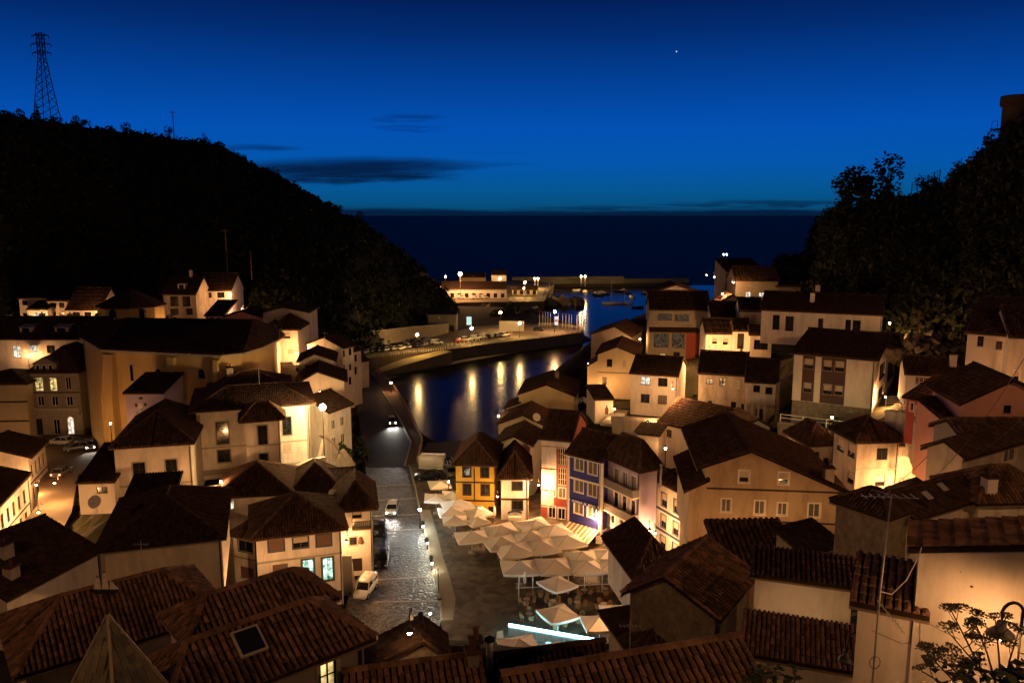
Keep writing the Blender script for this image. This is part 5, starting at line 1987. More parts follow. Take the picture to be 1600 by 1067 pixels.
# ---------------------------------------------------------------- lamps
def lamp(px, py, Y, power, label, style='wall', col=WARM, br=.13, bulb=None, post=4.0, group=None, side=1, z=None):
    P = at(px, py, Y) if z is None else atz(px, py, z)
    bulb = bulb or M_BULB
    if style == 'post' and P.y < 200 and z is None:
        g = ground(P.x, P.y) - .25
        P.z = max(P.z, g + 3.2)
        post = min(9.0, max(2.5, P.z - g))
    for hs in HOUSES:
        q_ = hs.local(P)
        if -.1 < q_.x < hs.W + .1 and -.1 < q_.y < hs.D + .1 and q_.z < hs.roof_z(q_.x, q_.y):
            print('LAMP INSIDE', label, '|', hs.label, [round(t, 1) for t in q_])
    if style == 'wall':
        base = P + V((0, .9, .3))
        o = thing('wall_lantern', label, 'lamp', base, 0, group)
        q = P - base
        arc = [V((0, 0, 0))] + [V((0, q.y / 2 - math.cos(t) * -q.y / 2 * -1, .25 + .45 * math.sin(t))) for t in (0.2, .8, 1.57, 2.3, 2.9)] + [q + V((0, 0, .32))]
        MB().tube(arc, .035, 6).box(-.07, .07, -.03, .03, -.15, .15).build('bracket', M_IRON, o)
        MB().lathe([(.25, .08), (.22, .12), (.13, .20), (.08, .30), (.04, .34)], 12, q).build('lamp_shade', M_IRON, o)
    elif style == 'post':
        base = P - V((0, 0, post))
        o = thing('street_lamp', label, 'street lamp', base, 0, group)
        q = V((0, 0, post))
        MB().lathe([(.13, 0), (.12, .7), (.07, .75), (.055, post - .3), (.05, post - .22)], 8).build('pole', M_IRON, o)
        MB().lathe([(.26, .16), (.20, .26), (.06, .36), (.03, .44)], 10, q).build('lamp_shade', M_IRON, o)
        MB().lathe([(.06, -.24), (.18, -.18), (.16, -.14)], 8, q).build('collar', M_IRON, o)
    elif style == 'mast':
        base = P - V((0, 0, post))
        o = thing('light_mast', label, 'street lamp', base, 0, group)
        q = V((0, 0, post))
        MB().lathe([(.22, 0), (.2, post * .5), (.14, post - .2)], 8).build('pole', M_STEEL, o)
        MB().box(-.6, .6, -.3, .3, .25, .5, Matrix.Translation(q)).build('lamp_head', M_STEEL, o)
    else:                                    # bollard light
        base = P - V((0, 0, post))
        o = thing('bollard_light', label, 'bollard light', base, 0, group)
        q = V((0, 0, post))
        MB().lathe([(.12, 0), (.10, .1), (.07, .15), (.06, post - .14), (.10, post - .12)], 8).build('post', M_IRON, o)
        MB().lathe([(.13, .13), (.12, .17), (.02, .22)], 8, q).build('cap', M_IRON, o)
    MB().ball(q, br).build('bulb', bulb, o, True)
    lightobj('light', q + V((0, -.05, -.14)), power, col, br * 1.12, o)
    TER_FIX.append(o)
    return o


TER_FIX = []
YEL = (1.0, .66, .26)
SOD = (1.0, .56, .16)
LP = 1.0
# left bank
lamp(504, 636, 106.0, 8000, 'blazing floodlight at the end of the white mansion', 'post', (1, .62, .24), .45, M_BULBY, 6.5)
lamp(464, 551, 153, 1300, 'lamp at the foot of the lane below the shuttered house')
lamp(360, 460, 197, 1100, 'lamp on the corner of the hillside house')
lamp(378, 482, 176, 700, 'lamp behind the pink gable on the left slope')
lamp(157, 486, 179, 1100, 'lamp at the right end of the upper row')
lamp(44.5, 498, 177, 1000, 'lamp beside the arched porch of the upper row')
lamp(279, 505, 172, 500, 'small lamp among shrubs on the left slope')
lamp(541, 845, 86, 420, 'wall lantern beside the framed picture of the roadside wing')
lamp(85, 754, 106, 1100, 'bright arched street lantern at the left bend')
lamp(60, 800, 96, 1200, 'second arched street lantern down the left street')
lamp(32, 854, 84, 1500, 'nearest arched street lantern at the left edge')
lamp(56, 757, 110, 500, 'faint lantern farther along the left street')
# square
lamp(842, 757, 105.2, 1200, 'bright lantern on the corner of the red house by the stairs')
lamp(777, 775, 103.5, 250, 'lantern in the gap beside the yellow house')
lamp(701, 752, 112, 220, 'lantern over the parasols left of the yellow house', 'post', post=5)
lamp(929, 809, 97.2, 700, 'small lantern under the blue house window')
lamp(1015, 828, 89, 900, 'swan neck lantern on the lilac house')
lamp(1024, 832, 92, 500, 'lantern on the white house in the alley')
lamp(640, 987, 36, 30, 'swan neck lantern above the small gabled roof')
# right bank
lamp(779, 650, 139, 700, 'lamp at the beach corner of the cream houses', 'post', post=5)
lamp(920, 568, 142, 700, 'lamp beside the cream gabled house')
lamp(926, 606, 136.5, 1600, 'swan neck lamp over the lit stairs', 'post', post=6)
lamp(994, 518, 168, 500, 'small lamp behind the cream gable')
lamp(1000, 530, 160, 1100, 'lamp above the tiled waterside roof', 'post', post=5)
lamp(1109, 550, 131, 2600, 'brilliant lamp at the corner of the low white house')
lamp(1129, 459, 160, 2600, 'brilliant lamp on the crest between the right houses', 'post', post=6)
lamp(1051, 607, 115.5, 1000, 'lamp on the wall of the white two-storey house')
lamp(1146, 441, 168, 900, 'lamp lighting the end of the high stone house')
lamp(1390, 505, 110, 1500, 'street lamp beside the rocks at the end of the long house', 'post', post=4)
lamp(1384, 620, 96.2, 600, 'lamp at the corner of the modern house')
lamp(1261, 667, 93, 260, 'green tinted path lamp below the white railing', 'post', (.92, .80, .30), .16, M_BULBY, 3.2)
lamp(1412, 763, 77.5, 1400, 'glaring lamp under the weathered grey corner house')
lamp(1482, 717, 78, 900, 'lamp in the passage behind the grey house')
# quay and far harbour
for k, (x, y, z, pw, lab) in enumerate(((652, 523, 5.5, 2600, 'first lamp of the quay car park'), (737, 513, 5.5, 2600, 'second lamp of the quay car park'), (812, 505, 5.0, 2400, 'lamp at the quay bend'), (867, 487, 7.5, 6500, 'dazzling lamp at the end of the quay'), (782, 488, 7, 2500, 'lamp behind the quay beside the white hoarding'))):
    lamp(x, y, 0, pw, lab, 'post', SOD if k != 3 else WARM, .42, None, z, z=z)
lamp(719, 428, 0, 26000, 'tall blazing mast on the far harbour apron', 'mast', WARM, .9, None, 13, z=13)
for k, (x, y, z, pw, lab) in enumerate(((819, 450, 5, 4500, 'yellow lamp at the tip of the harbour apron'), (820, 441, 9, 1500, 'upper lamp above the harbour tip'), (781, 435, 9, 3000, 'lamp on the harbour road under the headland'), (908, 431.5, 6, 5000, 'left lamp of the pair on the breakwater'), (914.5, 431.5, 6, 5000, 'right lamp of the pair on the breakwater'),
                                         (835.5, 435, 6, 5000, 'left lamp of the pair at the root of the breakwater'), (840.5, 435, 6, 5000, 'right lamp of the pair at the root of the breakwater'), (738, 446, 6, 1200, 'lamp over the harbour sheds'), (700, 445, 6, 1200, 'lamp at the foot of the headland'),
                                         (733, 432, 7, 600, 'faint left lamp on the harbour road'), (739, 432.5, 7, 600, 'faint right lamp on the harbour road'), (696, 432, 7, 500, 'faint lamp left of the tall mast'), (789, 447, 5, 900, 'small lamp by the harbour office'))):
    lamp(x, y, 0, pw, lab, 'mast', SOD, .5, M_BULB, z, z=z)
lamp(1104, 430, 260, 900, 'left small lamp on the harbour path at the right')
lamp(1117, 433, 250, 500, 'cool small lamp on the harbour path at the right', col=(.8, .9, 1), bulb=M_BULBW, br=.25)
lamp(611, 598, 0, 250, 'small lamp on the inlet wall', 'post', WARM, .22, None, 2.5, z=2.5)
# bollard lights along the square
lamp(656, 796, 0, 350, 'cool white lamp on a post at the head of the square', 'post', (.66, .92, 1), .17, M_BULBW, 2.6, z=2.7)
for k, (x, y) in enumerate(((661, 822), (668, 848), (675, 880), (672, 958), (606, 998))):
    lamp(x, y, 0, 60, 'low white bollard light along the kerb of the square', 'bollard', (1, .9, .55), .10, emis('bollard_bulb', (1.0, .93, .68), 60), .8, 'bollard lights along the kerb', z=.95)

# lamp in the right foreground: swan neck with its lit bell shade
P = at(1563, 992, 20.4)
fl = thing('swan_neck_lamp', 'swan neck lamp with bell shade glaring behind the weeds', 'lamp', P + V((.62, .1, -1.2)))
q = V((-.62, -.1, 1.2))
pts = [(0, 0, -1.5), (0, 0, 1.75)] + [(-.31 + .31 * math.cos(t), -.05, 1.75 + .38 * math.sin(t)) for t in (.4, .8, 1.2, 1.57, 2.0, 2.4, 2.8)] + [(-.62, -.1, 1.75), (-.62, -.1, 1.5)]
MB().tube(pts, .045, 8).build('neck', M_IRON, fl, True)
MB().lathe([(.36, .02), (.35, .06), (.25, .15), (.13, .26), (.12, .40), (.05, .44)], 16, q).build('lamp_shade', mat('grey_enamel', (.16, .14, .12), .5, .4), fl, True)
MB().ball(q + V((0, 0, -.02)), .12, 12, 8).build('bulb', M_BULB, fl, True)
lightobj('light', q + V((0, 0, -.16)), 95, WARM, .14, fl)
TERX = (P.x, P.y)
# unlit twin
P = at(1322, 1032, 24)
ul = thing('swan_neck_lamp', 'unlit dark bell lamp on the edge of the white annex', 'lamp', P + V((.45, .3, .5)))
q = V((-.45, -.3, -.5))
MB().tube([(0, 0, -.2), (-.05, -.03, .25), (-.2, -.13, .38), (-.38, -.26, .32), (-.45, -.3, .1), (-.45, -.3, -.2)], .03, 7).build('neck', M_IRON, ul, True)
MB().lathe([(.26, .0), (.25, .05), (.16, .16), (.09, .2), (.09, .32), (.03, .34)], 14, q).build('lamp_shade', M_IRON, ul, True)
# lamps in the lanes, most added as fill for house fronts, hidden by roofs
for (x, y, Y, pw, lab) in ((1185, 868, 63.3, 450, 'added fill lamp below the ochre house front'), (1290, 850, 60, 500, 'added fill lamp right of the ochre house front'), (1118, 880, 61, 500, 'added fill lamp at the ochre house corner'), (440, 935, 70, 4500, 'added fill lamp before the white corner house'), (250, 812, 84, 800, 'added fill lamp before the white house with stone frames'),
                           (345, 752, 95, 1300, 'added fill lamp before the mansion'), (176, 703, 113, 1300, 'lane lamp at the foot of the church'), (1012, 660, 115.5, 700, 'added fill lamp below the lamp-lit white house'), (1140, 652, 104, 300, 'added fill lamp below the old terrace house'), (1300, 652, 88, 120, 'added fill lamp below the modern house'), 
                           (1540, 604, 74, 1100, 'added fill lamp below the right edge houses'), (1522, 700, 62.5, 1100, 'added fill lamp below the salmon gable'), (1480, 850, 38, 500, 'added fill lamp below the flaking house'), (1262, 1004, 34, 60, 'added fill lamp below the plain white wall'), (44, 556, 150.2, 1200, 'added fill lamp before the white house with dormers'), (1056, 568, 139, 900, 'added fill lamp below the galleries'),
                           (300, 640, 112, 500, 'added fill lamp between the church and the mansion'), (1350, 818, 68, 1100, 'added fill lamp below the grey corner house'), (20, 690, 128, 900, 'added fill lamp before the cream apartment block'), (960, 640, 126, 700, 'added fill lamp beside the painted cottage'), (500, 612, 127, 900, 'added fill lamp behind the floodlight'), (1040, 700, 104, 600, 'added fill lamp behind the lilac roof'), (1430, 640, 84, 300, 'added fill lamp beside the rose red wing'), (1000, 925, 72.5, 2200, 'lane lamp at the right edge of the terrace'), (1452, 800, 52, 500, 'added fill lamp behind the flaking house'), (1090, 905, 52, 300, 'added fill lamp behind the shingled roof')):
    lamp(x, y, Y, pw, lab, 'post', post=4.2)
# unseen fill lights added around the camera, modelled as post lamps
for k, (x, y, z, pw) in enumerate(((-50, -2, 52, 15000), (12, -34, 60, 3500), (56, 2, 56, 20000))):
    o = thing('street_lamp', ('left', 'middle', 'right')[k] + ' unseen fill lamp added behind the viewer', 'street lamp', (x, y, z - 6.5))
    MB().lathe([(.13, 0), (.12, .7), (.06, .75), (.05, 6.3)], 8).build('pole', M_IRON, o)
    MB().lathe([(.26, 6.62), (.2, 6.75), (.04, 6.9)], 10).build('lamp_shade', M_IRON, o)
    MB().ball((0, 0, 6.5), .13).build('bulb', M_BULB, o, True)
    lightobj('light', (0, 0, 6.44), pw, WARM, .15, o)

# ---------------------------------------------------------------- vehicles
def paint(name, c):
    return mat('car_paint_' + name, c, .3, .5, .05, 3)


PAINT = {'black': paint('black', (.008, .008, .009)), 'white': paint('white', (.62, .60, .56)), 'silver': paint('silver', (.28, .28, .28)), 'red': paint('red', (.22, .015, .012)), 'grey': paint('grey', (.09, .09, .095)), 'blue': paint('blue', (.02, .03, .09))}
M_CHROME = mat('bright_metal', (.5, .5, .5), .3, .5, .05, 3, metal=.8)
M_HEAD = mat('headlamp_glass', (.5, .5, .48), .15, .6, .05, 3)
M_TAIL = mat('tail_lamp', (.25, .01, .008), .25, .5, .05, 3)
M_HEADON = emis('headlamp_on', (1.0, .96, .88), 45)
M_TAILON = emis('tail_lamp_on', (1.0, .05, .02), 14)
VEH = {}


def ring_loft(secs, m_pts):
    mb = MB()
    n = len(m_pts)
    for (x, w, zb, zt) in secs:
        for (fy, fz) in m_pts:
            mb.v.append((x, fy * w, zb + (zt - zb) * fz))
    for k in range(len(secs) - 1):
        for j in range(n):
            mb.f.append((k * n + j, k * n + (j + 1) % n, (k + 1) * n + (j + 1) % n, (k + 1) * n + j))
    mb.f.append(tuple(range(n))[::-1])
    mb.f.append(tuple((len(secs) - 1) * n + j for j in range(n)))
    return mb


RING = [(-.86, 0), (-1, .18), (-1, .62), (-.93, 1), (.93, 1), (1, .62), (1, .18), (.86, 0)]


def car(px, py, z, head, color, label, kind='car', group=None, on=False, tail_on=False, far=False):
    P = atz(px, py, z)
    o = thing({'van': 'van', 'truck': 'truck'}.get(kind, 'car'), label, {'van': 'van', 'truck': 'truck'}.get(kind, 'car'), P, R(head), group)
    key = (kind, color)
    if key not in VEH:
        pm = PAINT[color]
        if kind == 'car':
            body = ring_loft([(-2.1, .70, .42, .80), (-2.0, .82, .25, .92), (-1.3, .86, .22, .95), (.2, .87, .2, .93), (1.0, .86, .22, .90), (1.7, .83, .25, .80), (2.05, .74, .3, .66), (2.13, .62, .38, .58)], RING)
            gl = MB()
            b = [(-1.85, .78, .9), (1.05, .78, .9), (.35, .62, 1.40), (-1.35, .62, 1.42)]
            roof_ = ring_loft([(-1.42, .58, 1.38, 1.44), (-1.2, .64, 1.38, 1.48), (-.2, .65, 1.40, 1.50), (.36, .62, 1.37, 1.45), (.44, .58, 1.36, 1.42)], RING)
            hx, wx = 2.0, (1.3, -1.3)
            hz, ty = .62, .55
        elif kind == 'van':
            body = ring_loft([(-2.05, .76, .35, 1.1), (-1.95, .80, .28, 1.15), (.1, .80, .25, 1.08), (.8, .79, .25, 1.0), (1.1, .78, .25, .92), (1.75, .75, .28, .80), (1.95, .70, .32, .72)], RING)
            b = [(-2.0, .76, 1.1), (1.05, .74, .95), (.45, .64, 1.62), (-2.0, .68, 1.7)]
            roof_ = ring_loft([(-2.04, .68, 1.05, 1.74), (-1.9, .72, 1.05, 1.80), (-.35, .73, 1.03, 1.82), (-.30, .71, 1.55, 1.80), (.4, .66, 1.56, 1.72), (.5, .6, 1.55, 1.64)], RING)
            hx, wx = 1.93, (1.2, -1.35)
            hz, ty = .62, .55
        else:
            body = ring_loft([(-3.2, 1.0, .45, .75), (1.0, 1.0, .45, .75), (1.1, .98, .4, 1.5), (2.3, .96, .4, 1.45), (2.75, .9, .4, 1.1), (2.85, .8, .45, .9)], RING)
            b = [(1.05, .95, 1.45), (2.4, .92, 1.42), (1.9, .82, 2.1), (1.05, .84, 2.15)]
            roof_ = ring_loft([(-3.2, 1.05, .8, 2.6), (-3.15, 1.08, .75, 2.65), (.85, 1.08, .75, 2.65), (.9, 1.05, .8, 2.6)], RING)
            hx, wx = 2.8, (2.0, -2.1)
            hz, ty = .8, .7
        gl = MB()
        (x0, w0, z0), (x1, w1, z1), (x2, w2, z2), (x3, w3, z3) = b
        q = [(x0, -w0, z0), (x1, -w1, z1), (x2, -w2, z2), (x3, -w3, z3)]
        qq = [(x, -y, zz_) for x, y, zz_ in q]
        gl.poly(q)
        gl.poly(qq[::-1])
        for k in range(4):
            gl.poly([q[k], qq[k], qq[(k + 1) % 4], q[(k + 1) % 4]])
        pil = MB()
        for s_ in (q, qq):
            pil.bar(s_[1], s_[2], .07).bar(s_[0], s_[3], .09)
            pil.bar(V(s_[0]).lerp(V(s_[1]), .5), V(s_[3]).lerp(V(s_[2]), .5), .07)
        wh = MB()
        wh.tube([(0, -.1, 0), (0, .1, 0)], .31, 14)
        rim = MB().tube([(0, -.112, 0), (0, .112, 0)], .19, 10)
        hl = MB().ball((0, 0, 0), .11, 8, 5)
        VEH[key] = dict(body=body.mesh('body', pm, True), windows=gl.mesh('windows', M_GLASS), roof=roof_.mesh('roof', pm, True), pillars=pil.mesh('pillars', pm), wheel=wh.mesh('wheel', M_RUB), rim=rim.mesh('rim', M_CHROME),
                        head=hl.mesh('headlight', M_HEAD, True), headon=hl.mesh('headlight', M_HEADON, True), tail=MB().box(-.03, .03, -.1, .1, -.09, .09).mesh('tail_light', M_TAIL), tailon=MB().box(-.03, .03, -.1, .1, -.09, .09).mesh('tail_light', M_TAILON),
                        plate=MB().box(-.01, .01, -.25, .25, -.055, .055).mesh('number_plate', M_WHITEW), dim=(hx, wx, hz, ty, .84 if kind != 'truck' else .95, body.v[0][0]))
    d = VEH[key]
    hx, wx, hz, ty, hw_, bx_ = d['dim']
    link('body', d['body'], o)
    link('windows', d['windows'], o)
    link('roof' if kind != 'truck' else 'cargo_box', d['roof'], o)
    if not far:
        link('pillars', d['pillars'], o)
    for x in wx:
        for s_ in (-1, 1):
            w = link('wheel', d['wheel'], o)
            w.location = (x, s_ * (hw_ - .1), .31)
            if not far:
                link('rim', d['rim'], w)
    for s_ in (-1, 1):
        hl = link('headlight', d['headon' if on else 'head'], o)
        hl.location = (hx, s_ * ty, hz)
        tl = link('tail_light', d['tailon' if tail_on else 'tail'], o)
        tl.location = (bx_ + .02, s_ * ty * 1.1, .72)
        if on:
            lo = lightobj('headlight_beam', (hx + .15, s_ * ty, hz), on, (1, .93, .82), .06, o, R(75))
            lo.rotation_euler = (0, R(-80), 0) if False else (R(90 - 8), 0, R(-90))
    if not far:
        p_ = link('number_plate', d['plate'], o)
        p_.location = (hx + .10, 0, .45)
    return o


car(593, 833, 0, -82, 'black', 'black car parked nearest the roadside balcony')
car(596, 880, 0, -84, 'black', 'black hatchback parked below the framed picture wall')
car(571, 927, 0, -100, 'white', 'small white van parked by the white corner house', 'van')
car(668, 748, .12, 188, 'black', 'dark car parked beside the white truck')
car(686, 735, .12, -8, 'white', 'white box truck parked at the edge of the square', 'truck')
car(704, 742, .12, -70, 'grey', 'grey car behind the parasols by the yellow house')
car(613, 800, 0, -88, 'silver', 'car with headlights on driving down the cobbled road', on=70)
car(612, 662, .01, -75, 'grey', 'car with headlights on coming along the harbour road', on=200)
car(96, 694, 2.3, 172, 'silver', 'silver car parked before the ornate house')
car(121, 703, 2.3, 205, 'grey', 'grey car at the corner of the church')
car(141, 700, 2.3, -60, 'grey', 'car with headlights on beside the church', on=60)
car(97, 742, 2.3, 95, 'grey', 'car with red tail lights leaving along the left street', tail_on=True)
cols = ['black', 'grey', 'silver', 'white', 'grey', 'black', 'silver', 'blue', 'white', 'grey']
for k, (x, y, c, t) in enumerate(((571, 553, 'grey', 0), (583, 550.5, 'black', 0), (594, 549, 'grey', 0), (604, 548.5, 'silver', 0), (616, 547, 'silver', 0), (627, 546, 'white', 0), (640, 543.5, 'silver', 0), (652, 542.5, 'black', 0), (663, 541, 'grey', 0),
                                  (590, 541.5, 'black', 0), (606, 540, 'silver', 0), (620, 538.5, 'black', 0), (634, 537, 'grey', 0), (648, 535.5, 'black', 0), (664, 533.5, 'grey', 0))):
    car(x, y, 0, 62 + random.uniform(-4, 4), c, f'{c} car parked in the quay car park among the left rows', group='cars in the left rows of the quay car park', far=True)
car(683, 538, 0, -4, 'white', 'white van at the right end of the quay car park rows', 'van', far=True)
for (x, y, c, kd, hd, lab) in ((718, 534.5, 'red', 'car', 20, 'red car parked on the quay'), (728, 532.5, 'white', 'car', 20, 'white car beside the red car on the quay'), (744, 530.5, 'white', 'van', 40, 'first of two white vans parked on the quay'), (757, 528.5, 'white', 'van', 40, 'second of two white vans parked on the quay'),
                               (768, 528, 'black', 'car', 50, 'black car right of the white vans on the quay'), (778, 527, 'black', 'car', 50, 'black car next to the last white car on the quay'), (789, 525.5, 'white', 'car', 50, 'last white car of the quay row'), (802, 514, 'white', 'car', -10, 'white car alone behind the quay lamp'), (842, 517, 'black', 'car', -20, 'dark car near the end of the quay'),
                               (721, 466.5, 'white', 'van', 0, 'leftmost white van on the far harbour apron'), (737, 464, 'white', 'truck', 0, 'white lorry on the far harbour apron'), (743, 467, 'white', 'van', 10, 'white van in front of the lorry on the far apron'), (757, 466.5, 'white', 'van', 0, 'rightmost white van on the far harbour apron')):
    car(x, y, 0, hd, c, lab, kd, far=True)


# ---------------------------------------------------------------- the terraces: parasols, tables, chairs
def canopy_mesh(w, hgt, drop=.25, sag=.12):
    mb = MB()
    n = 6
    c = [V((-w / 2, -w / 2, 0)), V((w / 2, -w / 2, 0)), V((w / 2, w / 2, 0)), V((-w / 2, w / 2, 0))]
    top = V((0, 0, hgt))
    for k in range(4):
        a, b = c[k], c[(k + 1) % 4]
        rows = []
        for j in range(n + 1):
            t = j / n
            row = []
            for i in range(5):
                s_ = i / 4
                p = a.lerp(b, s_).lerp(top, t)
                p.z -= math.sin(math.pi * s_) * sag * (1 - t) + math.sin(math.pi * t) * .07
                row.append(p)
            rows.append(row)
        for j in range(n):
            for i in range(4):
                mb.poly([rows[j][i], rows[j][i + 1], rows[j + 1][i + 1], rows[j + 1][i]])
        for i in range(4):
            p, q_ = rows[0][i], rows[0][i + 1]
            mb.poly([p - V((0, 0, drop)), q_ - V((0, 0, drop)), q_, p])
    return mb.mesh('canopy', M_CANV)


PCACHE = {}


def parasol(px, py, w, rot, label, ht=2.9, group=None, pole=M_POST):
    ht = 2.9
    P = atz(px, py, ht + .12)
    o = thing('parasol', label, 'parasol', (P.x, P.y, .12), R(rot), group)
    if w not in PCACHE:
        PCACHE[w] = (canopy_mesh(w, w * .17), MB().tube([(0, 0, 0), (0, 0, ht - .02)], .035, 8).mesh('pole', pole), MB().box(-.4, .4, -.4, .4, 0, .09).box(-.07, .07, -.07, .07, .09, .35).mesh('base', M_CONC), MB().lathe([(.05, 0), (.06, .06), (.02, .16)], 8).mesh('finial', M_POST))
    cm, pm, bm_, fm = PCACHE[w]
    if 's%s' % w not in PCACHE:
        sb = MB()
        for k in range(4):
            a = math.pi / 4 + k * math.pi / 2
            pts = [V((w * .7071 * (1 - t) * math.cos(a), w * .7071 * (1 - t) * math.sin(a), w * .17 * t - math.sin(math.pi * t) * .07 + .004)) for t in (0, .25, .5, .75, 1)]
            for p_, q_ in zip(pts, pts[1:]):
                sb.bar(p_, q_, .05, .012)
        for k in range(4):
            a = math.pi / 4 + k * math.pi / 2
            c0, c1 = V((w * .7071 * math.cos(a), w * .7071 * math.sin(a), -.25)), V((w * .7071 * math.cos(a + math.pi / 2), w * .7071 * math.sin(a + math.pi / 2), -.25))
            for j in range(4):
                s0, s1 = j / 4, (j + 1) / 4
                sb.bar(c0.lerp(c1, s0) - V((0, 0, math.sin(math.pi * s0) * .12)), c0.lerp(c1, s1) - V((0, 0, math.sin(math.pi * s1) * .12)), .03, .05)
        PCACHE['s%s' % w] = sb.mesh('seams', mat('canvas_seam', (.30, .23, .17), .9, .1))
    c = link('canopy', cm, o)
    c.location.z = ht - w * .17
    c.rotation_euler = (random.gauss(0, .03), random.gauss(0, .03), random.gauss(0, .06))
    sm = link('seams', PCACHE['s%s' % w], c)
    link('pole', pm, o)
    link('base', bm_, o)
    f = link('finial', fm, o)
    f.location.z = ht
    rb = MB()
    for k in range(4):
        a = math.pi / 4 + k * math.pi / 2
        rb.bar((0, 0, ht - .12), (w * .69 * math.cos(a), w * .69 * math.sin(a), ht - w * .17 - .06), .03)
    if 'r%s' % w not in PCACHE:
        PCACHE['r%s' % w] = rb.mesh('ribs', M_POST)
    link('ribs', PCACHE['r%s' % w], o)
    return o


for (x, y, w, rot, lab) in (
    (687, 750, 3.2, 12, 'parasol farthest up beside the white truck'), (681, 771, 3.2, 8, 'low parasol left of the yellow house'), (707, 767, 3.0, 8, 'parasol against the yellow house corner'), (714, 780, 4.0, 22, 'large parasol before the yellow house'),
    (705, 792, 3.4, 18, 'parasol at the left of the first cluster'), (746, 794, 3.4, 28, 'brightest parasol of the first cluster by the yellow door'), (711, 805, 3.2, 10, 'front parasol of the first cluster'), (746, 808, 2.6, 30, 'small front parasol of the first cluster'),
    (737, 829, 3.9, 12, 'flat front left parasol of the brown cluster'), (783, 820, 4.2, 24, 'rear left parasol of the brown cluster'), (836, 812, 4.2, 24, 'rear parasol of the brown cluster below the narrow house'), (783, 838, 4.0, 20, 'middle left parasol of the brown cluster'),
    (829, 829, 4.0, 20, 'middle parasol of the brown cluster'), (866, 820, 4.0, 20, 'parasol of the brown cluster beside the striped awning'), (846, 844, 4.0, 16, 'front middle parasol of the brown cluster'), (886, 836, 4.0, 16, 'right end parasol of the brown cluster'), (803, 850, 4.0, 16, 'front left parasol of the brown cluster'),
    (812, 876, 4.1, 4, 'left parasol of the front row'), (868, 874, 4.1, 4, 'second parasol of the front row'), (910, 862, 3.7, 5, 'rear left parasol of the right block'), (917, 876, 3.7, 5, 'front left parasol of the right block'), (950, 859, 3.7, 5, 'rear right parasol of the right block'), (957, 873, 3.7, 5, 'front right parasol of the right block'),
    (871, 903, 3.3, 38, 'single diamond parasol over the wicker chairs'), (872, 949, 3.3, 25, 'single parasol in the middle of the wicker tables'), (962, 947, 2.9, 8, 'pale parasol at the right behind the dark roof'), (937, 963, 3.3, 10, 'pale parasol nearest the dark roof'),
    (812, 998, 3.5, 14, 'parasol in front of the glowing bar'), (856, 1010, 3.3, 16, 'parasol partly hidden by the roof in front of the bar'),
):
    parasol(x, y, w, rot, lab)
# closed parasols
for (x, y, lab) in ((820, 908, 'folded white parasol by the plank fence'), (773, 800, 'folded parasol at the yellow house door')):
    P = atz(x, y + 18, .12)
    o = thing('parasol', lab, 'parasol', P)
    MB().tube([(0, 0, 0), (0, 0, 2.6)], .03, 8).build('pole', M_POST, o)
    MB().lathe([(.05, 1.1), (.17, 1.25), (.19, 1.7), (.12, 2.3), (.03, 2.6)], 8).build('canopy', M_CANV, o)

# wicker chairs and tables
cseat = MB().lathe([(.24, .40), (.27, .43), (.25, .46)], 10).mesh('seat', M_WICK)
cb = MB()
n = 9
for k in range(n):
    t0, t1 = math.pi * (-.15 + 1.3 * k / n), math.pi * (-.15 + 1.3 * (k + 1) / n)
    hA = .22 + .30 * math.sin(max(0, min(math.pi, math.pi * k / n))) ** .7
    hB = .22 + .30 * math.sin(max(0, min(math.pi, math.pi * (k + 1) / n))) ** .7
    for r_ in (.27, .30):
        cb.poly([(r_ * math.cos(t0), r_ * math.sin(t0), .44), (r_ * math.cos(t1), r_ * math.sin(t1), .44), (r_ * 1.08 * math.cos(t1), r_ * 1.08 * math.sin(t1), .44 + hB), (r_ * 1.08 * math.cos(t0), r_ * 1.08 * math.sin(t0), .44 + hA)])
cback = cb.mesh('backrest', M_WICK)
cleg = MB().tube([(0, 0, .42), (.04, 0, 0)], .022, 6).mesh('leg', M_WICK)
ttop = MB().lathe([(.36, 0), (.38, .015), (.36, .03)], 16).mesh('table_top', M_TTOP)
tleg = MB().tube([(0, 0, 0), (0, 0, .71)], .03, 8).mesh('pedestal', M_IRON)
tbase = MB().lathe([(.22, 0), (.2, .03), (.05, .06)], 10).mesh('foot', M_IRON)


def chair(p, rot, label, group):
    o = thing('wicker_chair', label, 'chair', p, rot, group)
    link('seat', cseat, o)
    link('backrest', cback, o)
    for k in range(4):
        l_ = link('leg', cleg, o)
        a = math.pi / 4 + k * math.pi / 2
        l_.location = (.19 * math.cos(a), .19 * math.sin(a), 0)
        l_.rotation_euler = (0, 0, a)
    return o


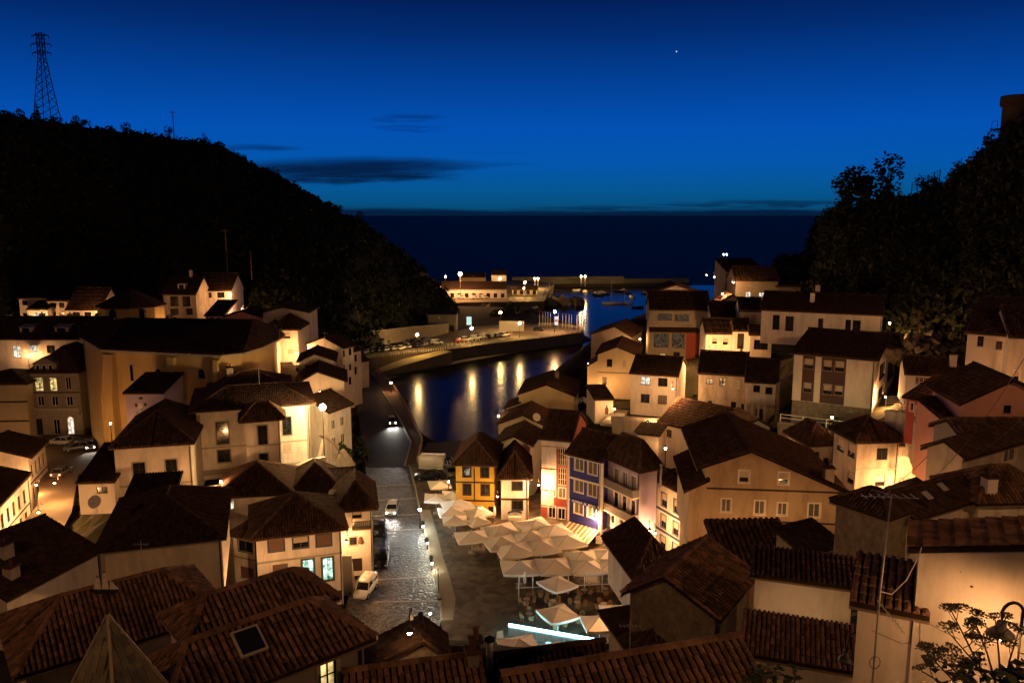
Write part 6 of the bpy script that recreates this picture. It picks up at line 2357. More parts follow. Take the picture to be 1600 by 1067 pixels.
TAB = ((823, 935, 'at the left end below the plank fence'), (844, 923, 'behind the diamond parasol'), (864, 938, 'left of the middle under the diamond parasol'), (902, 940, 'right of the diamond parasol'), (943, 942, 'left of the pale right parasol'), (913, 921, 'by the plank fence in the middle'),
       (945, 919, 'by the plank fence right of the middle'), (977, 918, 'at the right end of the plank fence'), (982, 931, 'at the right edge of the terrace'), (827, 958, 'alone near the glowing bar'), (907, 964, 'right of the middle parasol'), (872, 972, 'under the middle parasol'),
       (835, 862, 'under the brown parasols'), (870, 855, 'beside the awning'), (905, 893, 'behind the plank fence under the right block'), (950, 890, 'behind the plank fence at the right'), (850, 893, 'behind the plank fence at the left'), (760, 850, 'under the flat front parasol'), (790, 868, 'at the edge of the brown parasols'))
for k, (x, y, lab) in enumerate(TAB):
    P = atz(x, y, .84)
    P.z = .125
    t = thing('cafe_table', 'small round cafe table ' + lab, 'table', P)
    tt = link('table_top', ttop, t)
    tt.location.z = .71
    link('pedestal', tleg, t)
    link('foot', tbase, t)
    a0 = random.random() * 6.28
    for j in range(4 if k < 12 else 3):
        a = a0 + j * 6.28 / (4 if k < 12 else 3) + random.uniform(-.3, .3)
        r_ = random.uniform(.62, .8)
        chair(P + V((r_ * math.cos(a), r_ * math.sin(a), 0)), a - math.pi / 2 + random.uniform(-.2, .2), 'wicker armchair at the cafe table ' + lab, 'wicker chairs round the table ' + lab)

# plank fence with white posts
fa, fb = atz(806, 930, .12), atz(992, 922, .12)
fn = thing('plank_fence', 'low plank fence with white posts along the front parasols', 'fence', fa)
dd = fb - fa
L = dd.length
dn = dd.normalized()
np_ = 60
pl = MB().box(-.07, .07, -.02, .02, .05, .85).mesh('plank', M_PLANK)
ang = math.atan2(dn.y, dn.x)
for k in range(int(L / .15)):
    o = link('plank', pl, fn)
    o.location = dn * (.1 + k * .15)
    o.rotation_euler = (0, 0, ang)
pm_ = MB().box(-.06, .06, -.06, .06, 0, 2.3).mesh('post', M_POST)
for x in (810, 832, 863, 888, 914, 942, 970):
    t = (atz(x, 928, .12) - fa).dot(dn)
    o = link('post', pm_, fn)
    o.location = dn * t + V((dn.y, -dn.x, 0)) * .09
MB().bar(V((0, 0, .95)) + V((dn.y, -dn.x, 0)) * .09, dn * L + V((0, 0, .95)) + V((dn.y, -dn.x, 0)) * .09, .08).build('rail', M_POST, fn)

# glowing bar terrace
ba, bb_ = atz(795, 977, 1.3), atz(928, 1000, 1.3)
ba.z = bb_.z = .12
br_ = thing('glass_screen', 'terrace screen with a glowing blue white light strip', 'screen', ba)
dd = bb_ - ba
M_LED = emis('led_strip', (.25, .85, 1.0), 9, True)
MB().bar(V((0, 0, 1.26)), dd + V((0, 0, 1.26)), .14, .24).build('light_strip', M_LED, br_)
for k in range(7):
    p = dd * (k / 6)
    MB().bar(p, p + V((0, 0, 1.14)), .06).build('post', M_POST, br_)
for k in range(6):
    g = MB()
    a, b = dd * ((k + .05) / 6), dd * ((k + .95) / 6)
    g.bar(a + V((0, 0, .58)), b + V((0, 0, .58)), .02, .9)
    g.build('screen_panel', mat('frosted_panel', (.45, .46, .46), .4, .4), br_)
for k, t in enumerate((.3, .5, .7, .88)):
    P = ba + dd * t + V((-.25, -1.1, 0))
    tb = thing('bar_table', ('left', 'second', 'third', 'right')[k] + ' white round table behind the light strip', 'table', P)
    o = MB().lathe([(.3, .70), (.31, .73)], 14).build('table_top', M_WHITEW, tb)
    MB().tube([(0, 0, 0), (0, 0, .7)], .04, 8).lathe([(.22, 0), (.05, .05)], 8).build('pedestal', M_POST, tb)
aP = atz(781, 1002, .12)
af = thing('a_board', 'white folding menu board by the glowing bar', 'sign', aP, R(25))
for s_ in (-1, 1):
    M4 = Matrix.Rotation(s_ * .22, 4, 'X')
    MB().box(-.32, .32, s_ * .26 - .02, s_ * .26 + .02, 0, 1.1, Matrix.Translation((0, 0, 0)) @ M4).build('board', M_WHITEW, af)

# striped awning on the blue house, sign lettering
T = blue.to3('F')
Wd = blue.W
aw = None
mA, mB_ = mat('awning_cream', (.62, .50, .36), .9, .1, .08, 2), mat('awning_brown', (.20, .12, .08), .9, .1, .08, 2)
n = 16
for k in range(n):
    a, b = .1 + (Wd - .2) * k / n, .1 + (Wd - .2) * (k + 1) / n
    mb = MB()
    p = [T(a, 3.0, -.05), T(b, 3.0, -.05), T(b, 1.95, -2.7), T(a, 1.95, -2.7)]
    mb.poly(p).poly([T(a, 2.97, -.05), T(a, 1.92, -2.7), T(b, 1.92, -2.7), T(b, 2.97, -.05)])
    mb.poly([T(a, 1.95, -2.7), T(b, 1.95, -2.7), T(b, 1.68, -2.72), T(a, 1.68, -2.72)])
    mb.build('awning_stripe', mA if k % 2 else mB_, blue.root)


def lettering(txt, size, parent, M4, m, name='lettering', ext=.012):
    cu = bpy.data.curves.new(name, 'FONT')
    cu.body = txt
    cu.size = size
    cu.extrude = ext
    cu.align_x = 'CENTER'
    tmp = bpy.data.objects.new('tmp', cu)
    COL.objects.link(tmp)
    bpy.context.view_layer.update()
    me = bpy.data.meshes.new_from_object(tmp.evaluated_get(bpy.context.evaluated_depsgraph_get()))
    bpy.data.objects.remove(tmp)
    me.materials.clear()
    me.materials.append(m)
    o = link(name, me, parent)
    o.matrix_local = M4
    return o


def on_face(hs, f, a, z, out=.06):
    (ox, oy), (dx, dy), (nx, ny), _ = hs.fr(f)
    p = hs.to3(f)(a, z, -out)
    M3 = Matrix(((dx, 0, -nx), (dy, 0, -ny), (0, 1, 0)))
    M4 = M3.to_4x4()
    M4.translation = p
    return M4


sgm = mat('sign_lettering', (.48, .44, .40), .6, .3, .05, 3)
MB().box(.5, Wd - .5, -.14, -.075, 5.78, 6.26).build('sign_board', WALL['blue'], blue.root)
lettering('SIDRERIA  EL  REMO', .42, blue.root, on_face(blue, 'F', Wd / 2, 5.86, .145), sgm)
a_ = narrow.W / 2
sg = MB()
for k in range(10):
    t0, t1 = math.pi * (.12 + .76 * k / 10), math.pi * (.12 + .76 * (k + 1) / 10)
    sg.bar((a_ - 1.05 * math.cos(t0), -.08, 1.0 + .45 * math.sin(t0)), (a_ - 1.05 * math.cos(t1), -.08, 1.0 + .45 * math.sin(t1)), .08, .22)
sg.build('arched_sign', M_BLUEW, narrow.root)
lettering('CAFE', .3, narrow.root, on_face(narrow, 'F', a_, .95, .03), M_BLUEW)
MB().box(a_ - .9, a_ + .9, -.5, -.02, 0, .75).build('bar_counter', M_WHITEW, narrow.root)
# round emblem plate hanging by the blue house corner
P = atz(936, 842, 2.2)
o = thing('hanging_sign', 'pale oval sign board hanging at the blue house corner', 'sign', P)
MB().box(-.4, .4, -.03, .03, -.6, .45).lathe([(.4, -.03), (.4, .03)], 14, (0, 0, 0)).build('board', M_WHITEW, o)
MB().bar((0, 0, .45), (0, .3, .9), .03).build('bracket', M_IRON, o)
# figure ornament on the roadside wing
T = wing.to3('F')
u0, z0 = wing.hit('F', 563, 843)
MB().lathe([(.05, -.5), (.25, -.4), (.3, -.15), (.18, 0), (.22, .2), (.12, .4)], 8, T(u0, z0, -.1)).build('wall_ornament', M_BROWNW, wing.root)

# mural on the small building beside the church and figures painted on the cottage wall: flat paint
mp1, mp2 = mat('mural_dark', (.10, .06, .05), .9, .1), mat('mural_teal', (.10, .28, .30), .9, .1)
for (x, y, w, hh_, m_) in ((220, 622, 6, 5, mp1), (213, 633, 5, 6, mp1), (227, 632, 5, 5, mp1), (219, 634, 7, 9, mat('mural_white', (.55, .5, .5), .9, .1)), (222, 640, 3, 4, mp2), (215, 645, 4, 5, mp2)):
    u0, z0 = muralb.hit('F', x, y)
    pts = [(u0 + w / 20 * math.cos(t) * random.uniform(.8, 1.2), z0 + hh_ / 20 * math.sin(t) * random.uniform(.8, 1.2)) for t in [k * .7 for k in range(9)]]
    MB().poly([muralb.to3('F')(a, b, -.006) for a, b in pts]).build('mural_patch', m_, muralb.root)
for (x, y, s_) in ((948, 640, 1.0),):
    u0, z0 = muralhouse.hit('F', x, y)
    T = muralhouse.to3('F')
    sil = [(-.3, 0), (-.28, .5), (-.34, .9), (-.2, 1.15), (-.12, 1.25), (-.16, 1.45), (0, 1.6), (.15, 1.45), (.1, 1.25), (.25, 1.1), (.35, .7), (.28, .4), (.3, 0)]
    MB().poly([T(u0 + a * s_, max(.05, z0 - .8 + b * s_), -.006) for a, b in sil]).build('painted_figure', mp1, muralhouse.root)

# ---------------------------------------------------------------- stairs, railings, small walls
def stairs(label, p0, p1, w, n, m=None, m_side=None):
    """a flight of steps from low p0 to high p1"""
    p0, p1 = V(p0), V(p1)
    d = V((p1.x - p0.x, p1.y - p0.y, 0))
    L = d.length
    o = thing('stairs', label, 'stairs', p0, math.atan2(d.y, d.x))
    hgt = p1.z - p0.z
    for k in range(n):
        MB().box(L * k / n, L * (k + 1) / n + .02, -w / 2, w / 2, -.4, hgt * (k + 1) / n).build('step', m or M_CONC, o)
    return o


def railing(label, pts, hgt, m, nbar=2, step=2.0, r=.05, group=None):
    pts = [V(p) for p in pts]
    o = thing('railing', label, 'railing', pts[0], 0, group)
    b0 = pts[0]
    pm = MB().box(-r, r, -r, r, 0, hgt).mesh('post', m)
    for a, b in zip(pts, pts[1:]):
        n = max(1, int((b - a).length / step))
        for k in range(n + (1 if b is pts[-1] else 0)):
            q = link('post', pm, o)
            q.location = a.lerp(b, k / n) - b0
        for j in range(nbar):
            z = hgt * (1 - j / max(1, nbar) * .9) - r
            MB().bar(a - b0 + V((0, 0, z)), b - b0 + V((0, 0, z)), r * 1.4).build('rail', m, o)
    return o


stairs('lit stone steps climbing between the narrow house and the red house', atz(837, 806, .1), at(838, 776, 117), 1.7, 16, WALL['cream'])
stairs('broad lit steps beside the painted cottage', at(950, 662, 122), at(972, 640, 130), 2.6, 12, M_CONC)
stairs('stepped path with pale edges beside the roadside house', at(335, 850, 84), at(318, 790, 92), 2.2, 14, M_CONC)
stairs('steps at the corner of the white corner house', atz(547, 915, 0), at(540, 868, 84.5), 1.3, 10, M_CONC)
stairs('steep lane steps below the shuttered house', at(462, 600, 140), at(447, 565, 150), 2.2, 14, M_CONC)
railing('white railing above the green lit path', [at(1219, 658, 101), at(1330, 672, 93)], 1.0, M_POST, 2, 2.6)
railing('white railing at the corner of the modern house', [at(1384, 634, 88), at(1406, 634, 86), at(1418, 646, 82)], 1.1, M_POST, 4, 1.6, .035)
railing('pale promenade railing curving along the inlet', [atz(*p, .12) for p in ((588, 577), (612, 602), (632, 632), (660, 690), (652, 722))], 1.05, mat('sandstone_rail', (.36, .27, .18), .8, .2), 3, 2.2, .05)
railing('white railing along the edge of the quay', [atz(*p, 0) for p in ((700, 546.5), (780, 535.5), (850, 527.5), (906, 519.8))], 1.1, M_POST, 2, 2.4, .06)
railing('white railing round the quay head', [atz(*p, 0) for p in ((906, 519), (911, 514.5), (868, 509), (842, 509))], 1.1, M_POST, 3, 1.6, .06)
railing('railing beside the lit stair by the inlet house', [at(897, 634, 148), at(912, 628, 142), at(926, 640, 130)], 1.0, M_POST, 3, 1.5, .04)
railing('railing on the notch of the right skyline', [at(1424, 303, 178), at(1468, 283, 172)], 2.4, M_IRON, 4, 1.4, .06)
bol = MB().lathe([(.11, 0), (.1, .7), (.13, .75), (.05, .9)], 8).mesh('post', M_POST)
for k in range(34):
    t = k / 33
    p = atz(566, 561.5, 0).lerp(atz(696, 546.2, 0), t)
    o = thing('bollard', 'white bollard in the line before the quay car park', 'bollard', p, 0, 'white bollards of the quay car park')
    link('post', bol, o)
for k in range(18):
    t = k / 17
    p = atz(700, 541, 0).lerp(atz(800, 523, 0), t)
    o = thing('bollard', 'white bollard in the line behind the quay footway', 'bollard', p, 0, 'white bollards behind the quay footway')
    link('post', bol, o)
for k, x in enumerate((843, 848, 852, 856, 860, 872, 879, 884, 889, 893, 901, 906, 910)):
    p = atz(x, 509 + (x - 843) * .13, 0)
    o = thing('flagpole', 'bare flagpole in the row on the quay head', 'pole', p, 0, 'flagpoles on the quay head')
    MB().lathe([(.07, 0), (.06, 4), (.03, 5.6)], 6).ball((0, 0, 5.65), .08).build('pole', M_POST, o)
for (x, y) in ((660, 814), (666, 840), (673, 869)):
    p = atz(x + 1, y + 8, .12)
    o = thing('planter', 'small dark potted shrub between the bollard lights', 'plant', p, 0, 'potted shrubs along the kerb')
    MB().lathe([(.16, 0), (.22, .35), (.2, .36)], 10).build('pot', M_IRON, o)
    b = link('foliage', BUSH[0][0], o)
    b.scale = (.22, .22, .3)
    b.location.z = .25
P = atz(685, 927, .12)
o = thing('information_post', 'thin black post beside the pale kerb of the square', 'post', P)
MB().lathe([(.09, 0), (.05, .1), (.045, 3.0)], 8).build('post', M_IRON, o)
P = atz(687, 946, .12)
o = thing('litter_bin', 'small litter bin on the kerb near the bollard light', 'bin', P)
MB().lathe([(.2, .1), (.26, .75), (.24, .76)], 12).build('bin', M_STEEL, o)
MB().lathe([(.05, 0), (.05, .12)], 8).lathe([(.27, .76), (.2, .85)], 12).build('lid', M_IRON, o)
# small pieces of wall and rock
def wallpiece(label, pts, top, bot, m, th=.5, name='retaining_wall'):
    pts = [V(p) for p in pts]
    o = thing(name, label, 'wall', pts[0])
    mb = MB()
    for a, b in zip(pts, pts[1:]):
        mb.bar(a - pts[0] + V((0, 0, (top + bot) / 2)), b - pts[0] + V((0, 0, (top + bot) / 2)), th, top - bot)
    mb.build('wall', m, o)
    mb = MB()
    for a, b in zip(pts, pts[1:]):
        mb.bar(a - pts[0] + V((0, 0, top + .05)), b - pts[0] + V((0, 0, top + .05)), th + .16, .1)
    mb.build('coping', M_TRIM, o)


wallpiece('stone retaining wall under the white railing', [at(1219, 660, 101.3), at(1332, 674, 93.3)], 0, -5, WALL['stone'])
wallpiece('pale terrace wall below the lamp-lit white house', [at(958, 650, 122), at(1030, 655, 116)], 0, -4, WALL['old'])
wallpiece('garden wall beside the mansion and bank', [at(440, 742, 101), at(480, 722, 104), at(508, 716, 106)], .2, -3, WALL['old'])
wallpiece('old wall beside the stepped path', [at(298, 768, 95), at(336, 765, 94)], .4, -4, WALL['flake'])
wallpiece('pale rubble wall beside the modern house corner', [at(1388, 650, 84), at(1428, 655, 80), at(1436, 672, 76)], .6, -4, WALL['flake'])
wallpiece('stone side wall of the terrace house', [at(1216, 606, 111), at(1238, 585, 118)], .5, -8, WALL['stone'])
wallpiece('yellow lit garden wall of the green path', [at(1252, 690, 95), at(1300, 690, 91)], 1.5, -2, WALL['cream'])
wallpiece('long low wall at the foot of the left hill', [at(560, 528, 232), at(640, 518, 262), at(700, 512, 285)], 1.5, -3, WALL['stone'])
wallpiece('sloping parapet beside the harbour road', [at(500, 690, 112), at(522, 706, 116), at(540, 730, 118)], 1.0, -4, WALL['old'])
rk = MB()
random.seed(5)
for k in range(60):
    p = at(random.uniform(1388, 1470), random.uniform(528, 560), random.uniform(102, 112))
    r = random.uniform(.35, 1.1)
    M4 = Matrix.Translation(p) @ Matrix.Rotation(random.random() * 6, 4, V((random.random(), random.random(), 1)).normalized())
    rk.box(-r, r, -r * .8, r * .8, -r * .6, r * .7, M4)
o = rk.build('rocks', WALL['stone'], None, kind='stuff')
tag(o, 'lit rock outcrop beside the street lamp at the end of the long house', 'rocks')

# ---------------------------------------------------------------- far harbour: sheds, boats
def shed(label, x0, x1, y, z0, hgt, dep, rise, wall='white', wins=0, kind='gx'):
    P = atz(x0, y, 0)
    Q = atz(x1, y, 0)
    hs = House(label, None, None, 0, 0, dep, hgt, wall, O=P + V((0, 0, hgt)), W=(Q - P).length, name='harbour_shed', cat='building')
    if wins:
        hs.grid('F', [hs.W * (k + .5) / wins for k in range(wins)], (.3,), hs.W / wins * .5, 2.2, 'd')
    hs.roof(kind, rise, .5, tm=M_TILE3, tiles=False)
    return hs


shed('long white fish market shed with a row of dark doors', 690, 791, 466, 0, 5, 14, 3, 'white', 9)
shed('pale harbour office above the long shed', 768, 791, 458, 0, 10, 10, 2, 'white', 3)
shed('low dark shed at the tip of the apron', 800, 840, 461, 0, 3, 8, 1.5, 'cream', 4)
shed('yellowish boat store behind the tall mast', 720, 758, 452, 0, 7, 10, 2, 'cream', 3)
b_ = shed('dark blockhouse at the foot of the left hill', 669, 713, 519, 0, 6.5, 9, .4, 'grey', 3, 'shed')
P = atz(780, 519, 0)
o = thing('hoarding', 'blank white hoarding beside the quay lamp', 'sign', P)
MB().box(0, 9, -.1, .1, .4, 4).build('panel', M_WHITEW, o)
for k in (.8, 4.5, 8.2):
    MB().box(k - .1, k + .1, .1, .3, 0, 4).build('post', M_STEEL, o)
P = atz(869, 511, 0)
o = thing('sign_panel', 'small lit red and white panel at the quay head', 'sign', P)
MB().box(-.7, .7, -.1, .1, .8, 4.0).build('panel', emis('lit_sign_white', (1, .8, .8), .25), o)
MB().box(-.6, .6, -.13, -.11, 2.0, 2.9).build('red_block', emis('lit_sign_red', (.8, .15, .12), .2), o)
MB().box(-.08, .08, .1, .2, 0, 3.6).build('post', M_STEEL, o)
P = atz(733, 517, 0)
o = thing('sign_panel', 'small white green lit panel by the quay lamp', 'sign', P)
MB().box(-.9, .9, -.1, .1, 2.2, 5.2).build('panel', emis('lit_sign_green', (.65, .95, .85), .2), o)
MB().box(-.08, .08, .1, .2, 0, 5).build('post', M_STEEL, o)

hullr = [(-.62, 1), (-1, .75), (-.7, .1), (0, 0), (.7, .1), (1, .75), (.62, 1)]


def boat(px, py, L, head, label, mast=0, cabin=True, group=None, hm=None):
    P = atz(px, py, SEA)
    o = thing('sailboat' if mast else 'boat', label, 'boat', P, R(head), group)
    secs = [(-L / 2, L * .12, -.25, .75), (-L * .3, L * .16, -.35, .7), (0, L * .17, -.4, .7), (L * .28, L * .12, -.35, .85), (L * .45, L * .04, -.1, 1.0), (L * .5, .02, .3, 1.05)]
    ring_loft(secs, [(-.85, 1), (-1, .8), (-.75, .2), (0, 0), (.75, .2), (1, .8), (.85, 1)]).build('hull', hm or M_WHITEW, o, True)
    if cabin:
        ring_loft([(-L * .2, L * .09, .6, 1.3 if not mast else 1.0), (L * .12, L * .09, .6, 1.5 if not mast else 1.05), (L * .18, L * .07, .6, .9)], RING).build('cabin', M_WHITEW, o)
    if mast:
        MB().tube([(L * .05, 0, .6), (L * .05, 0, mast)], .13, 6).build('mast', mat('pale_mast', (.5, .45, .36), .5, .4), o)
        MB().bar((L * .05, 0, 1.7), (-L * .38, 0, 1.6), .14).build('boom', MATS['pale_mast'], o)
    return o


boat(957, 475, 11, 178, 'white sailboat with a tall mast moored in the harbour', 13)
boat(977, 475, 7.5, 165, 'smaller white sailboat right of the tall masted one', 8)
boat(987, 465, 8, 100, 'white motor boat beyond the two sailboats')
for k, (x, y) in enumerate(((914, 457), (920, 455), (930, 460), (938, 457), (944, 460), (968, 456), (975, 455), (980, 459), (1008, 459), (901, 454), (936, 462), (996, 481))):
    boat(x, y, random.uniform(4.5, 6.5), random.uniform(0, 360), 'small dark moored boat scattered across the harbour', 0, k % 2 == 0, 'small moored boats', PAINT['black'] if k % 3 else M_WHITEW)
for k, (x, y) in enumerate(((851, 470), (855, 464), (858, 458))):
    boat(x, y, 12, 80, ('nearest', 'middle', 'farthest')[k] + ' fishing boat tied up at the harbour tip', 6, True)
P = atz(1133, 406, SEA)
o = thing('boat', 'distant fishing boat with two white lights out at sea', 'boat', P)
ring_loft([(-9, 2, -.5, 2), (0, 2.6, -.6, 1.8), (7, 1.6, -.4, 2.4), (9, .1, .5, 2.8)], RING).build('hull', PAINT['black'], o)
MB().box(-5, -1, -1.5, 1.5, 1.8, 4.5).build('cabin', M_WHITEW, o)
for k in (-1.6, 1.6):
    MB().ball((k, 0, 5.5), .6).build('lamp', emis('boat_lamp', (.8, .97, 1.0), 30), o)

# ---------------------------------------------------------------- pylons, tower, skyline pieces
def lattice(label, px, pyb, pyt, Y, wb, wt, arms):
    b = at(px, pyb, Y)
    t = at(px, pyt, Y)
    H = t.z - b.z
    o = thing('pylon', label, 'pylon', b)
    mb = MB()
    n = 11

    def w(z):
        f = z / H
        return wb + (wt - wb) * min(1, f / .72)
    for sx_, sy_ in ((-1, -1), (1, -1), (1, 1), (-1, 1)):
        zs = [H * k / n for k in range(n + 1)]
        for z0, z1 in zip(zs, zs[1:]):
            mb.bar((sx_ * w(z0) / 2, sy_ * w(z0) / 2, z0), (sx_ * w(z1) / 2, sy_ * w(z1) / 2, z1), .2)
    mb.build('legs', M_IRON, o)
    mb = MB()
    for k in range(n):
        z0, z1 = H * k / n, H * (k + 1) / n
        for (a, b_) in (((-1, -1), (1, -1)), ((1, -1), (1, 1)), ((1, 1), (-1, 1)), ((-1, 1), (-1, -1))):
            mb.bar((a[0] * w(z0) / 2, a[1] * w(z0) / 2, z0), (b_[0] * w(z1) / 2, b_[1] * w(z1) / 2, z1), .1)
            mb.bar((b_[0] * w(z0) / 2, b_[1] * w(z0) / 2, z0), (a[0] * w(z1) / 2, a[1] * w(z1) / 2, z1), .1)
    mb.build('bracing', M_IRON, o)
    for f, l_ in arms:
        z = H * f
        a = MB()
        for s_ in (-1, 1):
            a.bar((0, 0, z + .9), (s_ * l_, 0, z), .18).bar((0, 0, z), (s_ * l_, 0, z), .18)
            a.bar((s_ * l_, 0, z), (s_ * l_, 0, z - .9), .14)
        a.build('cross_arm', M_IRON, o)
    return o


lattice('tall lattice pylon on the left ridge', 74, 186, 52, 262, 5.5, 1.6, ((.97, 2.6), (.87, 3.2), (.77, 2.9)))
for (x, y0, y1, Y, lab) in ((272, 212, 174, 284, 'wooden pole with crossarms on the left ridge'), (355, 418, 358, 214, 'lit wooden pole with crossarm above the left houses'), (393, 425, 392, 212, 'short pole above the pink gable'), (1298, 420, 380, 188, 'thin pole on the right slope'), (1431, 560, 486, 103, 'dark pole before the right slope')):
    b, t = at(x, y0, Y), at(x, y1, Y)
    o = thing('utility_pole', lab, 'pole', b)
    H = t.z - b.z
    MB().tube([(0, 0, -2), (0, 0, H)], [.2, .13], 6).build('pole', M_BROWNW, o)
    if 'cross' in lab:
        MB().bar((-1.1, 0, H - .4), (1.1, 0, H - .4), .16).bar((-.5, 0, H * .75), (.5, 0, H * .75), .14).build('crossarm', M_BROWNW, o)
tb = at(1581, 212, 158)
tt = at(1581, 150, 158)
H = tt.z - tb.z
o = thing('round_tower', 'round concrete tower with outside stair on the right ridge', 'tower', tb)
MB().lathe([(2.0, -3), (2.05, H * .72), (2.5, H * .76), (2.5, H - .1), (2.4, H)], 24).build('shaft', mat('tower_concrete', (.10, .065, .042), .92, .15, .2, .6), o, False)
st = MB()
for k in range(16):
    a = R(200 + k * 9)
    z = H * (.18 + .036 * k)
    st.box(2.0, 3.0, -.25, .25, z, z + .12, Matrix.Rotation(a, 4, 'Z'))
st.build('stair', M_IRON, o)
st = MB()
for k in range(17):
    a = R(200 + k * 9)
    z = H * (.18 + .036 * k)
    st.bar((3.0 * math.cos(a), 3.0 * math.sin(a), z), (3.0 * math.cos(a), 3.0 * math.sin(a), z + 1.1), .07)
    if k < 16:
        a2 = R(200 + (k + 1) * 9)
        st.bar((3.0 * math.cos(a), 3.0 * math.sin(a), z + 1.1), (3.0 * math.cos(a2), 3.0 * math.sin(a2), z + 1.1 + H * .036), .08)
st.box(-3.6, -1.9, -.9, .9, H * .14, H * .17).bar((-3.5, -.9, H * .14), (-3.5, -.9, H * .36), .08).bar((-3.5, .9, H * .14), (-3.5, .9, H * .36), .08).bar((-3.5, -.9, H * .36), (-3.5, .9, H * .36), .08)
st.build('stair_railing', M_IRON, o)

# ---------------------------------------------------------------- rooftop pieces
def dish(px, py, Y, label, r=.4):
    P = at(px, py, Y)
    o = thing('satellite_dish', label, 'dish', P - V((0, 0, .7)), R(random.uniform(-30, 30)))
    MB().tube([(0, .15, -.3), (0, .15, .7)], .03, 6).build('pole', M_STEEL, o)
    mb = MB().lathe([(.01, 0), (r * .5, .03), (r * .85, .10), (r, .16)], 14)
    d = mb.build('reflector', M_POST, o)
    d.location = (0, 0, .7)
    d.rotation_euler = (R(62), 0, 0)
    MB().bar((0, 0, .55), (0, -.5, .75), .03).build('feed_arm', M_IRON, o)


dish(149, 784, 63, 'pale satellite dish on the dark left roof', .55)
dish(838, 652, 131, 'satellite dish on the cream beach house roof', .7)
dish(520, 770, 93, 'satellite dish above the roadside wing', .5)
dish(988, 682, 101, 'satellite dish behind the lilac roof', .6)
dish(1036, 937, 44, 'round white dish under the shingled gable', .38)
P = at(1363, 1067, 22.3)
o = thing('aerial_mast', 'tall thin aerial mast strapped to the white annex', 'antenna', P)
H = at(1373, 772, 22.3).z - P.z
MB().tube([(0, 0, -.4), (.02, 0, H * .5), (.14, 0, H)], [.035, .03, .018], 8).build('mast', M_STEEL, o)
yg = MB().bar((-.75, 0, H - .05), (.95, 0, H - .12), .022)
for k in range(7):
    x = -.65 + k * .24
    yg.bar((x, -.22, H - .06), (x, .22, H - .06), .012)
yg.bar((-.3, -.3, H + .0), (.25, .3, H + .0), .012).bar((-.3, .3, H + .03), (.25, -.3, H + .03), .012)
yg.build('yagi_antenna', M_STEEL, o)
yg = MB().bar((-.1, -.1, H * .46), (.75, -.2, H * .29), .028)
for k in range(9):
    p = V((-.1, -.1, H * .46)).lerp(V((.75, -.2, H * .29)), k / 9)
    yg.bar(p + V((-.05, -.12, -.04)), p + V((.05, .12, .04)), .01)
yg.build('small_antenna', M_STEEL, o)
MB().tube([(0, -.05, H * .5), (.35, -.05, H * .485), (.75, -.05, H * .56), (1.05, -.05, H * .68), (1.2, .1, H * .72)], .016, 5).build('cable', M_POST, o)
MB().tube([(-.16 * math.cos(t), -.06, H * .12 + .2 * math.sin(t)) for t in [k * .5 for k in range(14)]], .012, 5).build('cable_coil', M_IRON, o)
for (px, py, Y, lab) in ((985, 975, 41, 'thin rooftop aerial on the dark house before the terrace'), (507, 520, 148, 'rooftop aerial on the tall narrow house'), (404, 575, 112, 'rooftop aerial on the mansion'), (220, 848, 59, 'thin rooftop aerial on the wide dark roof')):
    P = at(px, py, Y)
    o = thing('aerial', lab, 'antenna', P - V((0, 0, 1.6)))
    MB().tube([(0, 0, -.8), (0, 0, 1.8)], .035, 6).build('mast', M_STEEL, o)
    y_ = MB().bar((-.6, 0, 1.5), (.6, 0, 1.5), .03)
    for k in range(6):
        y_.bar((-.55 + k * .22, -.25, 1.5), (-.55 + k * .22, .25, 1.5), .02)
    y_.build('antenna', M_STEEL, o)
for k, (a, b, sg, lab) in enumerate(((at(1600, 560, 40), at(1395, 770, 60), 2.0, 'overhead cable crossing from the right edge to the grey house'), (at(1600, 650, 45), at(1480, 720, 64), .8, 'short overhead cable at the right edge'), (at(1470, 690, 62), at(1330, 800, 52), .6, 'cable slung down to the dark stone block'))):
    o = MB().tube([a.lerp(b, t / 12) - V((0, 0, sg * 4 * (t / 12) * (1 - t / 12))) for t in range(13)], .02, 5).build('overhead_cable', M_IRON)
    tag(o, lab, 'cable')
# flue pipe
P = at(1033, 732, 92)
o = thing('flue_pipe', 'shiny steel flue pipe on the lilac roof', 'chimney', P - V((0, 0, 1.6)))
MB().tube([(0, 0, -.6), (0, 0, 1.9)], .13, 10).build('pipe', M_CHROME, o, True)
MB().lathe([(.2, 1.95), (.22, 2.05), (.05, 2.2)], 10).build('cowl', M_CHROME, o)
# steel chimney cowls at the bottom edge
for (x, y, lab) in ((742, 1003, 'left round steel chimney cowl at the bottom edge'), (765, 996, 'right round steel chimney cowl at the bottom edge')):
    P = at(x, y, 29.5)
    o = thing('chimney_cowl', lab, 'chimney', P - V((0, 0, 1.1)))
    MB().tube([(0, 0, -.6), (0, 0, 1.0)], .13, 12).build('pipe', M_STEEL, o, True)
    MB().lathe([(.16, .95), (.24, 1.02), (.24, 1.1), (.05, 1.2)], 14).build('cap', M_IRON, o)

# ---------------------------------------------------------------- weeds in the right foreground
M_STEM = mat('umbel_stem', (.075, .065, .03), .7, .3, .3, 20)
M_UMB = mat('umbel_head', (.14, .12, .055), .85, .2, .4, 30)
M_WLEAF = mat('weed_leaf', (.055, .075, .018), .6, .3, .4, 12)


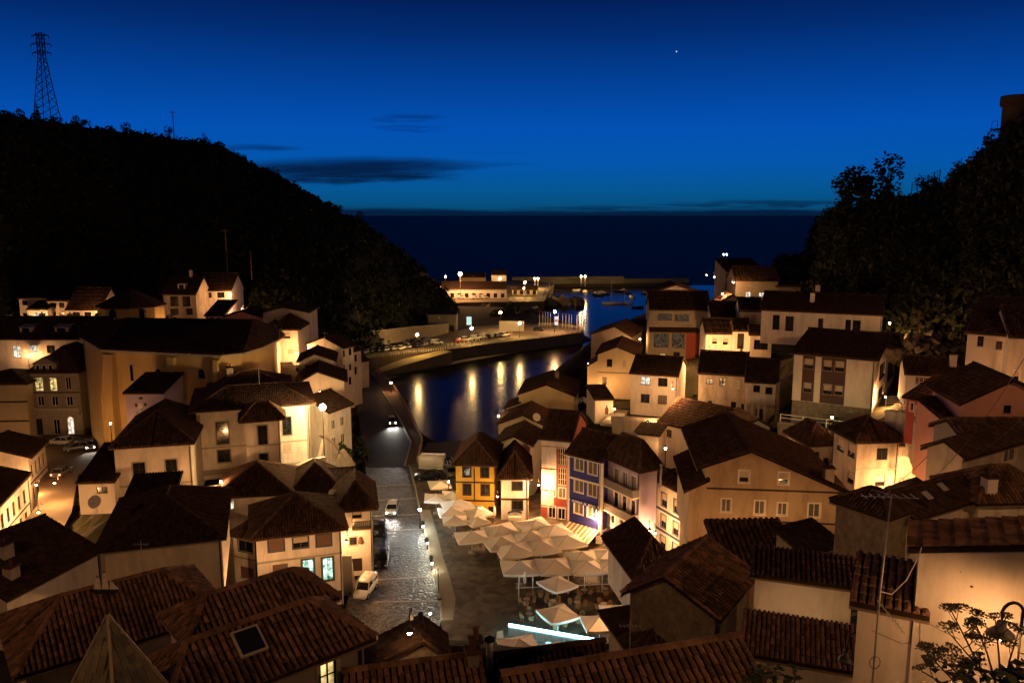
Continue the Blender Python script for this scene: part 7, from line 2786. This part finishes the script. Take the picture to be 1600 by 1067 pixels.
def umbel_plant(label, base, stems, seed):
    rnd = random.Random(seed)
    o = thing('umbel_weed', label, 'plant', base)
    for (tip, hs_) in stems:
        tip = V(tip) - V(base)
        mid = tip * .55 + V((rnd.uniform(-.05, .05), 0, .05))
        MB().tube([(0, 0, 0), mid * .5 + V((0.02, 0, 0)), mid, tip], [.016, .014, .011, .007], 6).build('stem', M_STEM, o)
        for k in range(hs_):
            t = .42 + .58 * (k + .6) / hs_ if k < hs_ - 1 else 1
            p = (mid.lerp(tip, (t - .42) / .58) if t < 1 else tip)
            q = p + (V((rnd.uniform(-.22, .22), rnd.uniform(-.12, .12), rnd.uniform(.02, .2))) if t < 1 else V((0, 0, .02)))
            st = MB().tube([p, (p + q) / 2 + V((0, 0, -.015)), q], [.006, .005, .004], 5)
            r_ = rnd.uniform(.06, .13) if t < 1 else rnd.uniform(.10, .15)
            tilt = Matrix.Rotation(rnd.uniform(-.4, .4), 4, 'X') @ Matrix.Rotation(rnd.uniform(-.4, .4), 4, 'Y')
            hd = MB()
            for j in range(22):
                a = j * 2.4
                rr_ = r_ * math.sqrt((j + .5) / 22)
                e = q + tilt.to_3x3() @ V((rr_ * math.cos(a), rr_ * math.sin(a), .05 - .25 * rr_ * rr_ / r_))
                st.bar(q, e, .0025)
                hd.ball(e, rnd.uniform(.008, .014), 5, 3)
                for i in range(3):
                    hd.ball(e + V((rnd.uniform(-.016, .016), rnd.uniform(-.016, .016), rnd.uniform(-.004, .01))), rnd.uniform(.005, .009), 4, 3)
            st.build('flower_stalk', M_STEM, o)
            hd.build('flower_head', M_UMB, o)
    for k in range(44):
        c = V((rnd.uniform(-.45, .75), rnd.uniform(-.25, .25), rnd.uniform(.05, .55)))
        lf = MB()
        for j in range(5):
            a = rnd.random() * 6.28
            d = V((math.cos(a), math.sin(a) * .6, rnd.uniform(-.4, .4))).normalized()
            s_ = rnd.uniform(.06, .15)
            n_ = d.cross(V((rnd.gauss(0, .3), rnd.gauss(0, .3), 1))).normalized()
            lf.poly([c, c + d * s_ * .5 + n_ * s_ * .42, c + d * s_ * .8 + n_ * s_ * .2, c + d * s_ * 1.3, c + d * s_ * .8 - n_ * s_ * .25, c + d * s_ * .45 - n_ * s_ * .45])
        lf.build('leaf', M_WLEAF, o)


b0 = at(1560, 1100, 9.0)
umbel_plant('tall umbel weed in the right foreground against the lit wall', b0, [(at(1487, 955, 9.0), 6), (at(1520, 962, 9.2), 5), (at(1555, 968, 9.1), 5), (at(1592, 985, 8.8), 4), (at(1480, 985, 9.1), 4)], 3)
b1 = at(1530, 1110, 8.6)
umbel_plant('lower umbel weed at the bottom of the right foreground', b1, [(at(1444, 1016, 8.6), 5), (at(1465, 1022, 8.5), 4), (at(1487, 1032, 8.7), 4), (at(1440, 1048, 8.6), 3)], 8)
b2 = at(1195, 1090, 14)
umbel_plant('thin leafy twig beside the bold barrel tiles', b2, [(at(1198, 1048, 14), 3), (at(1212, 1056, 14), 3)], 12)

# cable stapled to the foreground wall, and small marks where fittings were torn out
def wall_pt(hs, px, py, out=-.015):
    u0, z0 = hs.hit('F', px, py)
    return hs.to3('F')(u0, z0, out)


MB().tube([wall_pt(fgwall, x, y) for x, y in ((1437, 1006), (1424 + 14, 968), (1450, 972), (1470, 984), (1500, 998))], .008, 5).build('cable', M_IRON, fgwall.root)
MB().tube([wall_pt(annex, x, y) for x, y in ((1362, 984), (1385, 994), (1410, 1005), (1422, 1003), (1426, 968))], .008, 5).build('cable', M_IRON, annex.root)
for x, y, r_ in ((1501, 893, .02), (1518, 916, .045)):
    c_ = fgwall.hit('F', x, y)
    MB().poly([fgwall.to3('F')(c_[0] + r_ * math.cos(t) * random.uniform(.6, 1.2), c_[1] + r_ * math.sin(t) * random.uniform(.7, 1.5), -.004) for t in [k * .8 for k in range(8)]]).build('torn_plaster', M_BAND, fgwall.root)
